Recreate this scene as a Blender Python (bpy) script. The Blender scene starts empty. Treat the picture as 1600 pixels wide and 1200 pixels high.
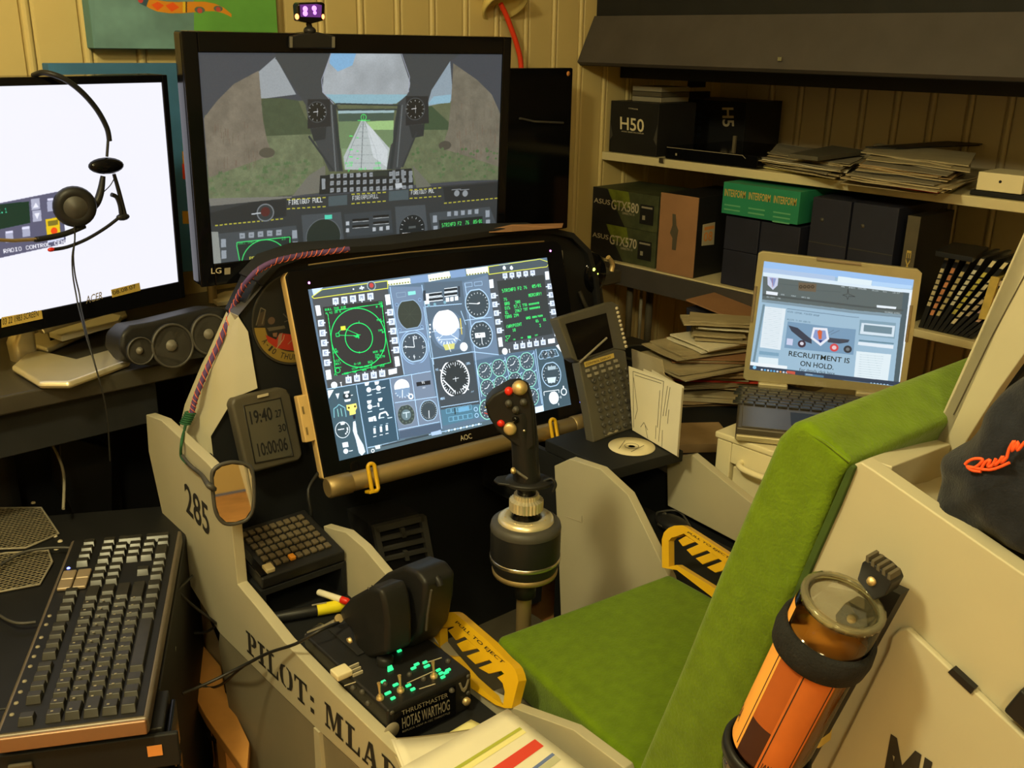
import bpy, bmesh, math, random
import numpy as np
from math import sin, cos, pi, radians, sqrt, atan2
from mathutils import Vector, Matrix
random.seed(4)
SC = bpy.context.scene
COL = SC.collection
# ------------------------------------------------------------------ camera
FPX = 1530.0; PITCH = radians(19.2); ROLL = radians(1.0)
CAM = np.array([0, 0, 1.25])
_fh = np.array([cos(radians(47.3)), cos(radians(42.7)), 0]); _fh /= np.linalg.norm(_fh)
_rt = np.array([_fh[1], -_fh[0], 0]); _f = _fh*cos(PITCH)-np.array([0, 0, 1])*sin(PITCH)
_u = np.cross(_rt, _f)
_r2 = cos(ROLL)*_rt+sin(ROLL)*_u; _u2 = -sin(ROLL)*_rt+cos(ROLL)*_u
cd = bpy.data.cameras.new('camera'); cam = bpy.data.objects.new('camera', cd); COL.objects.link(cam)
cd.sensor_width = 36; cd.lens = FPX/1600*36; cd.clip_start = 0.02; cd.clip_end = 30
cam.matrix_world = Matrix(((_r2[0], _u2[0], -_f[0], CAM[0]), (_r2[1], _u2[1], -_f[1], CAM[1]), (_r2[2], _u2[2], -_f[2], CAM[2]), (0, 0, 0, 1)))
SC.camera = cam
# ------------------------------------------------------------------ world, lamps, exposure
w = bpy.data.worlds.new('World'); SC.world = w; w.use_nodes = True
w.node_tree.nodes['Background'].inputs[0].default_value = (0.30, 0.25, 0.17, 1)
w.node_tree.nodes['Background'].inputs[1].default_value = 0.3
def lamp(name, loc, power, col, size):
    d = bpy.data.lights.new(name, 'POINT'); d.energy = power; d.color = col; d.shadow_soft_size = size
    o = bpy.data.objects.new(name, d); COL.objects.link(o); o.location = loc
    return o
lamp('room_lamp', (-0.30, 0.62, 2.02), 62, (1.0, 0.90, 0.49), 0.09)
lamp('rear_fill_light', (-0.7, -0.9, 2.25), 46, (1.0, 0.90, 0.50), 0.16)  # added fill from behind the camera, no known lamp there
SC.view_settings.view_transform = 'Standard'; SC.view_settings.look = 'None'
SC.view_settings.exposure = 0.0; SC.view_settings.gamma = 1.0; SC.view_settings.use_curve_mapping = False
SC.cycles.use_denoising = True
SC.cycles.max_bounces = 14; SC.cycles.transmission_bounces = 14
SC.cycles.caustics_reflective = False
SC.cycles.sample_clamp_indirect = 4.0
# ------------------------------------------------------------------ geometry helpers
def ray(x, y): return _f+_r2*(x-800)/FPX+_u2*(600-y)/FPX
def hit(x, y, n, d):
    v = ray(x, y); n = np.array(n, float); t = (d-n@CAM)/(n@v); return CAM+v*t
def pr(p):
    q = np.array(p, float)-CAM; return (800+FPX*(q@_r2)/(q@_f), 600-FPX*(q@_u2)/(q@_f))
YAW = radians(-2.5)
U = np.array([cos(YAW), sin(YAW), 0]); V = np.array([-sin(YAW), cos(YAW), 0]); Zv = np.array([0, 0, 1.])
Xv = np.array([1., 0, 0]); Yv = np.array([0, 1., 0])
def W(u, v, z): return U*u+V*v+Zv*z
class Fr:
    """a flat working frame: origin, in-plane axes ex ey, normal ez"""
    def __init__(s, o, ex, ey):
        s.o = np.array(o, float); s.ex = np.array(ex, float)/np.linalg.norm(ex)
        ey = np.array(ey, float); ey = ey-s.ex*(ey@s.ex); s.ey = ey/np.linalg.norm(ey); s.ez = np.cross(s.ex, s.ey)
    def w(s, a, b, h=0): return s.o+s.ex*a+s.ey*b+s.ez*h
    def at(s, x, y, h=0):
        p = hit(x, y, s.ez, s.o@s.ez+h)-s.o; return (p@s.ex, p@s.ey)
    def pt(s, x, y, h=0): return hit(x, y, s.ez, s.o@s.ez+h)
    def up(s, h): return Fr(s.w(0, 0, h), s.ex, s.ey)
def FL(c): return Fr(U*c, -V, Zv)       # vertical plane facing left across the cockpit
def FF(c): return Fr(V*c, U, Zv)        # vertical plane facing the pilot seat
def FT(c): return Fr(Zv*c, U, V)        # level plane
def RX(c): return Fr(Xv*c, -Yv, Zv)
def RY(c): return Fr(Yv*c, Xv, Zv)
class MB:
    def __init__(s): s.v = []; s.f = []; s.uv = {}; s.sm = set()
    def add(s, vs, fs, smooth=False):
        n = len(s.v); s.v += [tuple(map(float, p)) for p in vs]
        for f in fs:
            if smooth: s.sm.add(len(s.f))
            s.f.append([i+n for i in f])
        return s
    def ext(s, fr, pts, h0, h1):
        a = sum(pts[i][0]*pts[(i+1) % len(pts)][1]-pts[(i+1) % len(pts)][0]*pts[i][1] for i in range(len(pts)))
        if a < 0: pts = pts[::-1]
        if h0 > h1: h0, h1 = h1, h0
        n = len(pts)
        vs = [fr.w(p[0], p[1], h0) for p in pts]+[fr.w(p[0], p[1], h1) for p in pts]
        fs = [list(range(n))[::-1], list(range(n, 2*n))]+[[i, (i+1) % n, n+(i+1) % n, n+i] for i in range(n)]
        return s.add(vs, fs)
    def px(s, fr, pp, h0=0, h1=-.01): return s.ext(fr, [fr.at(*p) for p in pp], h0, h1)
    def box(s, fr, a0, a1, b0, b1, h0, h1): return s.ext(fr, [(a0, b0), (a1, b0), (a1, b1), (a0, b1)], h0, h1)
    def quad(s, fr, a0, a1, b0, b1, h=0):
        s.uv[len(s.f)] = [(0, 0), (1, 0), (1, 1), (0, 1)]
        return s.add([fr.w(a0, b0, h), fr.w(a1, b0, h), fr.w(a1, b1, h), fr.w(a0, b1, h)], [[0, 1, 2, 3]])
    def slab(s, pts, off):
        """3d polygon pts swept by vector off"""
        pts = [np.array(p, float) for p in pts]; n = len(pts); off = np.array(off, float)
        nn = np.cross(pts[1]-pts[0], pts[2]-pts[1])
        if nn@off > 0: pts = pts[::-1]
        return s.add(pts+[p+off for p in pts], [list(range(n)), list(range(n, 2*n))[::-1]]+[[(i+1) % n, i, n+i, n+(i+1) % n] for i in range(n)])
    def tube(s, pts, r, n=8, closed=False, spline=0):
        pts = [np.array(p, float) for p in pts]
        if spline:
            q = []; m = len(pts); rng = range(m if closed else m-1)
            for i in rng:
                p0 = pts[(i-1) % m] if (closed or i > 0) else pts[i]; p1 = pts[i]; p2 = pts[(i+1) % m]
                p3 = pts[(i+2) % m] if (closed or i < m-2) else p2
                for k in range(spline):
                    t = k/spline; q.append(.5*((2*p1)+(-p0+p2)*t+(2*p0-5*p1+4*p2-p3)*t*t+(-p0+3*p1-3*p2+p3)*t**3))
            if not closed: q.append(pts[-1])
            if not np.isscalar(r):
                rr = []
                for i in rng:
                    for k in range(spline): rr.append(r[i]+(r[(i+1) % m]-r[i])*k/spline)
                if not closed: rr.append(r[-1])
                r = rr
            pts = q
        m = len(pts); vs = []; up = None
        for i, p in enumerate(pts):
            t = (pts[(i+1) % m]-pts[i-1]) if closed else pts[min(i+1, m-1)]-pts[max(i-1, 0)]
            t = t/(np.linalg.norm(t)+1e-12)
            if up is None: up = np.array([0, 0, 1.]) if abs(t[2]) < .9 else np.array([1., 0, 0])
            sx = np.cross(up, t); sx /= np.linalg.norm(sx)+1e-12; up = np.cross(t, sx)
            R = r if np.isscalar(r) else r[i]
            for k in range(n):
                a = 2*pi*k/n; vs.append(p+R*(cos(a)*sx+sin(a)*up))
        fs = []
        for i in range(m if closed else m-1):
            j = (i+1) % m
            for k in range(n): fs.append([i*n+k, i*n+(k+1) % n, j*n+(k+1) % n, j*n+k])
        s.add(vs, fs, True)
        if not closed: s.add(vs[:n], [list(range(n))[::-1]]); s.add(vs[-n:], [list(range(n))])
        return s
    def lathe(s, o, ax, prof, n=32, smooth=True, gear=0, sx=1., exd=None):
        """profile (radius, height) spun about axis ax at o"""
        o = np.array(o, float); az = np.array(ax, float); az /= np.linalg.norm(az)
        e1 = np.array(exd, float) if exd is not None else (np.array([1., 0, 0]) if abs(az[0]) < .9 else np.array([0, 1., 0]))
        e1 = e1-az*(e1@az); e1 /= np.linalg.norm(e1); e2 = np.cross(az, e1); vs = []
        for r, h in prof:
            for k in range(n):
                a = 2*pi*k/n; rr = r*(1+gear*(k % 2)); vs.append(o+az*h+rr*(cos(a)*e1*sx+sin(a)*e2))
        fs = []
        for i in range(len(prof)-1):
            for k in range(n): fs.append([i*n+k, i*n+(k+1) % n, (i+1)*n+(k+1) % n, (i+1)*n+k])
        s.add(vs, fs, smooth)
        if prof[0][0] > 1e-5: s.add(vs[:n], [list(range(n))[::-1]])
        if prof[-1][0] > 1e-5: s.add(vs[-n:], [list(range(n))])
        return s
    def ell(s, c, ex, ey, ez, n=16, m=10):
        c = np.array(c, float); vs = []
        for i in range(m+1):
            t = pi*i/m
            for k in range(n):
                a = 2*pi*k/n; vs.append(c+np.array(ex)*sin(t)*cos(a)+np.array(ey)*sin(t)*sin(a)+np.array(ez)*cos(t))
        return s.add(vs, [[i*n+k, (i+1)*n+k, (i+1)*n+(k+1) % n, i*n+(k+1) % n] for i in range(m) for k in range(n)], True)
ORG = {}
def O(name, mb, mat, parent=None, bevel=0, seg=2, kind=None, label=None, sub=0):
    vs = np.array(mb.v)
    if parent is None: org = np.array([vs[:, 0].mean(), vs[:, 1].mean(), vs[:, 2].min()])
    else: org = ORG[parent.name]
    m = bpy.data.meshes.new(name); m.from_pydata([tuple(p) for p in vs-org], [], mb.f)
    if mb.uv:
        ul = m.uv_layers.new(name='UVMap')
        for pi_, uvs in mb.uv.items():
            for k, li in enumerate(m.polygons[pi_].loop_indices): ul.data[li].uv = uvs[k]
    if mb.sm:
        fl = np.zeros(len(mb.f), bool); fl[list(mb.sm)] = True; m.polygons.foreach_set('use_smooth', fl)
    m.update(); m.validate()
    m.materials.append(M(mat) if isinstance(mat, str) else mat)
    o = bpy.data.objects.new(name, m); COL.objects.link(o)
    if parent is None: o.location = org; ORG[o.name] = org
    else: o.parent = parent; ORG[o.name] = org
    if bevel:
        b = o.modifiers.new('bevel', 'BEVEL'); b.width = bevel; b.segments = seg; b.limit_method = 'ANGLE'; b.angle_limit = radians(35)
        for p in m.polygons: p.use_smooth = True
        wn = o.modifiers.new('wn', 'WEIGHTED_NORMAL'); wn.keep_sharp = True
    if sub: s_ = o.modifiers.new('sub', 'SUBSURF'); s_.levels = s_.render_levels = sub
    if kind: o['kind'] = kind
    if label: o['label'] = label
    return o
def T(name, label, cat, loc, group=None):
    o = bpy.data.objects.new(name, None); COL.objects.link(o); o.location = tuple(loc); o.empty_display_size = .02
    ORG[o.name] = np.array(loc, float); return tag(o, label, cat, group)
def tag(o, label, cat, group=None):
    o['label'] = label; o['category'] = cat
    if group: o['group'] = group
    return o
def copy_part(src, parent, loc, rot=None):
    """another instance of a part; shares its mesh. loc is in world space"""
    c = src.copy(); COL.objects.link(c); c.parent = parent
    c.location = tuple(np.array(loc)-ORG[parent.name])
    return c
# ------------------------------------------------------------------ materials
MATS = {}
def mat(name, col, rough=.6, metal=0., nz=0., sc=30., bump=0., emit=None, est=1., spec=.5, trans=0., ior=1.45, coat=0., wave=None, sheen=0.):
    m = bpy.data.materials.new(name); m.use_nodes = True; nt = m.node_tree; b = nt.nodes['Principled BSDF']
    b.inputs['Base Color'].default_value = (*col, 1); b.inputs['Roughness'].default_value = rough; b.inputs['Metallic'].default_value = metal
    b.inputs['Specular IOR Level'].default_value = spec; b.inputs['Transmission Weight'].default_value = trans; b.inputs['IOR'].default_value = ior
    b.inputs['Coat Weight'].default_value = coat
    if sheen: b.inputs['Sheen Weight'].default_value = sheen
    if emit: b.inputs['Emission Color'].default_value = (*emit, 1); b.inputs['Emission Strength'].default_value = est
    tc = nt.nodes.new('ShaderNodeTexCoord')
    if nz:
        n = nt.nodes.new('ShaderNodeTexNoise'); n.inputs['Scale'].default_value = sc; n.inputs['Detail'].default_value = 5
        nt.links.new(tc.outputs['Object'], n.inputs['Vector'])
        r = nt.nodes.new('ShaderNodeValToRGB'); r.color_ramp.elements[0].position = .3; r.color_ramp.elements[1].position = .7
        r.color_ramp.elements[0].color = (*[c*(1-nz) for c in col], 1); r.color_ramp.elements[1].color = (*[min(1, c*(1+nz)) for c in col], 1)
        nt.links.new(n.outputs['Fac'], r.inputs['Fac']); nt.links.new(r.outputs['Color'], b.inputs['Base Color'])
    if bump:
        n2 = nt.nodes.new('ShaderNodeTexNoise'); n2.inputs['Scale'].default_value = sc*6; n2.inputs['Detail'].default_value = 3
        nt.links.new(tc.outputs['Object'], n2.inputs['Vector'])
        bp = nt.nodes.new('ShaderNodeBump'); bp.inputs['Strength'].default_value = bump; bp.inputs['Distance'].default_value = .002
        nt.links.new(n2.outputs['Fac'], bp.inputs['Height']); nt.links.new(bp.outputs['Normal'], b.inputs['Normal'])
    MATS[name] = m; return m
def M(n): return MATS[n]
mat('wall_paint', (.62, .49, .22), .38, nz=.05, sc=4, bump=.04)
mat('wall_paint_right', (.58, .50, .38), .45, nz=.06, sc=4, bump=.04)
mat('ceiling_paint', (.75, .68, .5), .9, nz=.03)
mat('floor_wood', (.50, .25, .09), .35, nz=.25, sc=9, bump=.05)
mat('panel_paint', (.46, .42, .30), .55, nz=.03, sc=14, bump=.03)
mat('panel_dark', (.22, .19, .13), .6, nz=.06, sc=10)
mat('black_paint', (.012, .013, .015), .6, nz=.15, sc=12, spec=.3)
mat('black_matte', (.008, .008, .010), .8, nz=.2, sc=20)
mat('black_gloss', (.004, .004, .005), .10, nz=.1, sc=8, spec=.22)
mat('black_satin', (.014, .014, .015), .42, nz=.12, sc=20, spec=.3)
mat('dark_grey', (.055, .052, .047), .5, nz=.1, sc=20)
mat('mid_grey', (.14, .13, .11), .5, nz=.06, sc=20)
mat('desk_top', (.045, .040, .032), .3, nz=.12, sc=12)
mat('letter_black', (.02, .018, .016), .7, nz=.1, sc=30)
mat('green_cloth', (.122, .200, .006), .95, nz=.13, sc=55, bump=.5, spec=.1, sheen=.15)
mat('yellow_paint', (.72, .42, .012), .4, nz=.04, sc=20, bump=.03)
mat('desk_cloth', (.019, .020, .022), .8, nz=.2, sc=12, spec=.2)
mat('silver', (.72, .64, .44), .32, metal=.6, nz=.04, sc=20)
mat('steel', (.55, .52, .46), .25, metal=.95, nz=.05, sc=20)
mat('gold_tube', (.33, .24, .11), .42, metal=.55, nz=.05, sc=14)
mat('brass', (.70, .53, .26), .42, metal=.7, nz=.05)
mat('cream_plastic', (.72, .64, .42), .45, nz=.03)
mat('amber_edge', (.62, .42, .17), .35, nz=.03, coat=.4)
mat('red_plastic', (.65, .02, .01), .35, nz=.04)
mat('red_cable', (.75, .05, .015), .45, nz=.05)
mat('paper', (.80, .75, .60), .8, nz=.02, sc=20, spec=.2)
mat('paper_yellow', (.82, .76, .36), .8, nz=.02, spec=.2)
mat('paper_old', (.42, .35, .22), .85, nz=.08, sc=20, spec=.2)
mat('paper_brown', (.34, .23, .12), .85, nz=.1, sc=20, spec=.2)
mat('cardboard', (.33, .17, .085), .8, nz=.08, sc=15)
mat('navy_box', (.016, .018, .038), .6, nz=.2, sc=10)
mat('navy_cloth', (.016, .018, .026), .95, nz=.25, sc=90, bump=.35, spec=.1, sheen=.15)
mat('green_box', (.02, .24, .13), .6, nz=.06, sc=10)
mat('shelf_white', (.66, .58, .36), .5, nz=.04, sc=6)
mat('canopy', (.058, .051, .050), .65, nz=.12, sc=14)
mat('white_lacquer', (.80, .72, .48), .35, nz=.02, sc=6)
mat('laptop_shell', (.50, .44, .27), .35, metal=.4, nz=.04)
mat('laptop_dark', (.10, .085, .065), .35, metal=.3, nz=.06)
mat('key_black', (.032, .030, .026), .26, nz=.1, sc=60, spec=.28)
mat('kb_rim', (.16, .13, .10), .35, metal=.3, nz=.1)
mat('kb_media', (.34, .26, .17), .35, metal=.3, nz=.04)
mat('device_grey', (.085, .078, .058), .55, nz=.08, sc=20)
mat('glass_rim', (.9, .9, .85), .03, trans=1., ior=1.45)
mat('whisky', (1., .66, .18), .02, trans=1., ior=1.10)
mat('bottle_glass', (1., .97, .85), .02, trans=1., ior=1.14)
mat('label_orange', (.95, .42, .08), .6, nz=.06, sc=20)
mat('label_dark', (.05, .015, .01), .6, nz=.06)
mat('bungee', (.10, .05, .16), .8, nz=.2)
mat('bungee_red', (.75, .16, .08), .8, nz=.1)
mat('green_rope', (.02, .10, .04), .8, nz=.2)
mat('cable_black', (.015, .015, .015), .45, nz=.1)
mat('mirror', (.95, .95, .95), .02, metal=1.)
mat('led_green', (.05, .5, .3), .5, emit=(.02, .80, .26), est=1.2)
mat('led_magenta', (.5, .1, .6), .5, emit=(.9, .25, 1.), est=4)
mat('led_blue', (.1, .1, .8), .5, emit=(.15, .2, 1.), est=5)
mat('led_red', (.8, .1, .05), .5, emit=(1., .22, .06), est=6)
mat('led_yellow', (.6, .7, .1), .5, emit=(.75, 1., .1), est=5)
mat('glow_violet', (.3, .05, .5), .5, emit=(.55, .22, .95), est=2.5)
mat('grey_lettering', (.50, .44, .32), .6, nz=.05)
mat('dim_lettering', (.28, .25, .19), .6, nz=.05)
mat('yellow_sticker', (.55, .40, .10), .6, nz=.1, sc=60)
mat('orange_sticker', (.75, .30, .08), .6, nz=.1)
mat('dark_brown', (.09, .075, .05), .7, nz=.1)  # plain dark brown for small fittings, seams and print
mat('marker_yellow', (.85, .72, .02), .4, nz=.03)
mat('embroidery', (.85, .10, .02), .7, nz=.1)
mat('lcd', (.10, .095, .07), .25, nz=.04)
mat('mesh_metal', (.30, .26, .18), .4, metal=.6, nz=.1)
mat('foam', (.008, .008, .009), .95, nz=.3, sc=80, bump=.6)
mat('purple_box', (.05, .04, .22), .7, nz=.1)
mat('lamp_yellow', (.75, .60, .22), .4, nz=.05)
def clearmat(name, tint, body=None, amt=0., rough=.03):
    m = bpy.data.materials.new(name); m.use_nodes = True; nt = m.node_tree; nt.nodes.remove(nt.nodes['Principled BSDF']); out = nt.nodes['Material Output']
    tr = nt.nodes.new('ShaderNodeBsdfTransparent'); tr.inputs[0].default_value = (*tint, 1)
    gl = nt.nodes.new('ShaderNodeBsdfGlossy'); gl.inputs['Roughness'].default_value = rough
    fr = nt.nodes.new('ShaderNodeFresnel'); fr.inputs[0].default_value = 1.45; mx = nt.nodes.new('ShaderNodeMixShader')
    nt.links.new(fr.outputs[0], mx.inputs[0]); nt.links.new(gl.outputs[0], mx.inputs[2]); base = tr
    if body:
        df = nt.nodes.new('ShaderNodeBsdfDiffuse'); df.inputs[0].default_value = (*body, 1); m2 = nt.nodes.new('ShaderNodeMixShader'); m2.inputs[0].default_value = amt
        nt.links.new(tr.outputs[0], m2.inputs[1]); nt.links.new(df.outputs[0], m2.inputs[2]); base = m2
    nt.links.new(base.outputs[0], mx.inputs[1]); nt.links.new(mx.outputs[0], out.inputs['Surface']); MATS[name] = m
clearmat('bottle_glass', (.97, .95, .86)); clearmat('glass_rim', (.80, .80, .68), (.5, .45, .28), .25); clearmat('whisky', (1., .62, .18), (.62, .24, .035), .5)
mat('clock_case', (.075, .066, .048), .5, nz=.08, sc=20); mat('clock_display', (.085, .08, .062), .3)
def stripes(name, c1, c2, scale):
    m = bpy.data.materials.new(name); m.use_nodes = True; nt = m.node_tree; b = nt.nodes['Principled BSDF']
    tc = nt.nodes.new('ShaderNodeTexCoord'); wv = nt.nodes.new('ShaderNodeTexWave'); wv.bands_direction = 'Z'; wv.inputs['Scale'].default_value = scale
    wv.inputs['Distortion'].default_value = 1.5
    r = nt.nodes.new('ShaderNodeValToRGB'); r.color_ramp.interpolation = 'CONSTANT'
    r.color_ramp.elements[0].color = (*c1, 1); r.color_ramp.elements[1].color = (*c2, 1); r.color_ramp.elements[1].position = .62
    nt.links.new(tc.outputs['Object'], wv.inputs['Vector']); nt.links.new(wv.outputs['Fac'], r.inputs['Fac']); nt.links.new(r.outputs['Color'], b.inputs['Base Color'])
    b.inputs['Roughness'].default_value = .8; MATS[name] = m
stripes('bungee_weave', (.09, .06, .17), (.60, .15, .10), 26)
# ------------------------------------------------------------------ flat print: canvases drawn in code
FONT = dict(zip("ABCDEFGHIJKLMNOPQRSTUVWXYZ0123456789-./:<>!&'*+", "EHHVHHH UHHUHHU EHGGGHE UHHHHHU VGGUGGV VGGUGGG EHGNHHE HHHVHHH E44444E 72222IC HIKOKIH GGGGGGV HRLLHHH HHPLJHH EHHHHHE UHHUGGG EHHHLID UHHUKIH SGGE11U V444444 HHHHHHE HHHHHA4 HHHLLLA HHA4AHH HHHA444 V1248GV EHJLPHE 4C4444E EH1248V V2421HE 4AIV222 VGU11HE 68GUHHE V124888 EHHEHHE EHHF12C 000V000 00000CC 01248G0 0CC0CC0 2484842 8421248 4444404 CIKCLID 4400000 04LELE4 044V440".split()))
def glyph(c):
    g = FONT.get(c)
    return np.array([[(int(r, 32) >> (4-k)) & 1 for k in range(5)] for r in g], bool) if g else None
class Canvas:
    """paints flat print / screen pictures for one rectangle of a frame; src maps picture notes to the rectangle"""
    def __init__(s, wpx, hpx, fr, rect, bg=(0, 0, 0), src=lambda x, y: (x, y)):
        s.w, s.h = wpx, hpx; s.a = np.ones((hpx, wpx, 3), np.float32)*np.array(bg, np.float32); s.src = src
        a0, a1, b0, b1 = rect; q = [pr(fr.w(a0, b1)), pr(fr.w(a1, b1)), pr(fr.w(a1, b0)), pr(fr.w(a0, b0))]
        t = [(0, 0), (wpx, 0), (wpx, hpx), (0, hpx)]; A = []; B = []
        for (x, y), (X, Y) in zip(q, t): A += [[x, y, 1, 0, 0, 0, -X*x, -X*y], [0, 0, 0, x, y, 1, -Y*x, -Y*y]]; B += [X, Y]
        s.H = np.append(np.linalg.solve(np.array(A), np.array(B)), 1).reshape(3, 3)
    def m(s, x, y):
        x, y = s.src(x, y); q = s.H@np.array([x, y, 1]); return q[0]/q[2], q[1]/q[2]
    def rc(s, x0, y0, x1, y1, c):
        x0, x1 = sorted((int(round(x0)), int(round(x1)))); y0, y1 = sorted((int(round(y0)), int(round(y1))))
        s.a[max(0, y0):max(0, y1), max(0, x0):max(0, x1)] = c
    def P(s, pts, c, raw=False, al=1., tex=None):
        q = np.array(pts if raw else [s.m(*p) for p in pts]); x0, y0 = np.floor(q.min(0)).astype(int); x1, y1 = np.ceil(q.max(0)).astype(int)+1
        x0, y0 = max(0, x0), max(0, y0); x1, y1 = min(s.w, x1), min(s.h, y1)
        if x1 <= x0 or y1 <= y0: return
        X, Y = np.meshgrid(np.arange(x0, x1)+.5, np.arange(y0, y1)+.5); ins = np.zeros(X.shape, bool); n = len(q)
        for i in range(n):
            ax, ay = q[i]; bx, by = q[(i+1) % n]
            if ay == by: continue
            cnd = ((ay > Y) != (by > Y)) & (X < (bx-ax)*(Y-ay)/(by-ay)+ax); ins ^= cnd
        sub = s.a[y0:y1, x0:x1]
        if tex:
            amp, cell = tex; f_ = np.zeros(X.shape); wt = 1.; tot = 0
            for o_ in range(4):
                cc = max(1.5, cell/2**o_); gw, gh = int((x1-x0)/cc)+3, int((y1-y0)/cc)+3; g_ = np.random.rand(gh, gw)
                gx, gy = (X-x0)/cc, (Y-y0)/cc; ix, iy = gx.astype(int), gy.astype(int); tx, ty = gx-ix, gy-iy; tx = tx*tx*(3-2*tx); ty = ty*ty*(3-2*ty)
                f_ += wt*((g_[iy, ix]*(1-tx)+g_[iy, ix+1]*tx)*(1-ty)+(g_[iy+1, ix]*(1-tx)+g_[iy+1, ix+1]*tx)*ty); tot += wt; wt *= .6
            k_ = (1+amp*(f_/tot-.5)*2)[..., None]*np.array(c); sub[ins] = sub[ins]*(1-al)+k_[ins]*al
        else: sub[ins] = sub[ins]*(1-al)+np.array(c)*al
    def L(s, p, q, wd, c, raw=False):
        if not raw: p = s.m(*p); q = s.m(*q)
        p = np.array(p, float); q = np.array(q, float); d = q-p; ln = np.linalg.norm(d)+1e-6; n = np.array([-d[1], d[0]])/ln*max(wd, 1.1)/2
        s.P([p+n, q+n, q-n, p-n], c, True)
    def LL(s, pts, wd, c):
        for i in range(len(pts)-1): s.L(pts[i], pts[i+1], wd, c)
    def D(s, x, y, r, c, r0=0, raw=False, sy=1.):
        """disc or ring; r is given in picture-note units"""
        if raw: cx, cy = x, y
        else:
            cx, cy = s.m(x, y); k = s.m(x+10, y); k = sqrt((k[0]-cx)**2+(k[1]-cy)**2)/10; r *= k; r0 *= k
        x0, x1 = max(0, int(cx-r-1)), min(s.w, int(cx+r+2)); y0, y1 = max(0, int(cy-r-1)), min(s.h, int(cy+r+2))
        if x1 <= x0 or y1 <= y0: return
        X, Y = np.meshgrid(np.arange(x0, x1)+.5, np.arange(y0, y1)+.5); d = np.sqrt((X-cx)**2+((Y-cy)/sy)**2)
        s.a[y0:y1, x0:x1][(d <= r) & (d >= r0)] = c
    def S(s, x, y, txt, h, c, raw=False, wf=.62, bold=0, ang=0.):
        """text whose top-left is at x,y; h = letter height in canvas pixels"""
        if not raw: x, y = s.m(x, y)
        ph = h/7.; pw = h*wf/5.
        for ch in txt:
            g = glyph(ch)
            if g is not None:
                for r in range(7):
                    for k in range(5):
                        if g[r, k]: s.rc(x+k*pw, y+r*ph, x+(k+1)*pw+bold, y+(r+1)*ph+bold*.5, c)
            x += pw*6+bold*.4
        return x
    def noise(s, amt, cell=6):
        n = np.random.rand(s.h//cell+2, s.w//cell+2, 1); n = np.repeat(np.repeat(n, cell, 0), cell, 1)[:s.h, :s.w]
        s.a = np.clip(s.a*(1+amt*(n-.5)), 0, 1)
    def img(s, name):
        s.a = np.clip(s.a, 0, 1); k = s.a.copy(); k[1:-1] = .5*s.a[1:-1]+.25*(s.a[2:]+s.a[:-2]); k2 = k.copy(); k2[:, 1:-1] = .5*k[:, 1:-1]+.25*(k[:, 2:]+k[:, :-2])
        im = bpy.data.images.new(name, s.w, s.h); o = np.ones((s.h, s.w, 4), np.float32); o[..., :3] = k2[::-1]
        im.pixels.foreach_set(o.ravel()); im.update(); im.pack(); return im
def immat(name, cv, emit=0., rough=.5, dark=(.01, .01, .01), spec=.5):
    m = bpy.data.materials.new(name); m.use_nodes = True; nt = m.node_tree; b = nt.nodes['Principled BSDF']
    t = nt.nodes.new('ShaderNodeTexImage'); t.image = cv.img(name); t.extension = 'EXTEND'
    uvn = nt.nodes.new('ShaderNodeUVMap'); uvn.uv_map = 'UVMap'; nt.links.new(uvn.outputs['UV'], t.inputs['Vector'])
    b.inputs['Roughness'].default_value = rough; b.inputs['Specular IOR Level'].default_value = spec
    if emit:
        b.inputs['Base Color'].default_value = (*dark, 1); nt.links.new(t.outputs['Color'], b.inputs['Emission Color']); b.inputs['Emission Strength'].default_value = emit
    else: nt.links.new(t.outputs['Color'], b.inputs['Base Color'])
    MATS[name] = m; return m
# lettering as thin meshes
_tc = {}
def tmesh(txt, bold):
    if (txt, bold) in _tc: return _tc[txt, bold]
    c = bpy.data.curves.new('t', 'FONT'); c.body = txt; c.fill_mode = 'FRONT'; c.resolution_u = 3; c.offset = bold
    o = bpy.data.objects.new('t', c); COL.objects.link(o); dg = bpy.context.evaluated_depsgraph_get()
    me = bpy.data.meshes.new_from_object(o.evaluated_get(dg))
    v = [(p.co.x, p.co.y) for p in me.vertices]; f = [list(p.vertices) for p in me.polygons]
    bpy.data.objects.remove(o); bpy.data.curves.remove(c); bpy.data.meshes.remove(me)
    a = np.array(v); mn = a.min(0); mx = a.max(0); a = (a-mn)/(mx-mn); _tc[txt, bold] = (a, f); return a, f
def words(mb, fr, txt, bl, br, tl, h=.0006, bold=.0, pix=True, mesh=None):
    """text spanning baseline bl..br with top-left tl (photograph notes or frame units)"""
    a, f = mesh or tmesh(txt, bold)
    if pix: bl, br, tl = fr.at(*bl, h), fr.at(*br, h), fr.at(*tl, h)
    bl, br, tl = map(np.array, (bl, br, tl))
    q = [bl+(br-bl)*p[0]+(tl-bl)*p[1] for p in a]
    mb.add([fr.w(p[0], p[1], h) for p in q], f); return mb
exec_order = []
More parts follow.
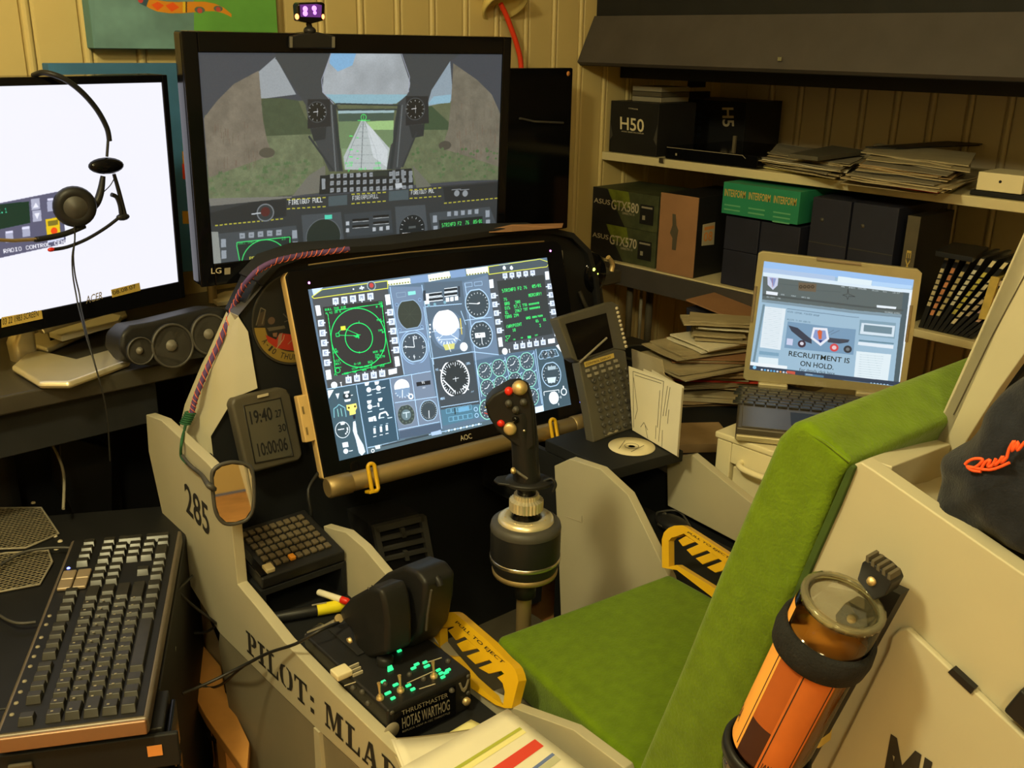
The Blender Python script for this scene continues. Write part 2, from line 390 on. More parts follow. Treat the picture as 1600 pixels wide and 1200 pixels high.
# ================================================================== the room
XW, YW = 2.64, 1.92
lv = Fr((0, 0, 0), Xv, Yv)
def struct(name, mb, m): return O(name, mb, m, kind='structure')
fl = struct('floor', MB().box(lv, -2.2, XW, -2.2, YW, -.06, -.012), 'floor_wood')
pk = None
for i in range(19):
    for j in range(2):
        c = (-.3+.155*i, -.4+1.2*j+(.6 if i % 2 else 0), 0)
        if pk is None: pk = O('floor_plank', MB().box(Fr(c, Xv, Yv), -.076, .076, -.597, .597, -.012, 0), 'floor_wood', fl, .002, 1)
        else: copy_part(pk, fl, np.array(c)-np.array((-.3, -.4, 0))+ORG['floor'])
wb = struct('wall_back', MB().box(lv, -2.2, XW+.1, YW+.01, YW+.08, 0, 2.4), 'wall_paint')
wr = struct('wall_right', MB().box(lv, XW+.01, XW+.08, -2.2, YW+.08, 0, 2.4), 'wall_paint_right')
struct('wall_left', MB().box(lv, -2.28, -2.2, -2.2, YW+.08, 0, 2.4), 'wall_paint')
struct('wall_front', MB().box(lv, -2.28, XW+.08, -2.28, -2.2, 0, 2.4), 'wall_paint')
struct('ceiling', MB().box(lv, -2.28, XW+.08, -2.28, YW+.08, 2.4, 2.46), 'ceiling_paint')
def plank_mb(fr, wd=.0998):
    p = [(-wd/2, -.012), (-wd/2, -.004), (-wd/2+.003, -.0005), (-wd/2+.006, 0), (wd/2-.021, 0), (wd/2-.0195, -.006), (wd/2-.0175, -.006)]
    for k in range(7):
        a = pi-k*pi/6; p.append((wd/2-.009+.008*cos(a), -.004+.0075*sin(a)))
    p.append((wd/2, -.012)); m = MB(); n = len(p)
    vs = [fr.w(a, 0.005, h) for a, h in p]+[fr.w(a, 2.395, h) for a, h in p]
    fs = [[i, i+1, n+i+1, n+i] for i in range(n-1)]
    m.add(vs, fs); return m
first = None
for k in range(-28, 21):
    x = .603-.041+.0998*k
    if x > XW-.05: break
    if first is None: x0 = x; first = O('wall_plank', plank_mb(Fr((x, YW, 0), Xv, Zv)), 'wall_paint', wb)
    else: copy_part(first, wb, ORG['wall_back']+np.array((x-x0, 0, 0)))
first = None
for k in range(-14, 9):
    y = 1.019-.041+.0998*k
    if first is None: y0 = y; first = O('wall_plank', plank_mb(Fr((XW, y, 0), -Yv, Zv)), 'wall_paint_right', wr)
    else: copy_part(first, wr, ORG['wall_right']+np.array((0, y-y0, 0)))
struct('baseboard_back', MB().box(RY(YW), -2.2, XW, 0, .07, 0, .012), 'white_lacquer')

# ------------------------------------------------------------------ paintings
f = RY(YW-.035)
def canvas_painting(label, a0, a1, b0, b1, cv, side):
    t = T('painting', label, 'painting', f.w((a0+a1)/2, b0, -.03))
    O('canvas', MB().box(f, a0, a1, b0, b1, -.034, 0), side, t, .002)
    O('picture', MB().quad(f, a0+.001, a1-.001, b0+.001, b1-.001, .0005), immat('painting_print', cv, rough=.6), t)
mat('teal_side', (.10, .22, .24), .7); mat('blue_side', (.04, .15, .35), .7)
a0, b0 = f.at(147, 76); a1, _ = f.at(436, 79); b1 = b0+.30
cv = Canvas(700, 600, f, (a0, a1, b0, b1), (.42, .575, .60)); cv.P([(147, -400), (303, -400), (303, 90), (147, 90)], (.42, .575, .60), tex=(.15, 120)); cv.P([(303, -400), (600, -400), (600, 200), (303, 200)], (.40, .66, .30), tex=(.08, 120))
sn = [(222, -12), (224, -2), (232, 5), (245, 9.5), (262, 12), (280, 12.5), (300, 11.5), (320, 10.5), (336, 12), (350, 17), (362, 25)]; wd = [8, 8, 8, 9, 9, 9, 8.5, 7.5, 6, 4.5, 2.5]
up_ = [(x, y-w_) for (x, y), w_ in zip(sn, wd)]; dn = [(x, y+w_) for (x, y), w_ in zip(sn, wd)]
cv.P(up_+dn[::-1], (.85, .55, .13)); cv.P([(214, -20), (233, -3), (228, 11), (218, 6)], (.22, .33, .42)); cv.D(219, 1, 4, (.78, .25, .28))
cv.P([(236, 8), (246, 3), (256, 9), (246, 17)], (.90, .35, .10)); cv.P([(258, 9), (270, 4), (280, 12), (268, 19)], (.90, .35, .10))
cv.L((288, 3), (288, 20), 5, (.9, .8, .2)); cv.L((291, 3), (291, 20), 4, (.15, .2, .15)); cv.D(312, 16, 8, (.35, .42, .42), sy=.6); cv.D(312, 17, 4, (.75, .3, .3))
cv.D(341, 14, 7, (.35, .42, .42), sy=.6); cv.D(341, 15, 3.6, (.75, .3, .3)); cv.L((286, 3), (286, 20), 2, (.9, .85, .3))
canvas_painting('green and teal canvas painting with an orange patterned tail, highest on the back wall', a0, a1, b0, b1, cv, 'teal_side')
f = RY(YW-.045)
a0, b1 = f.at(75, 99); a1, _ = f.at(303, 100); b0 = f.at(290, 425)[1]
cv = Canvas(500, 600, f, (a0, a1, b0, b1), (.24, .44, .62)); cv.P([(70, 90), (310, 90), (310, 450), (70, 450)], (.24, .44, .62), tex=(.1, 100))
for k, (y0, y1, c) in enumerate([(145, 165, (.78, .50, .12)), (165, 180, (.88, .28, .12)), (180, 190, (.35, .42, .15)), (190, 200, (.88, .25, .12)), (200, 212, (.92, .72, .15)), (212, 223, (.88, .35, .12)), (223, 236, (.25, .45, .30)), (236, 256, (.85, .55, .12)), (256, 280, (.90, .25, .10)), (330, 350, (.80, .60, .20))]):
    cv.P([(285, y0), (298, y0), (299, y1), (286, y1)], c)
canvas_painting('blue canvas painting with a red and orange strip, low on the wall behind the monitors', a0, a1, b0, b1, cv, 'blue_side')

# ------------------------------------------------------------------ long desk against the back wall
DZ = .75
df = Fr((0, 0, DZ), Xv, Yv)
t = T('desk', 'long dark desk along the back wall under the monitors', 'desk', (.6, 1.7, 0))
O('desk_top', MB().box(df, -1.6, 1.72, 1.49, 1.90, -.03, 0), 'desk_top', t, .004)
O('desk_front', MB().box(df, -1.6, .62, 1.80, 1.81, -.6, -.031), 'black_paint', t)
for x in (-1.5, .72, 1.66): O('leg', MB().box(df, x-.02, x+.02, 1.60, 1.64, -.749, -.031), 'black_satin', t, .003)
O('front_skirt', MB().box(df, -1.6, .60, 1.515, 1.53, -.105, -.031), 'desk_cloth', t, .002)
O('back_panel', MB().box(df, -1.6, 1.7, 1.86, 1.88, -.74, -.031), 'black_matte', t)
# loose black drapes and struts under the desk, seen left of the cockpit
t = T('drape', 'black curtain hanging under the desk left of the cockpit', 'curtain', (.25, 1.73, .1))
mb = MB(); pts = []
for k in range(40):
    x = -.2+.016*k; pts.append((x, 1.735+.010*sin(k*1.3)+.006*sin(k*.47)))
n = len(pts); mb.add([(x, y, .12) for x, y in pts]+[(x, y-.005, .70) for x, y in pts], [[i, i+1, n+i+1, n+i] for i in range(n-1)], True)
O('cloth', mb, 'desk_cloth', t); O('rail', MB().tube([(-.22, 1.745, .715), (.46, 1.745, .715)], .006), 'black_satin', t)

# ------------------------------------------------------------------ left monitor (white screen)
az = radians(11.6)
br = CAM+ray(278, 440)*1.72; tr = CAM+ray(282, 130)*1.635
f1 = Fr(br, (cos(az), sin(az), 0), tr-br); H1 = np.linalg.norm(tr-br); W1 = H1*1.72
f1 = Fr(f1.w(-W1, 0), f1.ex, f1.ey)
t = T('computer_monitor', 'left computer monitor with a blank white screen and silver stand', 'monitor', (f1.w(W1/2, 0)[0], f1.w(W1/2, 0)[1]+.05, DZ), None)
O('housing', MB().box(f1, -.017, W1+.010, -.030, H1+.012, -.045, -.001).box(f1, .1, W1-.1, .05, H1-.05, -.075, -.045), 'black_gloss', t, .004)
O('bezel', MB().box(f1, -.017, 0, -.030, H1+.012, 0, .004).box(f1, W1, W1+.010, -.030, H1+.012, 0, .004).box(f1, 0, W1, -.030, 0, 0, .004).box(f1, 0, W1, H1, H1+.012, 0, .004), 'black_gloss', t, .0015)
cv = Canvas(1100, 640, f1, (0, W1, 0, H1), (.955, .955, 1.0))
Lc = lambda x, y: (x/3.53, 280+y/3.53)
cv.src = Lc; g = (.36, .36, .46)
cv.P([(-700, 270), (335, 65), (362, 335), (355, 355), (-700, 590)], g)
cv.P([(-300, 170), (158, 122), (166, 240), (-300, 340)], (.06, .20, .15))
x, y = cv.m(-40, 166); cv.S(x, y, 'V2.1', 14, (.35, .95, .75), True)
for (x, y) in ((195, 140), (203, 205)): cv.P([(x-26, y-30), (x+22, y-36), (x+26, y+24), (x-22, y+32)], (.70, .71, .80))
cv.P([(180, 160), (196, 128), (212, 154)], (.95, .95, 1)); cv.P([(188, 190), (218, 184), (205, 222)], (.95, .95, 1))
for (x, y) in ((280, 150), (143, 290), (50, 320)): cv.P([(x-22, y-28), (x+20, y-33), (x+24, y+24), (x-19, y+30)], (.68, .69, .79))
for (x, y) in ((280, 112), (140, 270), (50, 292)): cv.P([(x-20, y-5), (x+20, y-9), (x+20, y+3), (x-20, y+7)], (.9, .9, 1))
cv.P([(250, 222), (325, 208), (332, 295), (258, 312)], (.93, .78, .12)); cv.P([(262, 232), (318, 222), (320, 250), (265, 260)], (.5, .45, .15)); cv.D(298, 285, 18, (.95, .30, .10))
cv.P([(258, 322), (350, 305), (352, 330), (262, 352)], (.85, .87, .97))
x, y = cv.m(18, 402); cv.S(x, y-8, 'RADIO CONTROL CENTER', 11, (.97, .97, 1.), True, .8, 1)
O('screen', MB().quad(f1, 0, W1, 0, H1, .0005), immat('left_screen', cv, 1.02), t)
mb = MB(); a, b = f1.at(134, 470); c, d = f1.at(160, 458)
words(mb, f1, 'ACER', f1.at(132, 474), f1.at(158, 466), f1.at(132, 462), .0045, .01, pix=False); O('logo', mb, 'dim_lettering', t)
for pp, s_ in (([(171, 452), (215, 441), (217, 453), (173, 464)], '08.08.07'), ([(0, 495), (62, 484), (64, 497), (0, 511)], '03 22 1983 SCREEN')):
    O('sticker', MB().px(f1, pp, .0042, .0052), 'yellow_sticker', t)
    mb = MB(); words(mb, f1, s_, tuple(np.array(pp[3])+(4, -3)), tuple(np.array(pp[2])+(-4, -3)), tuple(np.array(pp[0])+(4, 3)), .0056); O('sticker_text', mb, 'letter_black', t)
# swooping silver stand
g2 = Fr((0, 0, DZ), Xv, Yv)
o = [g2.at(*p, h) for p, h in (((17, 572), .012), ((60, 598), .012), ((108, 598), .012), ((204, 563), .012), ((192, 540), .012), ((120, 560), .012), ((85, 552), .012), ((48, 545), .012))]
O('stand_base', MB().ext(g2, o, .001, .013), 'silver', t, .006, 3)
O('stand_rear', MB().px(g2, [(30, 540), (75, 556), (200, 500), (190, 480)], .012, .002), 'silver', t, .004, 2)
fs = Fr(g2.w(*g2.at(60, 560)), (cos(az), sin(az), 0), Zv)
O('stand_arm', MB().ext(fs, [fs.at(22, 540), fs.at(30, 575), fs.at(62, 560), fs.at(56, 510), fs.at(30, 515)], -.03, .0), 'silver', t, .008, 3)
fb = Fr(f1.w(0, 0, -.05), f1.ex, f1.ey)
O('stand_collar', MB().px(fb, [(60, 508), (72, 505), (196, 464), (200, 478), (190, 486), (90, 516), (70, 524)], 0, -.02), 'silver', t, .004)
# things lying on the stand
t2 = O('folded_card', MB().px(g2, [(80, 545), (160, 510), (192, 518), (188, 526), (100, 552)], .030, .020), 'paper', None, .001); tag(t2, 'white card box lying across the silver monitor stand', 'card')
t2 = O('dark_case', MB().px(g2, [(72, 522), (165, 495), (172, 512), (80, 543)], .019, .0005), 'black_satin', None, .002); tag(t2, 'flat black case lying on the desk behind the white card', 'case')

# ------------------------------------------------------------------ headset hanging on the left monitor
hf = Fr(f1.w(0, 0, .02), f1.ex, f1.ey)
t = T('headset', 'black headset with microphone boom hanging over the left monitor', 'headset', hf.pt(125, 370))
hp = lambda x, y, h=0: hf.pt(x, y, h)
O('headband', MB().tube([hp(52, 118, -.03), hp(66, 113.5, -.01), hp(85, 117, .004), hp(105, 126, .01), hp(130, 146, .012), hp(152, 172, .01), hp(167, 200, .006), hp(171, 220, .004)], .0042, 8, spline=5), 'black_satin', t)
O('slider', MB().tube([hp(169, 216, .004), hp(167, 245, .004)], .0022, 6), 'cable_black', t)
O('earcup', MB().ell(hp(166, 259, .004), hf.ex*.030, hf.ey*.013-hf.ex*.002, hf.ez*.012, 20, 12), 'black_gloss', t)
O('yoke', MB().tube([hp(161, 275), hp(157, 300), hp(150, 318), hp(135, 334), hp(124, 346)], [.004, .006, .0065, .005, .004], 8, spline=4), 'black_satin', t)
e = O('ear_pad', MB().lathe(hp(116, 322, -.006), hf.ez*.9-hf.ex*.4, [(0, 0), (.026, 0), (.032, .006), (.030, .013), (.020, .016), (.014, .012), (0, .011)], 28, exd=hf.ex), 'black_satin', t)
O('speaker_face', MB().lathe(hp(116, 322, -.006)+(hf.ez*.9-hf.ex*.4)*.012, hf.ez*.9-hf.ex*.4, [(.019, 0), (.017, .003), (.009, .005), (.004, .008), (0, .008)], 24, exd=hf.ex), 'dark_grey', t)
O('hinge', MB().ell(hp(124, 348), hf.ex*.011, hf.ey*.008, hf.ez*.006, 12, 8), 'black_satin', t)
O('second_band', MB().tube([hp(132, 353), hp(100, 366), hp(60, 374), hp(55, 374)], .0045, 8, spline=3), 'black_satin', t)
O('second_slider', MB().tube([hp(56, 374), hp(20, 376), hp(-20, 374)], .003, 6), 'gold_tube', t)
O('boom_arm', MB().tube([hp(178, 272), hp(186, 300), hp(195, 336)], [.003, .0035, .004], 8, spline=3), 'black_satin', t)
O('boom_joint', MB().ell(hp(192, 339), hf.ex*.012, hf.ey*.006, hf.ez*.006, 12, 8), 'black_satin', t)
O('boom_hook', MB().tube([hp(189, 334), hp(187, 320), hp(182, 308), hp(174, 304)], .0035, 8, spline=4), 'black_satin', t)
O('microphone_boom', MB().tube([hp(186, 340), hp(165, 356), hp(135, 374), hp(105, 386), hp(82, 390)], .0028, 8, spline=4), 'black_satin', t)
O('microphone_tip', MB().ell(hp(80, 390), hf.ex*.006, hf.ey*.0035, hf.ez*.0035, 10, 6), 'red_plastic', t)
O('cord', MB().tube([hp(162, 300), hp(172, 290), hp(178, 280)], .0008, 5, spline=4), 'cable_black', t)
for dx in (0, 3.5): O('cable', MB().tube([hp(116+dx*.3, 352, .004), hp(117, 375, .005), hp(113+dx*.5, 400, .006), hp(114+dx, 430, .008), hp(119+dx*1.5, 460, .012), hp(124+dx, 485, .03), hp(136+dx*.5, 530, .09), hp(150, 575, .12), hp(166, 640, .13), hp(172, 720, .12)], .0013, 5, spline=4), 'cable_black', t)

# ------------------------------------------------------------------ centre monitor: flight simulation view
A = np.array([ray(313, 82), -ray(787, 85), ray(775, 361), -ray(333, 412)]).T; dd = np.linalg.svd(A)[2][-1]; dd = dd/dd[0]
P4 = [ray(*p)*k for p, k in zip(((313, 82), (787, 85), (775, 361), (333, 412)), dd)]; s_ = .56/np.linalg.norm(P4[1]-P4[0]); P4 = [CAM+p*s_ for p in P4]
f2 = Fr(P4[3], P4[1]-P4[0], P4[0]-P4[3]); W2 = .56; H2 = (np.linalg.norm(P4[0]-P4[3])+np.linalg.norm(P4[1]-P4[2]))/2
t = T('flight_monitor', 'centre computer monitor showing an aircraft cockpit view of a runway', 'monitor', (f2.w(W2/2, 0)[0]+.02, f2.w(W2/2, 0)[1]+.06, DZ))
O('housing', MB().box(f2, -.024, W2+.018, -.036, H2+.030, -.035, -.001).box(f2, .08, W2-.1, .04, H2-.04, -.07, -.035), 'black_gloss', t, .005, 3)
O('bezel', MB().box(f2, -.024, 0, -.036, H2+.030, 0, .005).box(f2, W2, W2+.018, -.036, H2+.030, 0, .005).box(f2, 0, W2, -.036, 0, 0, .005).box(f2, 0, W2, H2, H2+.030, 0, .005), 'black_gloss', t, .002)
g3 = Fr(f2.w(W2/2, -.03, -.04), f2.ex, Zv)
O('stand_neck', MB().box(g3, -.04, .04, -(g3.o[2]-DZ)+.008, .12, -.05, -.032), 'black_satin', t, .004)
O('stand_foot', MB().box(Fr((g3.o[0], g3.o[1]+.05, DZ), f2.ex, Yv), -.12, .12, -.09, .06, 0.0005, .01), 'black_gloss', t, .004)
mb = MB(); words(mb, f2, 'LG', (330, 428), (346, 427), (330, 419), .0056, .01); O('logo', mb, 'grey_lettering', t)
O('power_mark', MB().px(f2, [(349, 418), (358, 417), (358, 427), (349, 428)], .0051, .0056), 'dim_lettering', t)
cv = Canvas(1280, 760, f2, (0, W2, 0, H2), (.22, .24, .27), src=lambda x, y: (300+x/3.077, 50+y/3.077))
P = cv.P; frm = (.215, .235, .245)
P([(0, 60), (1600, 60), (1600, 900), (0, 900)], (.23, .25, .28))
P([(330, 330), (1250, 330), (1480, 700), (80, 820), (60, 400)], (.35, .38, .27), tex=(.15, 30))                 # ground
P([(320, 190), (400, 120), (500, 300), (330, 322)], (.60, .63, .65)); P([(1240, 140), (1255, 330), (1120, 360), (1150, 270)], (.55, .62, .67))   # sky in side panes
P([(1160, 310), (1245, 300), (1240, 340), (1130, 350)], (.55, .72, .80))
P([(330, 320), (430, 318), (510, 330), (540, 400), (600, 500), (350, 500)], (.25, .30, .21), tex=(.1, 20)); P([(1120, 360), (1150, 355), (1240, 440), (1240, 480), (1100, 470)], (.22, .30, .20))
P([(340, 500), (600, 490), (620, 560), (640, 700), (480, 780), (80, 820), (80, 700)], (.40, .44, .32), tex=(.18, 22)); P([(1090, 470), (1240, 470), (1480, 640), (1480, 710), (1080, 720), (1010, 620)], (.38, .42, .30), tex=(.15, 22))
P([(55, 415), (120, 330), (200, 250), (320, 185), (340, 420), (360, 520), (390, 600), (330, 610), (80, 700), (70, 600)], (.45, .42, .36), tex=(.16, 40))   # left wall
P([(1255, 150), (1370, 230), (1440, 300), (1480, 390), (1480, 650), (1300, 590), (1200, 560), (1230, 470), (1245, 330)], (.43, .41, .35), tex=(.16, 40))
for k in range(60):
    x = random.uniform(80, 320); y = random.uniform(430, 640); P([(x, y), (x+3, y), (x+3, y+random.uniform(20, 60)), (x, y+30)], random.choice([(.37, .34, .28), (.46, .43, .37), (.40, .32, .27)]), al=.6)
    x = random.uniform(1265, 1480); y = random.uniform(330, 570); P([(x, y), (x+3, y), (x+3, y+random.uniform(20, 60)), (x, y+30)], random.choice([(.37, .34, .28), (.46, .43, .37), (.42, .33, .27)]), al=.6)
cv.D(360, 580, 38, (.30, .29, .24), sy=.6); cv.D(1215, 545, 30, (.28, .27, .23), sy=.6)
for k in range(70):
    x = random.uniform(90, 560); y = random.uniform(680, 800)-x*.12; P([(x-9, y+8), (x-4, y-9), (x+2, y-3), (x+9, y-11), (x+13, y+6)], random.choice([(.28, .40, .24), (.33, .43, .27), (.36, .44, .30)]), al=.7, tex=(.2, 8))
    x = random.uniform(1060, 1470); y = random.uniform(560, 700); cv.D(x, y, random.uniform(3, 8), random.choice([(.28, .40, .24), (.33, .42, .27)]), sy=.8)
P([(640, 640), (560, 690), (480, 790), (620, 770), (640, 700)], (.42, .42, .38)); P([(1060, 640), (1150, 740), (1080, 760)], (.40, .41, .36)); P([(80, 800), (480, 790), (470, 810), (90, 860)], (.45, .45, .42))
P([(620, 98), (1010, 98), (1050, 200), (1045, 290), (960, 350), (700, 350), (625, 290), (635, 170)], (.60, .63, .65), tex=(.24, 170))     # windscreen sky
P([(665, 98), (790, 98), (770, 160), (700, 190), (660, 150)], (.50, .70, .86)); P([(640, 300), (1040, 300), (980, 345), (690, 345)], (.55, .72, .78))
P([(400, 125), (670, 98), (618, 240), (625, 290), (680, 340), (725, 670), (660, 670), (570, 480), (545, 350)], frm); P([(400, 98), (660, 98), (640, 180), (400, 130)], frm)
P([(1000, 98), (1300, 98), (1240, 140), (1150, 280), (1105, 440), (1000, 660), (935, 660), (990, 340), (1035, 300), (1050, 250)], frm)
cv.LL([(668, 100), (622, 230), (628, 290), (680, 345)], 3, (.62, .64, .72)); cv.LL([(1005, 100), (1045, 215), (1040, 290)], 3, (.62, .64, .72))
P([(700, 372), (972, 368), (965, 470), (935, 662), (730, 662), (705, 480)], (.50, .60, .44)); P([(700, 372), (972, 368), (970, 390), (702, 395)], (.62, .74, .76)); P([(702, 392), (972, 388), (968, 425), (704, 430)], (.25, .33, .28))
P([(704, 430), (968, 425), (966, 530), (940, 560), (706, 560)], (.42, .52, .36)); P([(840, 430), (968, 425), (968, 470), (850, 470)], (.62, .78, .50))
P([(812, 425), (830, 425), (950, 560), (935, 662), (735, 662), (728, 600)], (.72, .76, .76)); cv.LL([(822, 430), (812, 662)], 2.5, (.35, .38, .40)); cv.LL([(818, 430), (770, 540), (735, 640)], 2, (.5, .54, .54)); cv.LL([(826, 430), (880, 560), (900, 660)], 2, (.5, .54, .54))
for y in (455, 480, 510, 545, 590, 630): cv.LL([(822-(y-425)*.45, y), (824+(y-425)*.55, y)], 1.6, (.55, .6, .6))
P([(835, 440), (870, 470), (940, 570), (935, 650), (870, 600)], (.90, .93, .95), al=.55)
cv.LL([(690, 345), (990, 352), (990, 372), (700, 374), (690, 345)], 6, (.16, .20, .20)); cv.LL([(682, 350), (715, 665)], 14, (.15, .18, .19)); cv.LL([(995, 350), (955, 660)], 14, (.15, .18, .19)); cv.LL([(668, 350), (690, 670)], 5, (.40, .43, .44)); cv.LL([(1010, 350), (985, 650)], 5, (.38, .41, .42))
for (x, y) in ((600, 385), (1072, 370)):
    P([(x-45, y-62), (x+62, y-62), (x+66, y+68), (x-45, y+80)], (.12, .13, .14)); cv.D(x, y, 46, (.07, .08, .08)); cv.D(x, y, 46, (.30, .32, .33), r0=43)
    for k in range(12): a = k*pi/6; cv.LL([(x+36*cos(a), y+36*sin(a)), (x+44*cos(a), y+44*sin(a))], 2.5, (.75, .77, .77))
    cv.LL([(x-18, y), (x+6, y-3)], 3, (.9, .9, .9)); cv.LL([(x+2, y-18), (x+2, y+20)], 2, (.8, .8, .8)); P([(x-30, y+80), (x+45, y+72), (x+40, y+130), (x-15, y+140)], (.14, .16, .17))
cv.LL([(560, 500), (680, 668)], 8, (.17, .19, .20)); cv.LL([(1080, 480), (1010, 650)], 8, (.17, .19, .20))
G = (.30, .98, .42); cv.D(824, 410, 14, G, r0=11); cv.LL([(795, 425), (855, 425)], 3, G); cv.LL([(824, 396), (824, 428)], 2, G)
for y in (500, 565, 600): cv.LL([(755, y), (772, y)], 4, G); cv.LL([(790, y+8), (800, y+8)], 3, G)
for (x, y, s_) in ((735, 625, '4-98'), (742, 636, '210'), (748, 660, '0'), (800, 655, '88:8'), (880, 625, '888'), (872, 650, '8888')): cv.S(x, y, s_, 9, G, wf=.8)
P([(615, 690), (1055, 655), (1065, 735), (955, 752), (610, 782)], (.10, .12, .13))
for r in range(3):
    for k in range(13):
        if r == 0 and k in (7, 8): continue
        x = 672+k*31.5; y = 692+r*34-k*1.2; cv.P([(x-9, y-9), (x+9, y-11), (x+9, y+10), (x-9, y+12)], (.55, .58, .60)); cv.LL([(x-4, y), (x+4, y)], 2, (.25, .28, .3))
cv.D(802, 688, 9, (.6, .62, .64)); cv.P([(868, 672), (940, 668), (940, 690), (868, 694)], (.16, .19, .17)); P([(622, 705), (640, 704), (640, 755), (624, 757)], (.55, .58, .6))
for x, y in ((970, 690), (1012, 687), (1050, 698)): P([(x-8, y-25), (x+6, y-26), (x+8, y+18), (x-7, y+20)], (.50, .53, .55))
P([(975, 728), (1008, 725), (1010, 748), (978, 750)], (.75, .78, .8))
P([(80, 838), (445, 800), (1050, 752), (1475, 715), (1480, 940), (1430, 1000), (90, 1120)], (.17, .19, .20))    # glareshield and panel
P([(85, 870), (300, 815), (452, 806), (452, 885), (100, 930)], (.12, .14, .15)); P([(1205, 745), (1475, 722), (1475, 795), (1215, 815)], (.12, .14, .15))
def dash(x0, y0, x1, y1):
    n = max(2, int(abs(x1-x0)/22))
    for k in range(n): cv.LL([(x0+(x1-x0)*k/n, y0+(y1-y0)*k/n), (x0+(x1-x0)*(k+.65)/n, y0+(y1-y0)*(k+.65)/n)], 5, (.72, .70, .22))
dash(110, 930, 445, 897); dash(1210, 823, 1475, 797); dash(455, 805, 650, 795); dash(455, 850, 650, 838); dash(765, 780, 940, 770); dash(765, 825, 940, 812); dash(1045, 760, 1205, 748); dash(1045, 800, 1205, 788)
cv.S(463, 808, 'FIRE<GU> PULL', 19, (.88, .90, .90), wf=.46, bold=1); cv.S(770, 788, 'FIRE<APU>PULL', 17, (.80, .82, .82), wf=.42, bold=1); cv.S(1052, 763, 'FIRE<GU> PUL', 17, (.82, .84, .84), wf=.44, bold=1)
P([(655, 790), (745, 782), (745, 830), (655, 838)], (.27, .33, .35)); P([(945, 765), (1040, 757), (1040, 805), (945, 812)], (.27, .33, .35))
cv.D(352, 868, 42, (.45, .48, .50)); cv.D(352, 868, 36, (.18, .20, .21)); cv.D(352, 864, 22, (.30, .12, .12)); cv.LL([(285, 875), (330, 870)], 5, (.75, .78, .8))
for x, y in ((1272, 775), (1312, 776)): cv.D(x, y, 13, (.55, .58, .6)); cv.LL([(x-25, y-16), (x+20, y-20)], 3, (.6, .62, .64))
P([(120, 970), (500, 930), (520, 1070), (130, 1115)], (.24, .27, .29)); P([(215, 1015), (478, 978), (480, 1062), (225, 1100)], (.12, .16, .15)); P([(90, 960), (125, 960), (140, 1115), (95, 1118)], (.55, .57, .55))
G2 = (.22, .88, .42); cv.LL([(215, 1012), (215, 1030), (228, 1098)], 4, G2); cv.LL([(215, 1012), (470, 985), (470, 1060)], 4, G2); cv.D(350, 1110, 112, G2, r0=107); cv.D(350, 1110, 45, G2, r0=41); cv.S(222, 1010, 'BULL 000', 10, G2); cv.S(430, 985, '28', 12, G2); cv.S(275, 1080, 'PP', 14, (.85, .82, .25), bold=1)
for k in range(5): x = 240+k*44; y = 980-k*4; P([(x-13, y-13), (x+13, y-15), (x+14, y+12), (x-12, y+14)], (.58, .62, .66)); cv.LL([(x-6, y), (x+6, y)], 2.5, (.3, .33, .36))
for x, y in ((150, 1018), (152, 1072), (492, 975), (495, 1030)): P([(x-12, y-22), (x+12, y-24), (x+13, y+16), (x-11, y+18)], (.58, .62, .66))
P([(525, 880), (715, 865), (735, 1050), (540, 1070)], (.25, .28, .30)); cv.D(632, 985, 82, (.11, .15, .13)); cv.D(632, 985, 84, (.35, .38, .4), r0=80); P([(636, 880), (672, 877), (673, 898), (638, 901)], (.30, .85, .72))
P([(730, 875), (955, 855), (965, 965), (745, 985)], (.20, .23, .25))
for (x, y, l) in ((770, 905, 80), (770, 935, 80), (870, 888, 75), (870, 918, 75)): cv.LL([(x, y), (x+l, y-6)], 9, (.07, .08, .09)); cv.LL([(x, y+8), (x+l, y+2)], 2.5, (.75, .77, .78))
for x, y in ((747, 920), (747, 953), (875, 948), (908, 945), (940, 941)): P([(x-8, y-9), (x+8, y-10), (x+8, y+9), (x-8, y+10)], (.72, .75, .78))
P([(975, 840), (1120, 830), (1135, 990), (985, 1005)], (.26, .29, .31)); cv.D(1057, 948, 62, (.09, .11, .12)); cv.D(1057, 948, 64, (.30, .33, .35), r0=61)
for k in range(16): a = k*pi/8; cv.LL([(1057+46*cos(a), 948+52*sin(a)), (1057+56*cos(a), 948+62*sin(a))], 2.5, (.8, .82, .82))
cv.LL([(1010, 968), (1050, 966)], 4, (.9, .9, .9)); cv.LL([(1040, 940), (1075, 936)], 10, (.3, .33, .33))
P([(1140, 870), (1430, 840), (1475, 960), (1160, 1000)], (.24, .27, .29)); P([(1185, 905), (1395, 885), (1400, 975), (1195, 992)], (.10, .13, .12))
for k in range(5): x = 1235+k*33; y = 875-k*3; P([(x-9, y-11), (x+9, y-12), (x+9, y+10), (x-9, y+11)], (.58, .62, .66))
for x, y in ((1167, 900), (1170, 950), (1420, 875), (1422, 920)): P([(x-10, y-18), (x+10, y-19), (x+10, y+14), (x-10, y+16)], (.58, .62, .66))
cv.S(1200, 920, 'STRINFO F2  76  05/01', 16, G, wf=.5, bold=1); cv.S(1310, 948, 'MERCURY!', 14, G, wf=.5, bold=1); cv.S(1200, 958, '76', 14, G, wf=.5, bold=1); cv.S(1200, 978, 'BRG 098', 11, G, wf=.5)
cv.noise(.05, 4); cv.a = cv.a*.92+.055
O('screen', MB().quad(f2, 0, W2, 0, H2, .0008), immat('centre_screen', cv, .95), t)
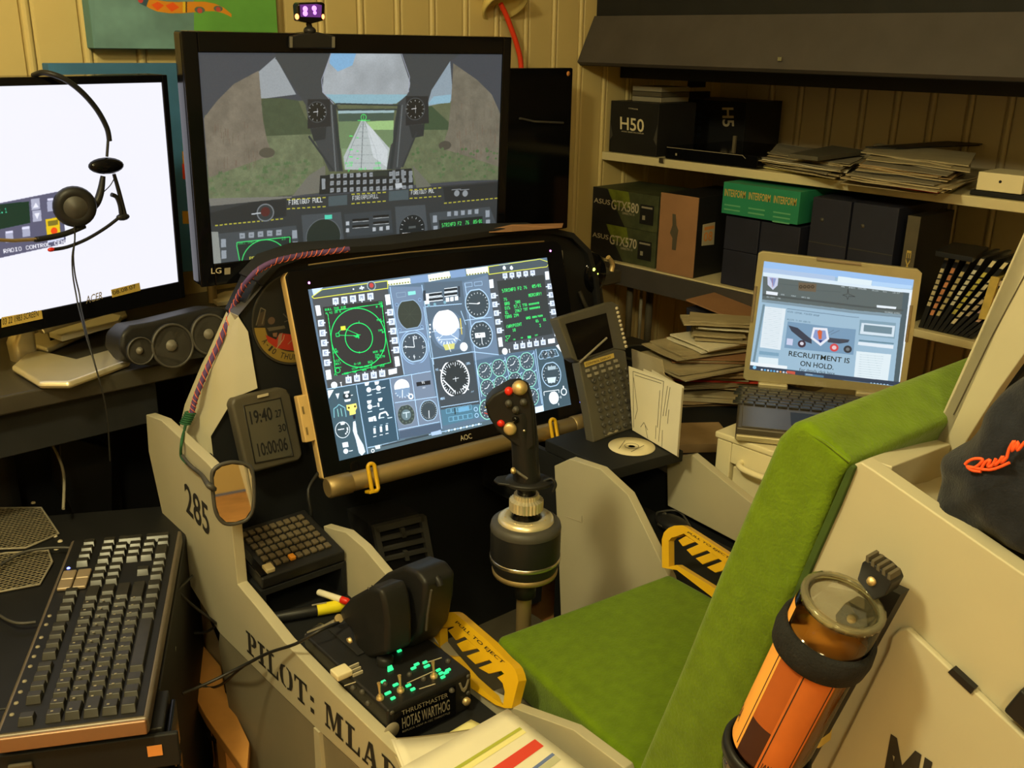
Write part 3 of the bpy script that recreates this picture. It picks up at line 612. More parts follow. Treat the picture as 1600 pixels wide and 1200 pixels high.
# head tracking camera clipped on top
cf = Fr(f2.w(0, 0, .004), f2.ex, f2.ey)
t = T('tracking_camera', 'small black tracking camera with violet and red lights on the centre monitor', 'camera', cf.pt(484, 58))
O('clip', MB().ext(cf, [cf.at(450, 76), cf.at(450, 56), cf.at(470, 52), cf.at(495, 50), cf.at(522, 56), cf.at(522, 76)], -.03, .006), 'black_satin', t, .003)
for x in (452, 518): O('clip_edge', MB().px(cf, [(x-2, 74), (x-2, 57), (x+2, 57), (x+2, 74)], .008, .006), 'mid_grey', t)
O('neck', MB().tube([cf.pt(487, 52, -.004), cf.pt(482, 36, -.004)], .0045, 10), 'black_satin', t)
O('ball_joint', MB().ell(cf.pt(484, 48, -.003), cf.ex*.010, cf.ey*.007, cf.ez*.010), 'black_satin', t)
O('camera_body', MB().px(cf, [(465, 33), (463, 8), (466, 4), (502, 3), (506, 6), (504, 32), (484, 37)], .006, -.016), 'black_gloss', t, .003)
O('sensor_window', MB().px(cf, [(467, 26), (466, 7), (492, 6), (500, 8), (499, 27)], .0068, .0061), mat('violet_window', (.05, .01, .09), .2, emit=(.3, .08, .5), est=.35), t)
for x, y, r in ((477, 14, .0042), (477, 21, .0042), (491, 13, .0042), (492, 20, .003)): O('infrared_led', MB().lathe(cf.pt(x, y, .0068), cf.ez, [(r, 0), (r*.8, .0012), (0, .0016)], 12), 'glow_violet', t)
for x in (464, 504): O('status_lamp', MB().ell(cf.pt(x, 26, .004), cf.ex*.003, cf.ey*.0045, cf.ez*.004, 10, 6), 'led_red', t)

# ------------------------------------------------------------------ third monitor, off, at the right
f3 = RY(1.80)
t = T('dark_monitor', 'black monitor switched off behind the centre monitor, right side', 'monitor', (f3.at(850, 300)[0], 1.82, DZ))
a1, b1 = f3.at(896, 106); a0 = a1-.40; b0 = DZ+.04
O('housing', MB().box(f3, a0, a1, b0, b1, -.04, 0), 'black_gloss', t, .004)
O('screen', MB().box(f3, a0+.02, a1-.02, b0+.02, b1-.02, .0005, .001), 'black_gloss', t)
O('stand', MB().box(f3, a1-.24, a1-.16, DZ+.001, b0, -.03, -.01), 'black_satin', t)
O('power_sticker', MB().lathe(f3.pt(888, 115, .001), f3.ez, [(.006, 0), (.006, .0006), (0, .0007)], 14), 'orange_sticker', t)
O('cable_clip', MB().tube([f3.pt(812, 185, .004), f3.pt(835, 190, .006), f3.pt(880, 192, .004)], .003, 6), 'dark_grey', t)
# cables, lamp at top of wall
f = RY(1.885)
t = T('wall_lamp', 'round yellow wall lamp shade at the very top edge of the picture', 'lamp', f.pt(775, -10))
O('shade', MB().lathe(f.pt(778, -18, -.025), (0, -.6, -.8), [(0, 0), (.025, 0), (.055, .03), (.062, .05), (.056, .052), (.045, .03), (0, .012)], 28), 'lamp_yellow', t)
O('mount', MB().lathe((f.pt(755, -20)[0], YW-.002, f.pt(755, -20)[2]), (0, -1, 0), [(.022, 0), (.022, .01), (0, .012)], 18), 'lamp_yellow', t)
c = O('red_cable', MB().tube([f.pt(782, 6), f.pt(790, 22), f.pt(800, 48), f.pt(808, 72), f.pt(814, 100), f.pt(817, 160)], .0065, 8, spline=5), 'red_cable'); tag(c, 'thick red cable hanging down the wall behind the centre monitor', 'cable')
c = O('brown_post', MB().tube([(f.pt(294, 360)[0], 1.80, f.pt(294, 300)[2]), (f.pt(294, 360)[0], 1.80, DZ+.001)], .009, 10), 'gold_tube'); tag(c, 'thin brown post standing on the desk between the left and centre monitors', 'post')

# ------------------------------------------------------------------ centre speaker on the desk
fs = Fr(W(.62, 1.478, DZ), (cos(radians(4)), sin(radians(4)), 0), (0, .15, 1))
t = T('speaker', 'long black centre speaker with two round drivers on the desk', 'speaker', W(.66, 1.50, DZ))
o_ = [fs.at(x, y) for x, y in ((187, 545), (190, 522), (205, 508), (240, 502), (330, 480), (352, 480), (368, 500), (360, 545), (330, 558), (240, 572), (205, 568))]
O('cabinet', MB().ext(fs, o_, -.06, 0), 'black_satin', t, .008, 3)
for x, y, r in ((218, 548, .022), (268, 540, .036), (326, 522, .034)):
    e = O('driver', MB().lathe(fs.pt(x, y, .0005), fs.ez, [(r, 0), (r, .004), (r*.9, .0055), (r*.84, .003), (r*.5, .001), (r*.3, .001), (r*.25, .004), (0, .0065)], 28), 'black_satin', t)
    O('ring', MB().lathe(fs.pt(x, y, .0005), fs.ez, [(r*.99, .004), (r*.97, .0065), (r*.90, .0066), (r*.88, .004)], 28), 'dark_grey', e)
    O('dust_cap', MB().lathe(fs.pt(x, y, .006), fs.ez, [(r*.26, 0), (r*.2, .003), (0, .005)], 16), 'mid_grey', e)
t = O('papers_on_desk', MB().px(df, [(330, 472), (352, 462), (400, 460), (380, 474), (340, 480)], .010, .001), 'paper_old', None, .001); tag(t, 'small stack of paper on the desk behind the centre speaker', 'papers')
# ================================================================== the cockpit frame
UL = .50
fL = FL(UL)
def wv(fr, x, y): return fr.pt(x, y)
t = T('cockpit_frame', 'grey painted home-built cockpit frame with black bulkhead, consoles and lettering', 'cockpit', W(.85, 1.0, 0))
PIT = t
TH = -.016
# left outer panel, with stencil number and name
O('left_panel', MB().px(fL, [(228, 648), (252, 657), (322, 722), (366, 772), (362, 822), (371, 913), (400, 948), (444, 1003), (520, 1082), (606, 1166), (700, 1255), (700, 1330), (640, 1275), (570, 1208), (493, 1137), (420, 1066), (343, 989), (268, 868), (232, 705)], 0, TH), 'panel_paint', t, .0012)
mb = MB(); words(mb, fL, '285', (291, 800), (328, 840), (287, 752), .0008, .012)
O('number_lettering', mb, 'letter_black', t)
def slabfont(txt):
    S = .24; h = .11; G_ = {
     'P': ([(0, 0), (.62, 0), (.62, h), (0, h)], [(0, 1-h), (.4, 1-h), (.4, 1), (0, 1)], [(.16, 0), (.16+S, 0), (.16+S, 1), (.16, 1)], [(.45, .44), (.72, .48), (.9, .62), (.9, .86), (.75, .97), (.45, 1), (.45, .9), (.6, .86), (.66, .74), (.6, .58), (.45, .54)]),
     'I': ([(0, 0), (.6, 0), (.6, h), (0, h)], [(0, 1-h), (.6, 1-h), (.6, 1), (0, 1)], [(.16, 0), (.16+S*1.1, 0), (.16+S*1.1, 1), (.16, 1)]),
     'L': ([(0, 0), (.92, 0), (.92, h), (0, h)], [(0, 1-h), (.6, 1-h), (.6, 1), (0, 1)], [(.16, 0), (.16+S, 0), (.16+S, 1), (.16, 1)], [(.74, 0), (.92, 0), (.92, .40), (.86, .40)]),
     'O': ([(.46, 0), (.12, .1), (0, .35), (0, .65), (.12, .9), (.46, 1), (.46, .92), (.3, .86), (.25, .65), (.25, .35), (.3, .14), (.46, .08)], [(.56, 0), (.90, .1), (1.02, .35), (1.02, .65), (.90, .9), (.56, 1), (.56, .92), (.72, .86), (.77, .65), (.77, .35), (.72, .14), (.56, .08)]),
     'T': ([(.22, 0), (.74, 0), (.74, h), (.22, h)], [(0, 1-h), (.96, 1-h), (.96, 1), (0, 1)], [(.36, 0), (.36+S, 0), (.36+S, 1), (.36, 1)], [(0, .7), (.06, .7), (.2, 1), (0, 1)], [(.96, .7), (.9, .7), (.76, 1), (.96, 1)]),
     ':': ([(.1, .0), (.36, .0), (.36, .2), (.1, .2)], [(.1, .5), (.36, .5), (.36, .7), (.1, .7)]),
     'M': ([(0, 0), (.36, 0), (.36, h), (0, h)], [(.72, 0), (1.26, 0), (1.26, h), (.72, h)], [(.1, 0), (.2, 0), (.2, 1), (.1, 1)], [(.86, 0), (1.12, 0), (1.12, 1), (.86, 1)], [(0, 1-h), (.3, 1-h), (.3, 1), (0, 1)], [(1.0, 1-h), (1.26, 1-h), (1.26, 1), (1.0, 1)], [(.12, 1), (.4, 1), (.66, .25), (.56, .02)], [(.56, .02), (.68, .2), (.94, 1), (.84, 1)]),
     'A': ([(0, 0), (.38, 0), (.38, h), (0, h)], [(.56, 0), (1.08, 0), (1.08, h), (.56, h)], [(.1, 0), (.2, 0), (.56, 1), (.42, 1)], [(.66, 0), (.94, 0), (.66, 1), (.44, 1)], [(.25, .28), (.7, .28), (.7, .38), (.27, .38)]),
     'D': ([(0, 0), (.5, 0), (.5, h), (0, h)], [(0, 1-h), (.5, 1-h), (.5, 1), (0, 1)], [(.14, 0), (.14+S, 0), (.14+S, 1), (.14, 1)], [(.46, 0), (.82, .1), (.98, .35), (.98, .65), (.82, .9), (.46, 1), (.46, .92), (.64, .86), (.72, .65), (.72, .35), (.64, .14), (.46, .08)]),
     'E': ([(0, 0), (.92, 0), (.92, h), (0, h)], [(0, 1-h), (.90, 1-h), (.90, 1), (0, 1)], [(.14, 0), (.14+S, 0), (.14+S, 1), (.14, 1)], [(.38, .46), (.62, .46), (.62, .56), (.38, .56)], [(.56, .33), (.64, .33), (.64, .69), (.56, .69)], [(.84, 0), (.92, 0), (.92, .36), (.76, .1)], [(.84, 1), (.9, 1), (.9, .68), (.76, .92)]),
     'N': ([(0, 0), (.36, 0), (.36, h), (0, h)], [(.1, 0), (.2, 0), (.2, 1), (.1, 1)], [(0, 1-h), (.3, 1-h), (.3, 1), (0, 1)], [(.12, 1), (.42, 1), (.98, 0), (.84, 0)], [(.86, 0), (.96, 0), (.96, 1), (.86, 1)], [(.72, 1-h), (1.1, 1-h), (1.1, 1), (.72, 1)])}
    W_ = dict(P=1.0, I=.72, L=1.02, O=1.12, T=1.05, M=1.36, A=1.16, D=1.1, E=1.02, N=1.2); W_[':'] = .55
    vs = []; fs = []; x = 0
    for c in txt:
        if c == ' ': x += .55; continue
        for p in G_[c]: n = len(vs); vs += [(x+a*.95, b) for a, b in p]; fs.append(list(range(n, n+len(p))))
        x += W_[c]
    a = np.array(vs); a[:, 0] /= x; return a, fs
a_, f_ = slabfont('PILOT: MLADEN')
for side in (0, 1):
    keep = [g for g in f_ if (np.mean([a_[k][0] for k in g]) > .445) == bool(side)]; ids = sorted({k for g in keep for k in g}); re_ = {k: i for i, k in enumerate(ids)}
    mb = MB(); words(mb, fL, '', (386, 1018), (694, 1308), (384, 984), .0008, mesh=(a_[ids], [[re_[k] for k in g] for g in keep]))
    O('name_lettering', mb, 'letter_black', t)
# lower hull below the seam and its vertical batten
O('lower_hull', MB().px(FL(UL+.004), [(343, 989), (420, 1066), (493, 1137), (700, 1330), (700, 1500), (460, 1500), (405, 1300), (383, 1200), (357, 1104), (341, 1008)], 0, TH), 'panel_dark', t, .001)  # hull's shade is put into the colour by the darker paint
O('hull_batten', MB().px(fL, [(492, 1136), (500, 1144), (508, 1240), (497, 1240)], .002, -.004), 'panel_paint', t)
# slanting flank of the instrument hood
def q3(lst): return [FF(v).pt(x, y) for x, y, v in lst]
O('hood_flank', MB().slab(q3([(326, 578, 1.455), (300, 640, 1.455), (289, 688, 1.45), (335, 724, 1.402), (330, 682, 1.396), (366, 622, 1.392), (403, 607, 1.392), (388, 518, 1.392), (372, 494, 1.392), (384, 455, 1.455)]), V*.03), 'panel_paint', t, .001)
O('hood_flank_top', MB().slab(q3([(384, 455, 1.455), (372, 494, 1.392), (432, 422, 1.392), (425, 410, 1.455)]), V*.03), 'dark_grey', t, .001)
# bulkhead under an arched glareshield
arch = [(391, 520), (374, 494), (400, 440), (428, 410), (480, 392), (600, 384), (700, 371), (780, 360), (850, 358), (888, 366), (914, 392), (926, 435), (932, 500)]
fB = FF(1.40)
low = [fB.at(*p) for p in arch]
u0 = fB.at(366, 622)[0]
body = low+[(1.42, .60), (1.30, .60), (1.28, .08), (.60, .08), (.56, .45), (.56, .60), fB.at(333, 700), fB.at(330, 682), fB.at(367, 622), fB.at(402, 606)]
O('bulkhead', MB().ext(fB, body, -.055, 0), 'black_paint', t, .002)
# glareshield lip following the arch
p3 = [fB.w(*fB.at(*p), .012) for p in arch[3:]]
mb = MB(); nn = []
ar = [np.array(fB.at(*p)) for p in arch[2:]]
vs = []
for i, p in enumerate(ar):
    d = ar[min(i+1, len(ar)-1)]-ar[max(i-1, 0)]; nrm = np.array([-d[1], d[0]])/np.linalg.norm(d)
    for off, hh in ((0, -.055), (.005, -.055), (.005, .014), (-.006, .014), (-.006, 0)): vs.append(fB.w(*(p+nrm*off), hh))
k = 5; fs = []
for i in range(len(ar)-1):
    for j in range(k): fs.append([i*k+j, i*k+(j+1) % k, (i+1)*k+(j+1) % k, (i+1)*k+j])
fs += [list(range(k))[::-1], [len(vs)-k+i for i in range(k)]]
mb.add(vs, [f_[::-1] for f_ in fs]); O('glareshield', mb, 'black_matte', t, .001)
fG = FF(1.35)
e = O('edge_bead', MB().tube([fG.pt(482, 414), fG.pt(560, 403), fG.pt(640, 394), fG.pt(760, 384), fG.pt(850, 377)], .0012, 6), 'gold_tube', t)
for x, y, s_ in ((872, 400, .007), (874, 420, .008), (876, 441, .006)): O('label_plate', MB().px(fB, [(x-5, y-9), (x+5, y-9), (x+6, y+9), (x-4, y+9)], .0505 if y < 395 else .004, .001), 'dim_lettering', t)
# vent grille in the foot well, with separate slats
vg = FF(1.30)
O('vent_frame', MB().px(vg, [(584, 824), (660, 806), (664, 814), (592, 832)], 0, -.01).px(vg, [(584, 824), (592, 826), (606, 890), (598, 892)], 0, -.01).px(vg, [(657, 806), (666, 806), (680, 882), (672, 884)], 0, -.01), 'dark_grey', t)
for y in (842, 858, 873): O('vent_slat', MB().px(vg, [(590+(y-824)*.22, y), (664+(y-824)*.22, y-17), (665+(y-824)*.22, y-12), (591+(y-824)*.22, y+5)], -.001, -.008), 'dark_grey', t)
for x, y in ((627, 826), (632, 862)): O('vent_divider', MB().px(vg, [(x, y), (x+6, y-1), (x+9, y+14), (x+3, y+15)], -.001, -.008), 'dark_grey', t)
O('vent_box', MB().px(vg, [(584, 824), (662, 806), (682, 882), (640, 905), (600, 900)], -.02, -.09), 'black_matte', t)
# round squadron patch
pf = FF(1.399)
c_ = pf.at(462, 493); cx, cz = c_
R_ = .078
cx = pf.at(392, 508)[0]+R_; cz = pf.at(455, 571)[1]+R_
pe = O('squadron_patch', MB().lathe(pf.w(cx, cz, .0005), pf.ez, [(R_, 0), (R_, .001), (0, .0012)], 40), 'black_satin', t)
cv = Canvas(500, 500, pf, (cx-R_, cx+R_, cz-R_, cz+R_), (.06, .06, .055), src=lambda x, y: (370+x/5.45, 420+y/5.45))
cv.D(250, 250, 250, (.47, .40, .17), raw=True); cv.D(250, 250, 243, (.16, .13, .06), raw=True); cv.D(250, 250, 236, (.52, .43, .17), raw=True); cv.D(250, 250, 178, (.16, .13, .06), raw=True); cv.D(250, 250, 172, (.08, .075, .07), raw=True)
cv.P([(120, 500), (820, 500), (820, -100), (120, -100)], (.07, .07, .065)); cv.D(250, 250, 250, (.20, .19, .16), r0=240, raw=True)
cv.P([(240, 560), (330, 600), (360, 545), (500, 560), (520, 700), (420, 690), (330, 670), (260, 620)], (.62, .16, .08)); cv.P([(350, 560), (385, 540), (370, 640), (340, 660)], (.55, .42, .35)); cv.LL([(330, 680), (390, 600), (400, 560)], 5, (.65, .52, .42)); cv.LL([(430, 640), (470, 600), (490, 560)], 5, (.60, .42, .30))
cv.P([(250, 500), (400, 480), (410, 505), (270, 530)], (.30, .28, .23)); cv.P([(180, 380), (240, 350), (230, 480), (170, 490)], (.22, .18, .13)); cv.LL([(160, 480), (200, 330), (240, 350), (210, 470)], 6, (.36, .33, .27)); cv.D(290, 440, 30, (.32, .25, .2)); cv.LL([(390, 380), (450, 440)], 6, (.3, .28, .24)); cv.LL([(400, 450), (450, 430)], 5, (.3, .28, .24)); cv.P([(300, 545), (340, 540), (335, 580), (305, 575)], (.45, .33, .25))
O('patch_print', MB().lathe(pf.w(cx, cz, .0018), pf.ez, [(.0001, 0), (0, 0)], 3), 'black_satin', pe)
n = 40; vs = [pf.w(cx, cz, .002)]+[pf.w(cx+R_*.99*cos(2*pi*k/n), cz+R_*.99*sin(2*pi*k/n), .002) for k in range(n)]
mbp = MB()
for k in range(n):
    k2 = (k+1) % n; mbp.uv[len(mbp.f)] = [(.5, .5), (.5+.495*cos(2*pi*k/n), .5+.495*sin(2*pi*k/n)), (.5+.495*cos(2*pi*k2/n), .5+.495*sin(2*pi*k2/n))]; mbp.add([vs[0], vs[1+k], vs[1+k2]], [[0, 1, 2]])
O('patch_picture', mbp, immat('patch_print', cv, rough=.8), pe)
mb = MB(); rad = R_*.83
for k, ch in enumerate('A-10 THUNDERBOLT II'):
    if ch == ' ': continue
    a = radians(206+k*7.4); ex = np.array([-sin(a), cos(a)]); ey = -np.array([cos(a), sin(a)]); o_ = np.array([cx+rad*1.06*cos(a), cz+rad*1.06*sin(a)]); hh = .0095; ww = .0062
    if ch in '-1I': ww *= .6
    
    if ch == '-': o_ = o_+ey*hh*.42
    words(mb, pf, ch, o_-ex*ww/2, o_+ex*ww/2, o_-ex*ww/2+ey*(hh if ch != '-' else hh*.14), .0024, .004, pix=False)
O('patch_lettering', mb, 'letter_black', pe)
# left console: deck, inner panel, riser box for the keypad
deckz = .444
O('left_console_deck', MB().ext(FT(deckz), [(.517, .35), (.66, .35), (.66, 1.40), (.517, 1.40)], -.012, 0), 'black_paint', t)
fI = FL(.662)
O('left_inner_panel', MB().px(fI, [(505, 822), (540, 832), (567, 855), (602, 897), (660, 975), (742, 1078), (802, 1106), (895, 1140), (975, 1200), (1010, 1300), (740, 1300), (600, 1120), (540, 1000)], 0, TH*.9), 'panel_paint', t, .0012)
O('keypad_riser', MB().ext(FF(1.165), [(.520, .4445), (.528, .4445), (.528, .492), (.652, .492), (.652, .4445), (.660, .4445), (.660, .502), (.520, .502)], -.16, 0), 'black_paint', t, .001)
# right side: inner panel, box deck, outer panel
fR = FL(1.045)
O('right_inner_panel', MB().px(fR, [(866, 728), (890, 717), (938, 733), (981, 773), (1024, 860), (1046, 905), (1060, 990), (880, 990), (876, 960), (872, 850)], 0, TH), 'panel_paint', t, .0012)
O('right_deck_top', MB().ext(FT(.60), [(1.062, 1.005), (1.217, .985), (1.217, 1.165), (1.062, 1.165)], -.02, 0), 'black_paint', t, .0015)
O('right_deck_wall', MB().ext(FT(.579), [(1.062, 1.005), (1.072, 1.005), (1.072, 1.34), (1.062, 1.34)], -.13, 0).ext(FT(.579), [(1.072, 1.33), (1.23, 1.33), (1.23, 1.34), (1.072, 1.34)], -.13, 0), 'black_paint', t)
O('right_console_deck', MB().ext(FT(.462), [(1.062, .45), (1.219, .45), (1.219, 1.33), (1.062, 1.33)], -.012, 0), 'black_paint', t)
fO = FL(1.235)
O('right_outer_panel', MB().px(fO, [(1042, 716), (1081, 711), (1176, 788), (1300, 880), (1300, 1020), (1157, 850), (1043, 790)], 0, TH), 'panel_paint', t, .0012)
O('right_lower_panel', MB().ext(fO, [(-1.33, .07), (-.45, .07), (-.45, .45), (-1.33, .56)], -.018, TH-.003), 'black_paint', t)
O('plate_mark', MB().tube([fR.pt(885, 807, .001), fR.pt(909, 816, .001), fR.pt(909, 806, .001)], .0006, 4), 'grey_lettering', t)
O('foot_well_floor', MB().ext(FT(.09), [(.53, .2), (1.22, .2), (1.22, 1.40), (.53, 1.40)], -.02, 0), 'dark_brown', t)
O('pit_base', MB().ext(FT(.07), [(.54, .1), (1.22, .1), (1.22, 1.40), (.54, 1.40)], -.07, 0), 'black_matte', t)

# ------------------------------------------------------------------ bungee cord with rope whipping, from the hood to the mirror stalk
fb = FF(1.452)
c = T('bungee_cord', 'purple and red woven bungee cord running along the cockpit hood edge', 'cord', fb.pt(300, 645))
bp = [(299, 648, 1.44), (306, 620, 1.44), (322, 580, 1.44), (345, 530, 1.44), (365, 480, 1.44), (380, 448, 1.41), (402, 423, 1.385), (430, 408, 1.383), (470, 399, 1.383), (500, 395, 1.383), (545, 389, 1.383)]
pts = [FF(v-.012).pt(x, y) for x, y, v in bp]
O('cord', MB().tube(pts, .0043, 10, spline=4), 'bungee', c)
# woven flecks: small raised diagonals round the cord
mb = MB(); P_ = []
for i in range(len(pts)-1):
    for k in range(14): P_.append(pts[i]+(pts[i+1]-pts[i])*k/14)
mb2 = MB(); R2 = .0046; hel = []
for ph in (0, pi):
    hel = []
    for i, p in enumerate(P_):
        d = pts[min(len(pts)-1, i//14+1)]-pts[i//14]; d /= np.linalg.norm(d); s1 = np.cross(d, Zv); s1 /= np.linalg.norm(s1); s2 = np.cross(s1, d); a = i*.9+ph
        hel.append(p+R2*(cos(a)*s1+sin(a)*s2))
    mb2.tube(hel, .0008, 4)
O('weave', mb2, 'bungee_red', c)
mb = MB()
for k in range(6):
    p = FF(1.43).pt(297-k*1.6, 645+k*3.2); mb.lathe(p-np.array([0, 0, .002]), (.25, 0, 1), [(.0075, 0), (.0095, .0015), (.0075, .003)], 14)
O('whipping', mb, 'green_rope', c)
O('rope_tail', MB().tube([FF(1.42).pt(290, 664), FL(.495).pt(284, 690), FL(.494).pt(283, 712), FL(.492).pt(292, 724)], .0024, 6, spline=5), 'green_rope', c)
# rear-view mirror on a stalk
mf = Fr(FL(.478).pt(365, 770), (1, -.17, 0), (0, .12, 1))
t = T('mirror', 'small round-cornered rear view mirror on a bent stalk on the cockpit edge', 'mirror', mf.pt(362, 818))
ol = [(331, 745), (335, 733), (345, 726), (362, 722), (380, 724), (391, 730), (395, 742), (397, 775), (394, 798), (385, 812), (368, 818), (352, 818), (341, 808), (335, 790)]
O('mirror_glass', MB().px(mf, [(363+(x-363)*.92, 770+(y-770)*.94) for x, y in ol], .0012, .0002), 'mirror', t)
O('mirror_rim', MB().tube([mf.pt(*p) for p in ol], .0026, 8, closed=True, spline=4), 'dark_grey', t)
O('mirror_back', MB().px(mf, ol, 0, -.006), 'black_satin', t, .002)
O('stalk', MB().tube([FL(.494).pt(285, 712), FL(.492).pt(297, 727), FL(.49).pt(315, 742), mf.pt(325, 757, -.002), mf.pt(336, 765, -.004)], [.0025, .003, .003, .004, .004], 8, spline=5), 'dark_grey', t)
# digital clock on the bulkhead
kf = Fr(FF(1.352).pt(395, 740), (cos(radians(3)), sin(radians(3)), 0), (0, .24, .97))
t = T('digital_clock', 'grey-brown digital clock with a dim number display on the bulkhead', 'clock', kf.pt(430, 735))
co = [(362, 632), (366, 622), (380, 617), (436, 605), (448, 607), (455, 616), (472, 700), (474, 712), (468, 720), (400, 738), (390, 736), (384, 728)]
O('case', MB().px(kf, co, 0, -.022), 'clock_case', t, .006, 3)
O('display', MB().px(kf, [(382, 634), (436, 622), (441, 627), (456, 706), (452, 712), (401, 722), (396, 718), (380, 640)], .0008, .0001), 'clock_display', t)
O('display_edge', MB().tube([kf.pt(*p, .001) for p in ((381, 634), (438, 622), (458, 712), (399, 724))], .0012, 6, closed=True), 'black_satin', t)
O('button', MB().px(kf, [(402, 618), (418, 614), (418, 618), (402, 622)], .003, 0), 'grey_lettering', t)
mb = MB()
for s_, a, b, c_ in (('19:40', (393, 664), (427, 656), (389, 643)), ('27', (431, 653), (441, 651), (429, 641)), ('30', (436, 676), (448, 673), (434, 664)), ('10:00:06', (405, 714), (451, 703), (401, 693))): words(mb, kf, s_, a, b, c_, .0012, .02)
O('display_digits', mb, 'black_matte', t)

# ------------------------------------------------------------------ touch screen instrument panel
rs = [ray(*p) for p in ((485, 452), (857, 402), (892, 632), (530, 720))]
A = np.array([rs[0], -rs[1], rs[2], -rs[3]]).T; dd = np.linalg.svd(A)[2][-1]; dd = dd/dd[0]
P4 = [r*k for r, k in zip(rs, dd)]; s_ = .476/np.linalg.norm(P4[1]-P4[0]); P4 = [CAM+p*s_ for p in P4]
fA = Fr(P4[3], P4[1]-P4[0], P4[0]-P4[3]); WA = .476; HA = (np.linalg.norm(P4[0]-P4[3])+np.linalg.norm(P4[1]-P4[2]))/2
t = T('instrument_screen', 'large black touch screen showing aircraft instruments in front of the stick', 'monitor', fA.w(WA/2, -.04, -.03))
AO = t
bz = [fA.at(*p) for p in ((447, 432), (452, 424), (868, 376), (877, 384), (919, 645), (912, 655), (516, 752), (508, 748))]
O('housing', MB().ext(fA, bz, -.006, .0), 'black_gloss', t, .0015)
O('side_rim', MB().ext(fA, [(p[0]*1.004-.001, p[1]) for p in bz], -.026, -.0065), 'amber_edge', t, .003)
O('back_shell', MB().box(fA, .04, WA-.04, .03, HA-.03, -.042, -.0265), 'black_satin', t, .003)
fS = Fr(fA.w(bz[0][0], 0), -fA.ez, fA.ey)
mb = MB(); y0 = fA.at(470, 618)[1]; y1 = fA.at(490, 690)[1]
O('side_keys', MB().box(Fr(fA.w(bz[0][0]-.001+.012, 0), fA.ex, fA.ey), -.026, -.008, y1, y0, -.024, -.008), 'amber_edge', t, .002)
O('control_keys', MB().box(Fr(fA.w(bz[0][0]-.001+.012, 0), fA.ex, fA.ey), -.022, -.019, y1+.012, y1+.024, -.010, -.0072).box(Fr(fA.w(bz[0][0]-.001+.012, 0), fA.ex, fA.ey), -.022, -.019, y0-.03, y0-.018, -.010, -.0072), 'gold_tube', t)
mb = MB(); words(mb, fA, 'AOC', (720, 689), (738, 685), (718, 681), .0015, .01); O('logo', mb, 'grey_lettering', t)
for x, y, m_ in ((860, 392, 'led_magenta'), (483, 442, 'led_magenta'), (907, 628, 'led_blue')): O('status_light', MB().lathe(fA.pt(x, y, .0005), fA.ez, [(.002, 0), (.0016, .001), (0, .0012)], 10), m_, t)
cv = Canvas(1500, 880, fA, (0, WA, 0, HA), (.30, .37, .42), src=lambda x, y: (440+x/3.2, 370+y/3.2))
P = cv.P; LL = cv.LL; lt = (.66, .80, .92)
wh = (.93, .96, .99)
P([(130, 255), (1345, 95), (1460, 850), (285, 1130)], (.33, .42, .50))
P([(150, 300), (530, 260), (610, 690), (230, 760)], (.26, .28, .30)); P([(1030, 180), (1340, 130), (1400, 545), (1085, 590)], (.26, .29, .31))   # MFD bezels
P([(540, 250), (700, 250), (745, 670), (610, 690)], (.40, .48, .58)); P([(900, 230), (1030, 190), (1085, 590), (960, 620)], (.38, .46, .55))
P([(710, 230), (900, 220), (950, 580), (745, 615)], (.30, .37, .43)); P([(150, 262), (210, 250), (160, 300)], (.72, .80, .95))
P([(225, 760), (370, 740), (430, 1095), (280, 1125)], (.22, .32, .37)); P([(372, 742), (540, 712), (590, 1015), (430, 1050)], (.19, .30, .37)); P([(540, 712), (745, 672), (795, 920), (585, 975)], (.42, .48, .56))
P([(752, 615), (955, 580), (990, 835), (795, 865)], (.23, .27, .30)); P([(795, 865), (985, 838), (1000, 900), (805, 945)], (.28, .44, .52)); P([(588, 972), (795, 930), (800, 975), (590, 1010)], (.27, .34, .42))
P([(430, 1050), (1430, 830), (1440, 870), (435, 1090)], (.30, .38, .42)); P([(960, 620), (1265, 565), (1300, 850), (1000, 905)], (.30, .39, .47)); P([(1270, 560), (1405, 540), (1450, 835), (1310, 870)], (.24, .32, .36))
P([(228, 768), (260, 765), (235, 810)], wh); P([(1370, 545), (1398, 530), (1408, 590)], wh)
# glareshield strips along the top
P([(525, 220), (645, 205), (648, 235), (530, 245)], (.90, .92, .84)); P([(730, 190), (840, 172), (845, 205), (735, 225)], (.90, .92, .84)); P([(920, 162), (1030, 148), (1032, 180), (925, 195)], (.90, .92, .84))
for x in range(530, 1030, 14): y = 240-(x-530)*.125; P([(x, y-3), (x+8, y-4), (x+8, y+3), (x, y+4)], (.45, .47, .25))
P([(640, 200), (730, 188), (735, 225), (645, 235)], (.45, .56, .70)); P([(838, 172), (915, 160), (922, 198), (845, 207)], (.45, .56, .70))
P([(155, 300), (210, 262), (530, 222), (532, 258)], (.26, .31, .33)); P([(1030, 150), (1290, 112), (1338, 130), (1325, 150), (1035, 188)], (.26, .31, .34))
yl = (.87, .88, .28); LL([(150, 300), (200, 265), (528, 220), (530, 258), (160, 308), (150, 300)], 4, yl); LL([(1032, 150), (1290, 112), (1338, 128), (1325, 150), (1035, 188), (1032, 150)], 4, yl)
cv.D(448, 245, 22, (.6, .68, .72)); cv.D(448, 245, 18, (.25, .28, .3)); cv.D(448, 243, 11, (.7, .25, .25)); LL([(388, 258), (412, 254)], 9, (.8, .85, .9)); LL([(398, 245), (402, 266)], 7, (.8, .85, .9)); cv.D(358, 262, 4, wh)
for x in (1112, 1148): LL([(x, 145), (x, 162)], 8, (.85, .9, .93)); cv.D(x, 156, 8, (.85, .9, .93))
LL([(1085, 142), (1140, 135)], 3, (.7, .78, .8))
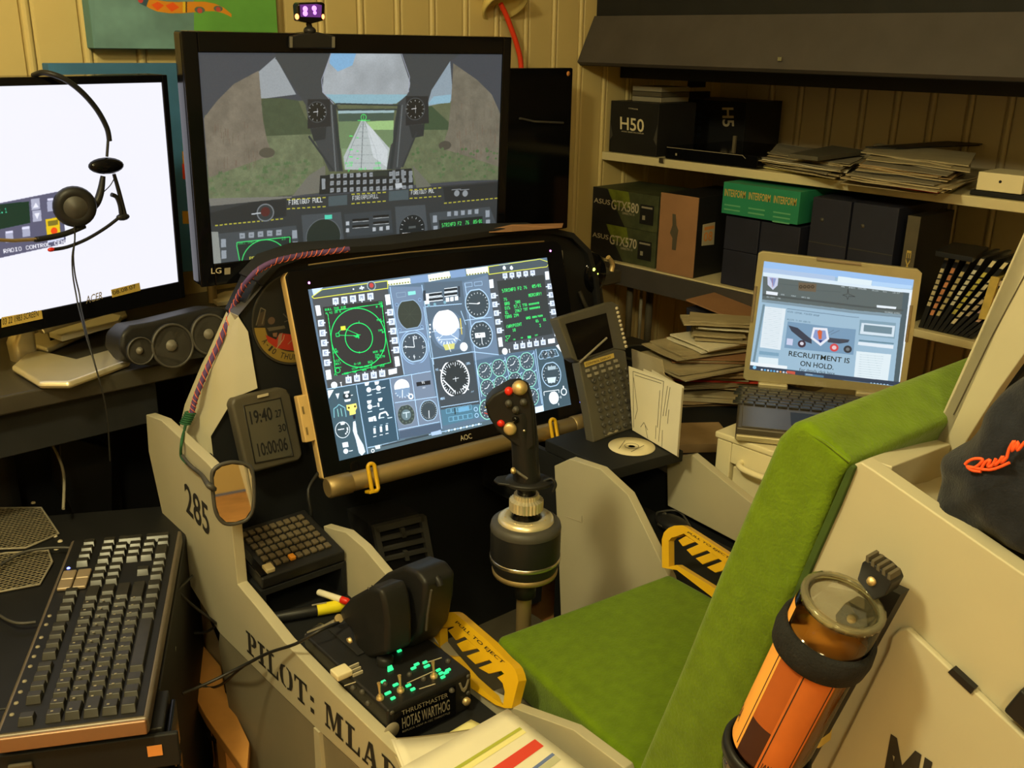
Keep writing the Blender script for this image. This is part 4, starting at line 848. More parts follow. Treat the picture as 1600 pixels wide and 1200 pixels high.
def keybox(x, y, r=15, n=None):
    P([(x-r, y-r), (x+r, y-r*1.2), (x+r*1.15, y+r), (x-r*.85, y+r*1.15)], (.80, .85, .93)); P([(x-r*.5, y-r*.55), (x+r*.5, y-r*.65), (x+r*.6, y+r*.5), (x-r*.4, y+r*.6)], (.55, .60, .68))
    if n: LL([(x, y), (x+n[0]*24, y+n[1]*24)], 6, (.82, .87, .94))
for k in range(5):
    keybox(268+k*43.5, 322-k*6, n=(.1, 1)); keybox(195+k*7.5, 432+k*49.5, n=(1, -.12)); keybox(541+k*7.5, 378+k*47, n=(-1, .1)); keybox(333+k*42, 716-k*8, n=(-.1, -1))
    keybox(1115+k*34.5, 195-k*3.6, 11.5, (.1, 1)); keybox(1057+k*7.4, 295+k*43.5, 12.5, (1, -.1)); keybox(1340+k*6, 248+k*42.5, 12.5, (-1, .1)); keybox(1170+k*34, 550-k*5.5, 12, (-.1, -1))
for a in (([(166, 345), (190, 342), (198, 392), (175, 396)]), ([(515, 290), (540, 287), (546, 338), (522, 342)]), ([(562, 600), (585, 597), (592, 645), (568, 650)]), ([(218, 668), (243, 664), (250, 712), (224, 716)]), ([(532, 665), (575, 656), (576, 682), (535, 692)]), ([(1036, 215), (1056, 212), (1060, 255), (1040, 258)]), ([(1315, 175), (1334, 172), (1338, 213), (1319, 216)]), ([(1080, 505), (1100, 502), (1106, 548), (1086, 551)]), ([(1360, 455), (1378, 452), (1384, 495), (1364, 498)]), ([(1330, 512), (1364, 507), (1366, 530), (1332, 535)])): P(a, (.90, .94, .99))
cv.D(262, 742, 16, wh); cv.D(1115, 573, 14, wh); cv.S(288, 728, 'I', 24, wh, bold=1); cv.S(1132, 562, 'I', 20, wh, bold=1)
# left MFD
P([(205, 352), (505, 318), (560, 652), (262, 695)], (.165, .17, .18)); G = (.10, .92, .42)
LL([(230, 385), (262, 625), (268, 690)], 3.5, G); LL([(265, 368), (500, 335), (520, 500), (545, 628), (300, 688)], 3.5, G)
cv.D(385, 505, 138, G, r0=134); cv.D(386, 505, 70, G, r0=66); P([(400, 640), (600, 600), (600, 500), (528, 500), (520, 560)], (.165, .17, .18), al=0)
LL([(278, 492), (378, 495)], 3, G); LL([(275, 488), (305, 455), (385, 490)], 3, G); LL([(386, 420), (386, 430)], 3, G); LL([(388, 572), (388, 584)], 3, G)
for k in range(16): a = k*pi/8; LL([(378, 495), (378+(6+k % 5*4)*cos(a), 497+(5+k % 4*3)*sin(a))], 3, G)
P([(293, 448), (318, 445), (320, 466), (296, 469)], (.80, .82, .25)); P([(270, 483), (286, 481), (288, 498), (272, 500)], (.1, .3, .2)); LL([(270, 483), (286, 481), (288, 498), (272, 500), (270, 483)], 3, G)
for x, y, s_, h in ((215, 360, 'BULL 340 110', 11), (218, 378, 'N 42 20 E', 11), (482, 325, '28', 14), (470, 345, 'M 38', 12), (474, 412, 'MSG', 10), (496, 420, 'P7', 11), (480, 465, 'IDM', 10), (500, 472, 'R6', 11), (256, 560, '14', 11), (258, 572, 'LOC', 10), (262, 616, '113', 11), (265, 632, 'DCLT', 10), (360, 632, 'A-10', 11), (350, 655, 'CCIP 00 000 0', 10), (455, 572, 'HDG 283', 11), (465, 588, 'TAS', 11), (465, 600, 'TH 270', 11), (430, 622, 'DCS', 11), (262, 686, 'F1', 10), (310, 680, 'TAD', 10), (352, 672, 'TGP', 10), (400, 662, 'MSG', 10), (445, 654, 'STAT', 10), (490, 642, 'OSB', 10)): cv.S(x, y, s_, h, G, wf=.7, bold=1)
cv.D(280, 668, 13, G, r0=10); LL([(265, 655), (298, 652)], 3, G)
# right MFD
P([(1075, 222), (1310, 190), (1355, 485), (1122, 530)], (.19, .21, .22)); G = (.25, .95, .45)
for x, y, s_, h in ((1100, 262, 'STRINFO F2', 20), (1208, 247, '76', 18), (1250, 240, '05/01', 20), (1232, 286, 'MERCURY!', 18), (1108, 306, '76', 18), (1112, 328, 'BRG', 18), (1165, 320, '308', 18), (1114, 350, 'DIS', 18), (1160, 342, '57.1', 18), (1202, 336, 'TTG *******', 16), (1116, 372, 'EL', 18), (1164, 364, '2967', 18), (1206, 357, 'TOT *******', 16), (1114, 394, 'TBRG 294', 18), (1220, 400, 'WND ***/***', 16), (1268, 415, 'GS   01', 16), (1120, 442, '<WAYPOINT', 18), (1152, 460, '10', 17), (1286, 436, '3', 18), (1118, 515, 'F1', 11), (1155, 511, 'TAD', 8), (1193, 503, 'TGP', 8), (1264, 490, 'STAT', 8)): cv.S(x, y, s_, h, G, wf=.55, bold=1)
P([(1228, 497), (1245, 494), (1246, 506), (1230, 509)], G); LL([(1118, 497), (1142, 494), (1130, 512), (1118, 497)], 3, G)
# seams
for a in ([(540, 250), (612, 690)], [(700, 240), (760, 640)], [(225, 762), (745, 672)], [(585, 480), (710, 460)], [(710, 350), (745, 605)], [(745, 610), (955, 575), (1085, 590)], [(915, 232), (965, 575), (1000, 900)], [(915, 418), (1050, 402)], [(372, 742), (430, 1090)], [(540, 712), (582, 1015)], [(648, 690), (685, 945)], [(565, 830), (775, 800)], [(752, 612), (800, 960)], [(795, 852), (985, 822)], [(582, 965), (790, 925)], [(430, 1055), (800, 975), (1000, 935)], [(970, 630), (1000, 800)], [(1260, 570), (1300, 835)], [(1115, 600), (1150, 760)], [(1270, 560), (1310, 870)], [(895, 370), (920, 440)], [(720, 350), (900, 335)]): LL(a, 4, lt)
# instruments
def gauge(x, y, r, face=(.22, .27, .30), rim=(.62, .74, .84), n=12, hand=None, sy=1.08, tick=.22, c=wh):
    cv.D(x, y, r*1.06, rim, sy=sy); cv.D(x, y, r*.97, face, sy=sy)
    for k in range(n):
        a = 2*pi*k/n; LL([(x+r*(1-tick)*cos(a), y+r*(1-tick)*sin(a)*sy), (x+r*.92*cos(a), y+r*.92*sin(a)*sy)], 3, c)
    if hand is not None:
        for a, l in hand: a = radians(a); LL([(x, y), (x+r*l*cos(a), y-r*l*sin(a)*sy)], 4, c)
cv.D(640, 388, 62, (.55, .66, .76), sy=1.15); cv.D(640, 388, 59, (.20, .23, .21), sy=1.15)
for a in range(0, 180, 45): LL([(640-45*cos(radians(a)), 388-50*sin(radians(a))), (640+45*cos(radians(a)), 388+50*sin(radians(a)))], 1, (.27, .30, .26))
LL([(572, 282), (618, 276), (620, 298), (576, 304), (572, 282)], 3, (.5, .6, .68)); P([(630, 275), (668, 270), (670, 288), (632, 293)], (.50, .82, .78))
for x, y in ((575, 340), (590, 465), (700, 450), (690, 315)): cv.D(x, y, 8, (.5, .62, .75)); cv.D(x, y, 5, (.33, .42, .52))
gauge(663, 552, 60, hand=((98, .85), (178, .8)), n=12, tick=.18, face=(.24, .29, .33)); cv.D(663, 552, 72, (.55, .68, .82), r0=68, sy=1.08)
for k, s_ in enumerate(('12', '3', '6', '9')): a = radians(90-k*90); x, y = cv.m(663+42*cos(a), 552-46*sin(a)); cv.S(x-6, y-8, s_, 14, wh, True, bold=1)
P([(712, 285), (735, 283), (738, 335), (715, 338)], (.9, .92, .95)); P([(705, 270), (718, 268), (722, 320), (708, 322)], (.18, .22, .26)); P([(880, 248), (890, 246), (892, 300), (884, 302)], (.18, .22, .26))
for x, y, l in ((735, 292, 65), (735, 315, 70), (812, 268, 65), (812, 290, 65)): LL([(x, y), (x+l, y-8)], 12, (.12, .15, .18)); LL([(x, y+9), (x+l, y+1)], 4, wh); LL([(x, y-8), (x+l, y-16)], 3, wh)
for x, y in ((828, 315), (850, 312), (873, 308)): P([(x-8, y-10), (x+8, y-12), (x+9, y+9), (x-8, y+11)], (.95, .97, 1))
for x, y in ((735, 343), (765, 338), (815, 328)): cv.D(x, y, 7, (.45, .62, .68))
# attitude ball
cv.D(830, 468, 88, (.34, .42, .50)); cv.D(822, 445, 66, (.98, .99, 1.0), sy=1.08); P([(750, 475), (905, 452), (905, 560), (840, 570), (770, 545)], (.34, .42, .50)); cv.D(825, 480, 62, (.50, .60, .72), sy=1.05); P([(750, 380), (890, 370), (898, 456), (850, 462), (822, 470), (790, 466), (758, 474)], (.34, .42, .50), al=0)
cv.D(822, 432, 62, (.98, .99, 1.0), sy=.86); LL([(750, 476), (905, 455)], 3, (.8, .88, .95)); LL([(822, 475), (780, 515), (880, 510), (822, 475)], 3, (.85, .9, .95)); LL([(822, 375), (822, 390)], 4, wh)
for k in range(9): a = radians(205+k*16); LL([(826+46*cos(a), 482-46*sin(a)), (826+58*cos(a), 482-60*sin(a))], 4, wh)
P([(805, 540), (865, 532), (862, 560), (818, 568)], (.75, .75, .45)); LL([(825, 520), (845, 575)], 3, wh); LL([(892, 408), (900, 488)], 5, (.93, .80, .25)); cv.D(910, 550, 19, (.95, .97, .99)); LL([(895, 520), (880, 510)], 3, lt)
for y in (440, 460, 478, 500): cv.D(741, y, 4, wh)
gauge(978, 335, 58, n=20, hand=((178, .75),), tick=.2); gauge(998, 490, 54, n=18, hand=((275, .8),), tick=.22); P([(965, 482), (1015, 478), (1018, 502), (968, 507)], wh); cv.S(970, 487, '0 50', 10, (.2, .2, .2)); LL([(978, 335), (990, 330)], 8, wh)
LL([(915, 232), (950, 228), (952, 248), (918, 252), (915, 232)], 2, lt); LL([(962, 228), (1000, 222), (1002, 242), (964, 246), (962, 228)], 2, lt)
# HSI
cv.D(867, 707, 74, (.17, .20, .22), sy=1.15); cv.D(867, 707, 72, wh, r0=66, sy=1.15)
for k in range(36): a = k*pi/18; LL([(867+(60 if k % 3 else 52)*cos(a), 707+(60 if k % 3 else 52)*1.15*sin(a)), (867+70*cos(a), 707+70*1.15*sin(a))], 3.5, wh)
LL([(806, 715), (868, 778)], 7, wh); LL([(855, 712), (885, 706)], 3, wh); LL([(868, 700), (870, 725)], 3, wh); LL([(790, 665), (820, 690)], 6, wh); LL([(905, 745), (935, 765)], 7, wh); LL([(925, 745), (900, 762)], 5, wh)
for x, y, s_ in ((768, 660, 'MI'), (920, 630, 'CRS'), (792, 805, 'HDG'), (945, 770, '//')): cv.S(x, y, s_, 12, lt, bold=1)
P([(672, 728), (742, 718), (744, 738), (675, 748)], (.12, .14, .17)); cv.S(698, 723, '91', 13, wh, bold=1); cv.S(703, 752, 'HDG', 8, wh)
cv.D(600, 750, 38, (.95, .97, 1.), sy=.9); P([(563, 765), (640, 752), (640, 800), (600, 805), (570, 795)], (.45, .55, .66)); LL([(603, 765), (603, 800)], 4, wh)
for k in range(7): a = radians(210+k*20); LL([(603+34*cos(a), 762-38*sin(a)), (603+42*cos(a), 762-46*sin(a))], 3, wh)
cv.D(645, 798, 13, wh); cv.D(645, 798, 7, (.4, .5, .6))
cv.D(622, 890, 44, (.50, .55, .60), sy=1.12); cv.D(622, 890, 41, (.22, .27, .27), sy=1.12); cv.D(622, 890, 24, (.38, .47, .50)); LL([(605, 882), (640, 876)], 5, (.75, .82, .85)); LL([(622, 878), (624, 905)], 6, (.75, .82, .85))
for k in range(12): a = k*pi/6; cv.D(622+35*cos(a), 890+39*sin(a), 4, (.34, .40, .36))
gauge(735, 868, 42, n=24, hand=((273, .85),), tick=.14)
for k in range(5):
    x = 832+k*26; y = 872-k*4.4; LL([(x-11, y-11), (x+11, y-15), (x+13, y+8), (x-9, y+11), (x-11, y-11)], 2, (.5, .75, .88)); x, y = 845+k*24, 912-k*4; LL([(x-11, y-10), (x+10, y-13), (x+12, y+9), (x-9, y+12), (x-11, y-10)], 2, (.5, .75, .88))
LL([(865, 855), (867, 888)], 7, (.12, .18, .2)); P([(880, 855), (935, 845), (938, 868), (884, 878)], (.40, .62, .75)); cv.D(970, 862, 10, lt, r0=7); cv.D(974, 893, 10, lt, r0=7)
for k in range(12): x = 815+k*15; P([(x, 968-k*3.2), (x+10, 966-k*3.2), (x+9, 976-k*3.2), (x+1, 978-k*3.2)], (.82, .90, .95) if k % 2 else (.55, .68, .78))
P([(745, 978), (795, 965), (800, 985), (750, 995)], (.62, .72, .85)); LL([(500, 1045), (735, 990)], 9, (.20, .25, .28)); cv.D(455, 1070, 9, wh, r0=5); P([(465, 1045), (490, 1040), (492, 1058), (470, 1062)], wh)
# engine gauges
grn = (.55, .85, .76)
for x, y in ((1015, 672), (1085, 655), (1157, 638), (1225, 622), (1028, 755), (1095, 738), (1168, 720), (1238, 708), (1250, 800), (1030, 862)): gauge(x, y, 33 if y != 862 else 40, n=12, hand=((60, .6), (200, .5)), rim=grn, tick=.25, face=(.26, .32, .36)); LL([(x+22, y-32), (x+34, y-42)], 5, lt)
LL([(1012, 880), (1040, 890)], 5, (.8, .25, .2)); LL([(1015, 850), (1030, 858)], 5, (.85, .75, .3))
gauge(1348, 688, 46, n=16, hand=(), tick=.2, face=(.22, .28, .31)); P([(1328, 650), (1370, 645), (1370, 662), (1330, 668)], (.6, .68, .72)); P([(1325, 705), (1372, 700), (1366, 728), (1332, 732)], (.75, .82, .86))
LL([(1285, 600), (1300, 570), (1370, 562), (1385, 595), (1290, 612), (1285, 600)], 4, lt); gauge(1315, 590, 16, n=6, hand=((45, .8),)); gauge(1350, 584, 16, n=6, hand=((120, .8),))
cv.D(1360, 805, 24, wh, sy=1.1); LL([(1312, 795), (1310, 775), (1385, 765), (1386, 780)], 4, wh); cv.D(1410, 775, 15, wh, r0=11); LL([(1408, 745), (1408, 760)], 9, wh); cv.S(1385, 798, '-2', 12, wh, bold=1); cv.S(1380, 832, 'I', 12, wh, bold=2); P([(1252, 855), (1305, 842), (1310, 872), (1258, 885)], (.80, .86, .90))
# switches, lower left
for x, y in ((425, 740), (475, 735), (437, 830), (492, 818)): P([(x-12, y-10), (x+12, y-14), (x+8, y+3), (x-8, y+6)], wh)
for x, y in ((435, 765), (483, 757), (440, 850), (320, 795), (320, 1072)): cv.D(x, y, 12, wh); LL([(x+15, y), (x+35, y-4)], 4, wh)
for x, y in ((438, 792), (484, 780), (500, 862), (440, 875), (445, 905), (500, 905), (540, 905)): LL([(x-12, y+2), (x+12, y-3)], 5, (.8, .88, .92))
for x, y in ((463, 970), (495, 962), (524, 955)): LL([(x, y-14), (x+2, y+14)], 13, wh); LL([(x-6, y+30), (x+10, y+27)], 4, wh); LL([(x-4, y-20), (x+8, y-22)], 4, (.7, .8, .85))
P([(432, 905), (455, 900), (458, 922), (436, 925)], wh); P([(455, 898), (468, 895), (475, 920), (462, 922)], wh); LL([(487, 910), (490, 885), (520, 875), (532, 895)], 9, wh); LL([(482, 830), (484, 850)], 10, wh)
P([(268, 785), (288, 782), (280, 812)], wh); cv.D(325, 795, 20, (.12, .18, .22), sy=.8); cv.D(325, 795, 8, wh); P([(310, 775), (338, 770), (336, 782), (312, 786)], wh); P([(312, 815), (345, 810), (342, 822), (316, 826)], wh)
LL([(262, 905), (260, 860), (275, 850), (285, 838), (298, 845), (315, 855), (322, 900)], 4, (.5, .75, .80)); LL([(278, 860), (284, 900)], 3, (.6, .9, .85)); LL([(295, 856), (302, 898)], 3, (.6, .9, .85))
cv.D(304, 965, 37, wh, sy=1.05); cv.D(304, 965, 34, (.20, .28, .32), sy=1.05); LL([(280, 965), (312, 960)], 5, wh); P([(292, 930), (315, 926), (314, 938), (296, 942)], wh)
for a in (20, 0, -25, -50): cv.D(304+25*cos(radians(a)), 965-25*sin(radians(a)), 4, wh)
P([(322, 842), (372, 832), (376, 855), (368, 870), (370, 885), (340, 893), (338, 872), (326, 866)], (.95, .88, .45)); cv.D(335, 855, 5, (.25, .2, .05)); cv.D(366, 848, 5, (.25, .2, .05)); P([(355, 893), (368, 890), (368, 910), (358, 912)], (.10, .13, .2))
P([(356, 925), (368, 920), (378, 985), (390, 1010), (408, 1040), (418, 1075), (400, 1095), (385, 1080), (370, 1015), (355, 970)], (.82, .86, .90)); P([(302, 1030), (330, 1025), (334, 1050), (306, 1054)], wh)
cv.a = np.clip(cv.a*1.02, 0, 1)
O('screen', MB().quad(fA, 0, WA, 0, HA, .0008), immat('instrument_picture', cv, 1.5), AO)

# ------------------------------------------------------------------ gold support tube with hooks
bf = FF(1.235)
t = T('support_bar', 'dull gold tube holding up the lower edge of the touch screen', 'bar', bf.pt(700, 715))
pA, pB = fA.w(fA.at(511, 757)[0]-.004, fA.at(511, 757)[1]-.004, .012), fA.w(fA.at(916, 655)[0], fA.at(916, 655)[1]-.003, .012)
d = (pB-pA)/np.linalg.norm(pB-pA); Lb = np.linalg.norm(pB-pA)
O('tube', MB().lathe(pA, d, [(.0145, 0), (.0155, .002), (.0155, Lb-.002), (.0145, Lb)], 24), 'gold_tube', t)
for s0, s1 in ((-.002, .04), (Lb-.045, Lb+.002)): O('end_sleeve', MB().lathe(pA+d*s0, d, [(.0150, 0), (.0172, .002), (.0172, s1-s0-.002), (.0150, s1-s0)], 24), 'gold_tube', t)
for x, y in ((583, 746), (866, 674)):
    hf_ = Fr(fA.pt(x, y, .030), fA.ex, fA.ey); c0 = np.array(hf_.at(x, y)); r_ = .006; L2 = .0165
    ring = [hf_.w(c0[0]+r_*cos(a), c0[1]+(L2 if a < pi else -L2)+r_*sin(a), 0) for a in np.linspace(0, 2*pi, 17)[:-1]]
    O('hook', MB().tube(ring, .0034, 8, closed=True), 'yellow_paint', t)
    O('hook_foot', MB().box(hf_, c0[0]-.012, c0[0]+.004, c0[1]-L2-.008, c0[1]-L2-.003, -.016, .003), 'yellow_paint', t, .001)
# ------------------------------------------------------------------ flight stick on its extension column
sc_ = FF(.905).pt(822, 800); base = np.array([sc_[0], sc_[1], 0])
t = T('flight_stick', 'black flight stick with red buttons on a tall drum-shaped base and pole', 'joystick', base+Zv*.10)
def zat(y, v=.905): return FF(v).pt(822, y)[2]
zr = zat(812)
O('pole', MB().lathe(base+Zv*.091, Zv, [(.0108, 0), (.0108, zat(905)-.1)], 20), 'gold_tube', t)
O('pole_sleeve', MB().lathe(base+Zv*(zat(930)), Zv, [(.0125, 0), (.0165, .002), (.0165, .022), (.013, .024)], 20), 'black_satin', t)
O('pole_collar', MB().lathe(base+Zv*(zat(905)-.012), Zv, [(.0135, 0), (.0135, .030)], 20), 'steel', t)
zb = zat(872)-.018; R0 = .0485
O('drum', MB().lathe(base+Zv*zb, Zv, [(0, 0), (R0*.86, 0), (R0*.92, .006), (R0*.95, .010), (R0, .016), (R0, zr-zb-.014), (R0*.97, zr-zb-.006), (R0*.78, zr-zb), (0, zr-zb)], 48), 'black_satin', t, 0)
O('outer_rim', MB().lathe(base+Zv*(zr-.012), Zv, [(R0*1.005, 0), (R0*1.01, .003), (R0*.98, .009), (R0*.86, .0125), (R0*.80, .0125)], 48), 'dark_grey', t)
O('drum_base_ring', MB().lathe(base+Zv*(zb-.004), Zv, [(R0*.80, 0), (R0*.93, .002), (R0*.95, .008), (R0*.86, .011)], 48), 'gold_tube', t)
O('drum_band', MB().lathe(base+Zv*(zb+.020), Zv, [(R0*1.0, 0), (R0*1.02, .001), (R0*1.02, .005), (R0, .006)], 48), 'steel', t)
rg = O('top_ring', MB().lathe(base+Zv*(zr-.001), Zv, [(R0*.80, 0), (R0*.78, .005), (R0*.70, .008), (R0*.50, .009), (R0*.40, .005), (R0*.40, 0)], 48), 'silver', t)
for k in range(8): a = k*pi/4+.3; O('ring_bolt', MB().lathe(base+Zv*(zr+.006)+np.array([cos(a), sin(a), 0])*R0*.60, Zv, [(.002, 0), (.002, .0015), (0, .0018)], 8), 'brass', rg)
O('boot', MB().lathe(base+Zv*zr, Zv, [(R0*.42, 0), (R0*.40, .008), (R0*.30, .012), (R0*.32, .016)], 32), 'black_gloss', t)
O('knurled_nut', MB().lathe(base+Zv*(zr+.016), Zv, [(.016, 0), (.0235, .001), (.0235, .015), (.018, .018), (.017, .024)], 56, gear=-.05, smooth=False), 'silver', t)
O('shaft', MB().lathe(base+Zv*(zr+.038), Zv, [(.013, 0), (.013, .015), (.016, .017), (.016, .028), (.013, .030)], 24), 'black_gloss', t)
# hand rest and grip, in a plane through the column facing the camera
gf = Fr(base, (.735, -.678, 0), Zv)
def gp(x, y, h=0): return gf.pt(x, y, h)
O('hand_rest', MB().lathe(gp(824, 754), Zv, [(.018, -.003), (.024, -.001), (.0265, .002), (.024, .005), (.015, .006)], 28, sx=1.35, exd=gf.ex), 'black_satin', t)
O('rest_paddle', MB().ext(Fr(gp(790, 750), gf.ex, -gf.ez), [(-.016, -.004), (-.010, -.014), (.012, -.018), (.026, -.010), (.026, .010), (.004, .014), (-.012, .008)], -.002, .002), 'black_satin', t, .0015)
O('rest_horn', MB().tube([gp(850, 752, .005), gp(862, 748, .006), gp(868, 758, .008), gp(863, 768, .008)], .0022, 6, spline=4), 'black_satin', t)
O('grip', MB().tube([gp(824, 756), gp(822, 735), gp(820, 710), gp(818, 690), gp(815, 670), gp(812, 652), gp(810, 640)], [.019, .0185, .0175, .0165, .0175, .019, .018], 20, spline=4), 'black_satin', t)
O('grip_head', MB().px(gf, [(778, 668), (763, 645), (758, 625), (770, 612), (795, 598), (812, 596), (826, 603), (832, 622), (834, 650), (836, 690), (824, 700), (806, 690)], .016, -.017), 'black_satin', t, .004, 3)
O('grip_spine', MB().px(gf, [(826, 604), (836, 640), (842, 700), (842, 752), (834, 756), (826, 700)], .010, -.012), 'black_paint', t, .003)
O('trim_hat', MB().ell(gp(812, 606, .014), gf.ex*.0105, gf.ey*.0100, gf.ez*.010, 16, 10), 'brass', t, label='round dull brass hat switch')
O('weapon_button', MB().lathe(gp(795, 612, .012), gf.ez+gf.ey*.6, [(.0055, 0), (.0055, .006), (.004, .008), (0, .0085)], 16), 'red_plastic', t, label='red button on top of the grip')
O('trigger_tip', MB().lathe(gp(786, 659, .010), gf.ez-gf.ex*.6, [(.005, 0), (.0052, .007), (.003, .010), (0, .0105)], 14), 'red_plastic', t, label='red side button')
O('side_hat', MB().lathe(gp(797, 669, .016), gf.ez, [(.0085, 0), (.0085, .005), (.006, .007), (0, .007)], 18), 'brass', t, label='round dull brass side switch')
for x, y, m_ in ((795, 630, 'dark_grey'), (806, 640, 'dark_grey'), (818, 628, 'dark_grey'), (806, 655, 'black_gloss')): O('hat_switch', MB().lathe(gp(x, y, .016), gf.ez, [(.005, 0), (.0045, .004), (0, .005)], 12), m_, t)
O('screw', MB().lathe(gp(819, 673, .017), gf.ez, [(.0022, 0), (.002, .0015), (0, .002)], 8), 'steel', t); O('pinky_stud', MB().lathe(gp(802, 734, .018), gf.ez, [(.0035, 0), (.0035, .006), (0, .007)], 10), 'brass', t)
O('bracket', MB().tube([gp(805, 735, .018), gp(815, 742, .018), gp(824, 748, .018)], .002, 6), 'mid_grey', t)
# ------------------------------------------------------------------ small keypad on the riser
kp = Fr(W(.590, 1.165, .5025), U, V*.985+Zv*.17)
t = T('keypad', 'small black keypad with amber keys on top of the left console box', 'keypad', W(.59, 1.24, .503))
O('case', MB().box(kp, -.068, .068, .0, .125, .001, .020), 'black_satin', t, .003)
O('side_cover', MB().box(kp, -.068, -.058, .005, .12, .0201, .023), 'black_gloss', t)
kk = None
for r in range(6):
    for c in range(9):
        p = kp.w(-.045+c*.0118, .022+r*.0165, .020)
        m_ = 'amber_key' if (r == 0 and c == 3) else ('warm_key' if (c+r) % 4 or r > 1 else 'warm_key')
        if kk is None:
            mat('warm_key', (.10, .08, .05), .4, nz=.15, sc=60); mat('amber_key', (.75, .30, .03), .4); mat('pale_key', (.55, .48, .30), .4)
            kk = O('key', MB().box(Fr(p, kp.ex, kp.ey), -.0045, .0045, -.0055, .0055, 0, .005), 'warm_key', t, .001, 1); k0 = p
        elif m_ == 'amber_key': O('key', MB().box(Fr(p, kp.ex, kp.ey), -.0045, .0045, -.0055, .0055, 0, .006), 'amber_key', t, .001, 1, label='amber key')
        else: copy_part(kk, t, ORG[t.name]+(p-k0))
O('corner_key', MB().box(Fr(kp.w(-.050, .012, .0205), kp.ex, kp.ey), -.008, .006, -.006, .010, 0, .007), 'pale_key', t, .0015, label='pale key')
c = O('keypad_cable', MB().tube([FF(1.30).pt(500, 735), FF(1.28).pt(482, 765), FF(1.27).pt(486, 800), FF(1.28).pt(486, 820), FF(1.29).pt(470, 830), kp.w(.0, .128, .012)], .0028, 6, spline=5), 'cable_black'); tag(c, 'black cable looping from behind the touch screen to the small keypad', 'cable')

# ------------------------------------------------------------------ throttle unit
TB = FF(.830)
zt = .500
t = T('throttle_unit', 'black dual-lever throttle control box with glowing green labels', 'throttle', W(.58, .93, .4445))
th = t
ul, ur = TB.at(584, 1121)[0], TB.at(731, 1052)[0]
ua, ub = .517, .643
bx = FF(.830)
O('base_box', MB().ext(FT(.4445), [(ua, .830), (ub, .830), (ub, 1.035), (ua, 1.035)], 0, zt-.4445), 'black_satin', t, .004, 3)
ft = FT(zt)
# front plate with lettering
O('front_plate', MB().box(bx, ua+.006, ub-.026, .4475, .4925, .0003, .0025), 'black_gloss', t, .002)
mb = MB()
words(mb, bx, 'THRUSTMASTER', (628, 1118), (700, 1089), (627.5, 1111), .0028, .0)
words(mb, bx, 'HOTAS WARTHOG', (629, 1139), (703, 1109), (628, 1122), .0028, .012)
words(mb, bx, 'REPLICA USAF A-10C THROTTLE', (629, 1145), (703, 1115), (629, 1142), .0028, .0)
O('plate_lettering', mb, 'dim_lettering', t)
O('round_seal', MB().lathe(bx.w(bx.at(610, 1140)[0], bx.at(610, 1140)[1], .0025), bx.ez, [(.011, 0), (.0105, .001), (0, .0011)], 24), 'dim_lettering', t)
O('wing_emblem', MB().ext(bx, [(ub+d_, h_-.008) for d_, h_ in ((-.021, .499), (-.018, .499), (-.015, .490), (-.0125, .4885), (-.010, .490), (-.007, .499), (-.004, .499), (-.0085, .486), (-.0125, .482), (-.0165, .486))], .0003, .0012), 'dim_lettering', t)
for a, b in ((ua+.006, .495), (ua+.006, .450), (ub-.006, .495), (ub-.006, .470)): O('screw', MB().lathe(bx.w(a, b, .0004), bx.ez, [(.0032, 0), (.003, .0015), (0, .0018)], 10), 'dark_grey', t)
O('thumb_screw', MB().lathe(bx.w(ub-.010, .460, .0004), bx.ez, [(.0055, 0), (.0055, .004), (.003, .006), (0, .006)], 14), 'brass', t)
# backlit labels
rows = [(712, 1003, 9), (690, 1018, 8), (703, 1031, 12), (707, 1036, 11), (645, 1044, 8), (651, 1050, 9), (668, 1036, 9), (672, 1041, 6), (616, 1070, 10), (622, 1086, 9), (614, 1089, 8), (606, 1080, 8), (638, 1069, 9), (646, 1076, 7), (690, 1051, 10), (688, 1046, 8), (626, 1015, 6), (600, 1028, 6), (693, 1056, 6)]
lab = [(599, 1064), (606, 1082), (614, 1090), (618, 1069), (638, 1070), (645, 1076), (646, 1043), (651, 1037), (664, 1034), (667, 1040), (685, 1046), (689, 1051), (697, 1050), (692, 1057), (700, 1046), (624, 1016)]
ft2 = FT(zt+.0022)
for x, y in lab:
    c0 = ft2.at(x, y); w_ = random.choice([.0034, .0040, .0029])
    O('green_label', MB().box(Fr(ft2.w(*c0), U, V), -w_, w_, -.0016, .0016, -.0019, .0002), 'led_green', t)
# ring dial glowing in front of the levers
c0 = ft2.at(602, 1034); O('friction_dial', MB().lathe(ft2.w(*c0), Zv, [(.011, -.002), (.011, .006), (.008, .009), (0, .009)], 20), 'black_satin', t)
c0 = ft2.at(604, 1038)
for k in range(3): O('green_label', MB().box(Fr(ft2.w(c0[0]-.001+.001*k, c0[1]-.012+k*.003), U, V), -.005+k*.001, .003, -.001, .0008, -.0019, .0004), 'led_green', t)
for x, y in ((594, 1092), (626, 1080), (678, 1058)):
    c0 = ft.at(x, y); p = ft.w(*c0)
    s_ = O('toggle_switch', MB().lathe(p, Zv, [(.0048, 0), (.0048, .003), (.003, .004), (.003, .006)], 12), 'brass', t)
    O('toggle_lever', MB().tube([p+Zv*.005, p+Zv*.014+V*.001, p+Zv*.022+V*.002], [.0013, .0016, .0024], 8), 'brass', s_)
for x, y in ((706, 1080), (602, 1070), (640, 1055), (662, 1062), (575, 1100), (566, 1082), (552, 1076), (700, 1034)):
    c0 = ft.at(x, y); O('knob', MB().lathe(ft.w(*c0), Zv, [(.0035, 0), (.0035, .002), (.002, .004), (0, .0045)], 10), 'dark_grey', t)
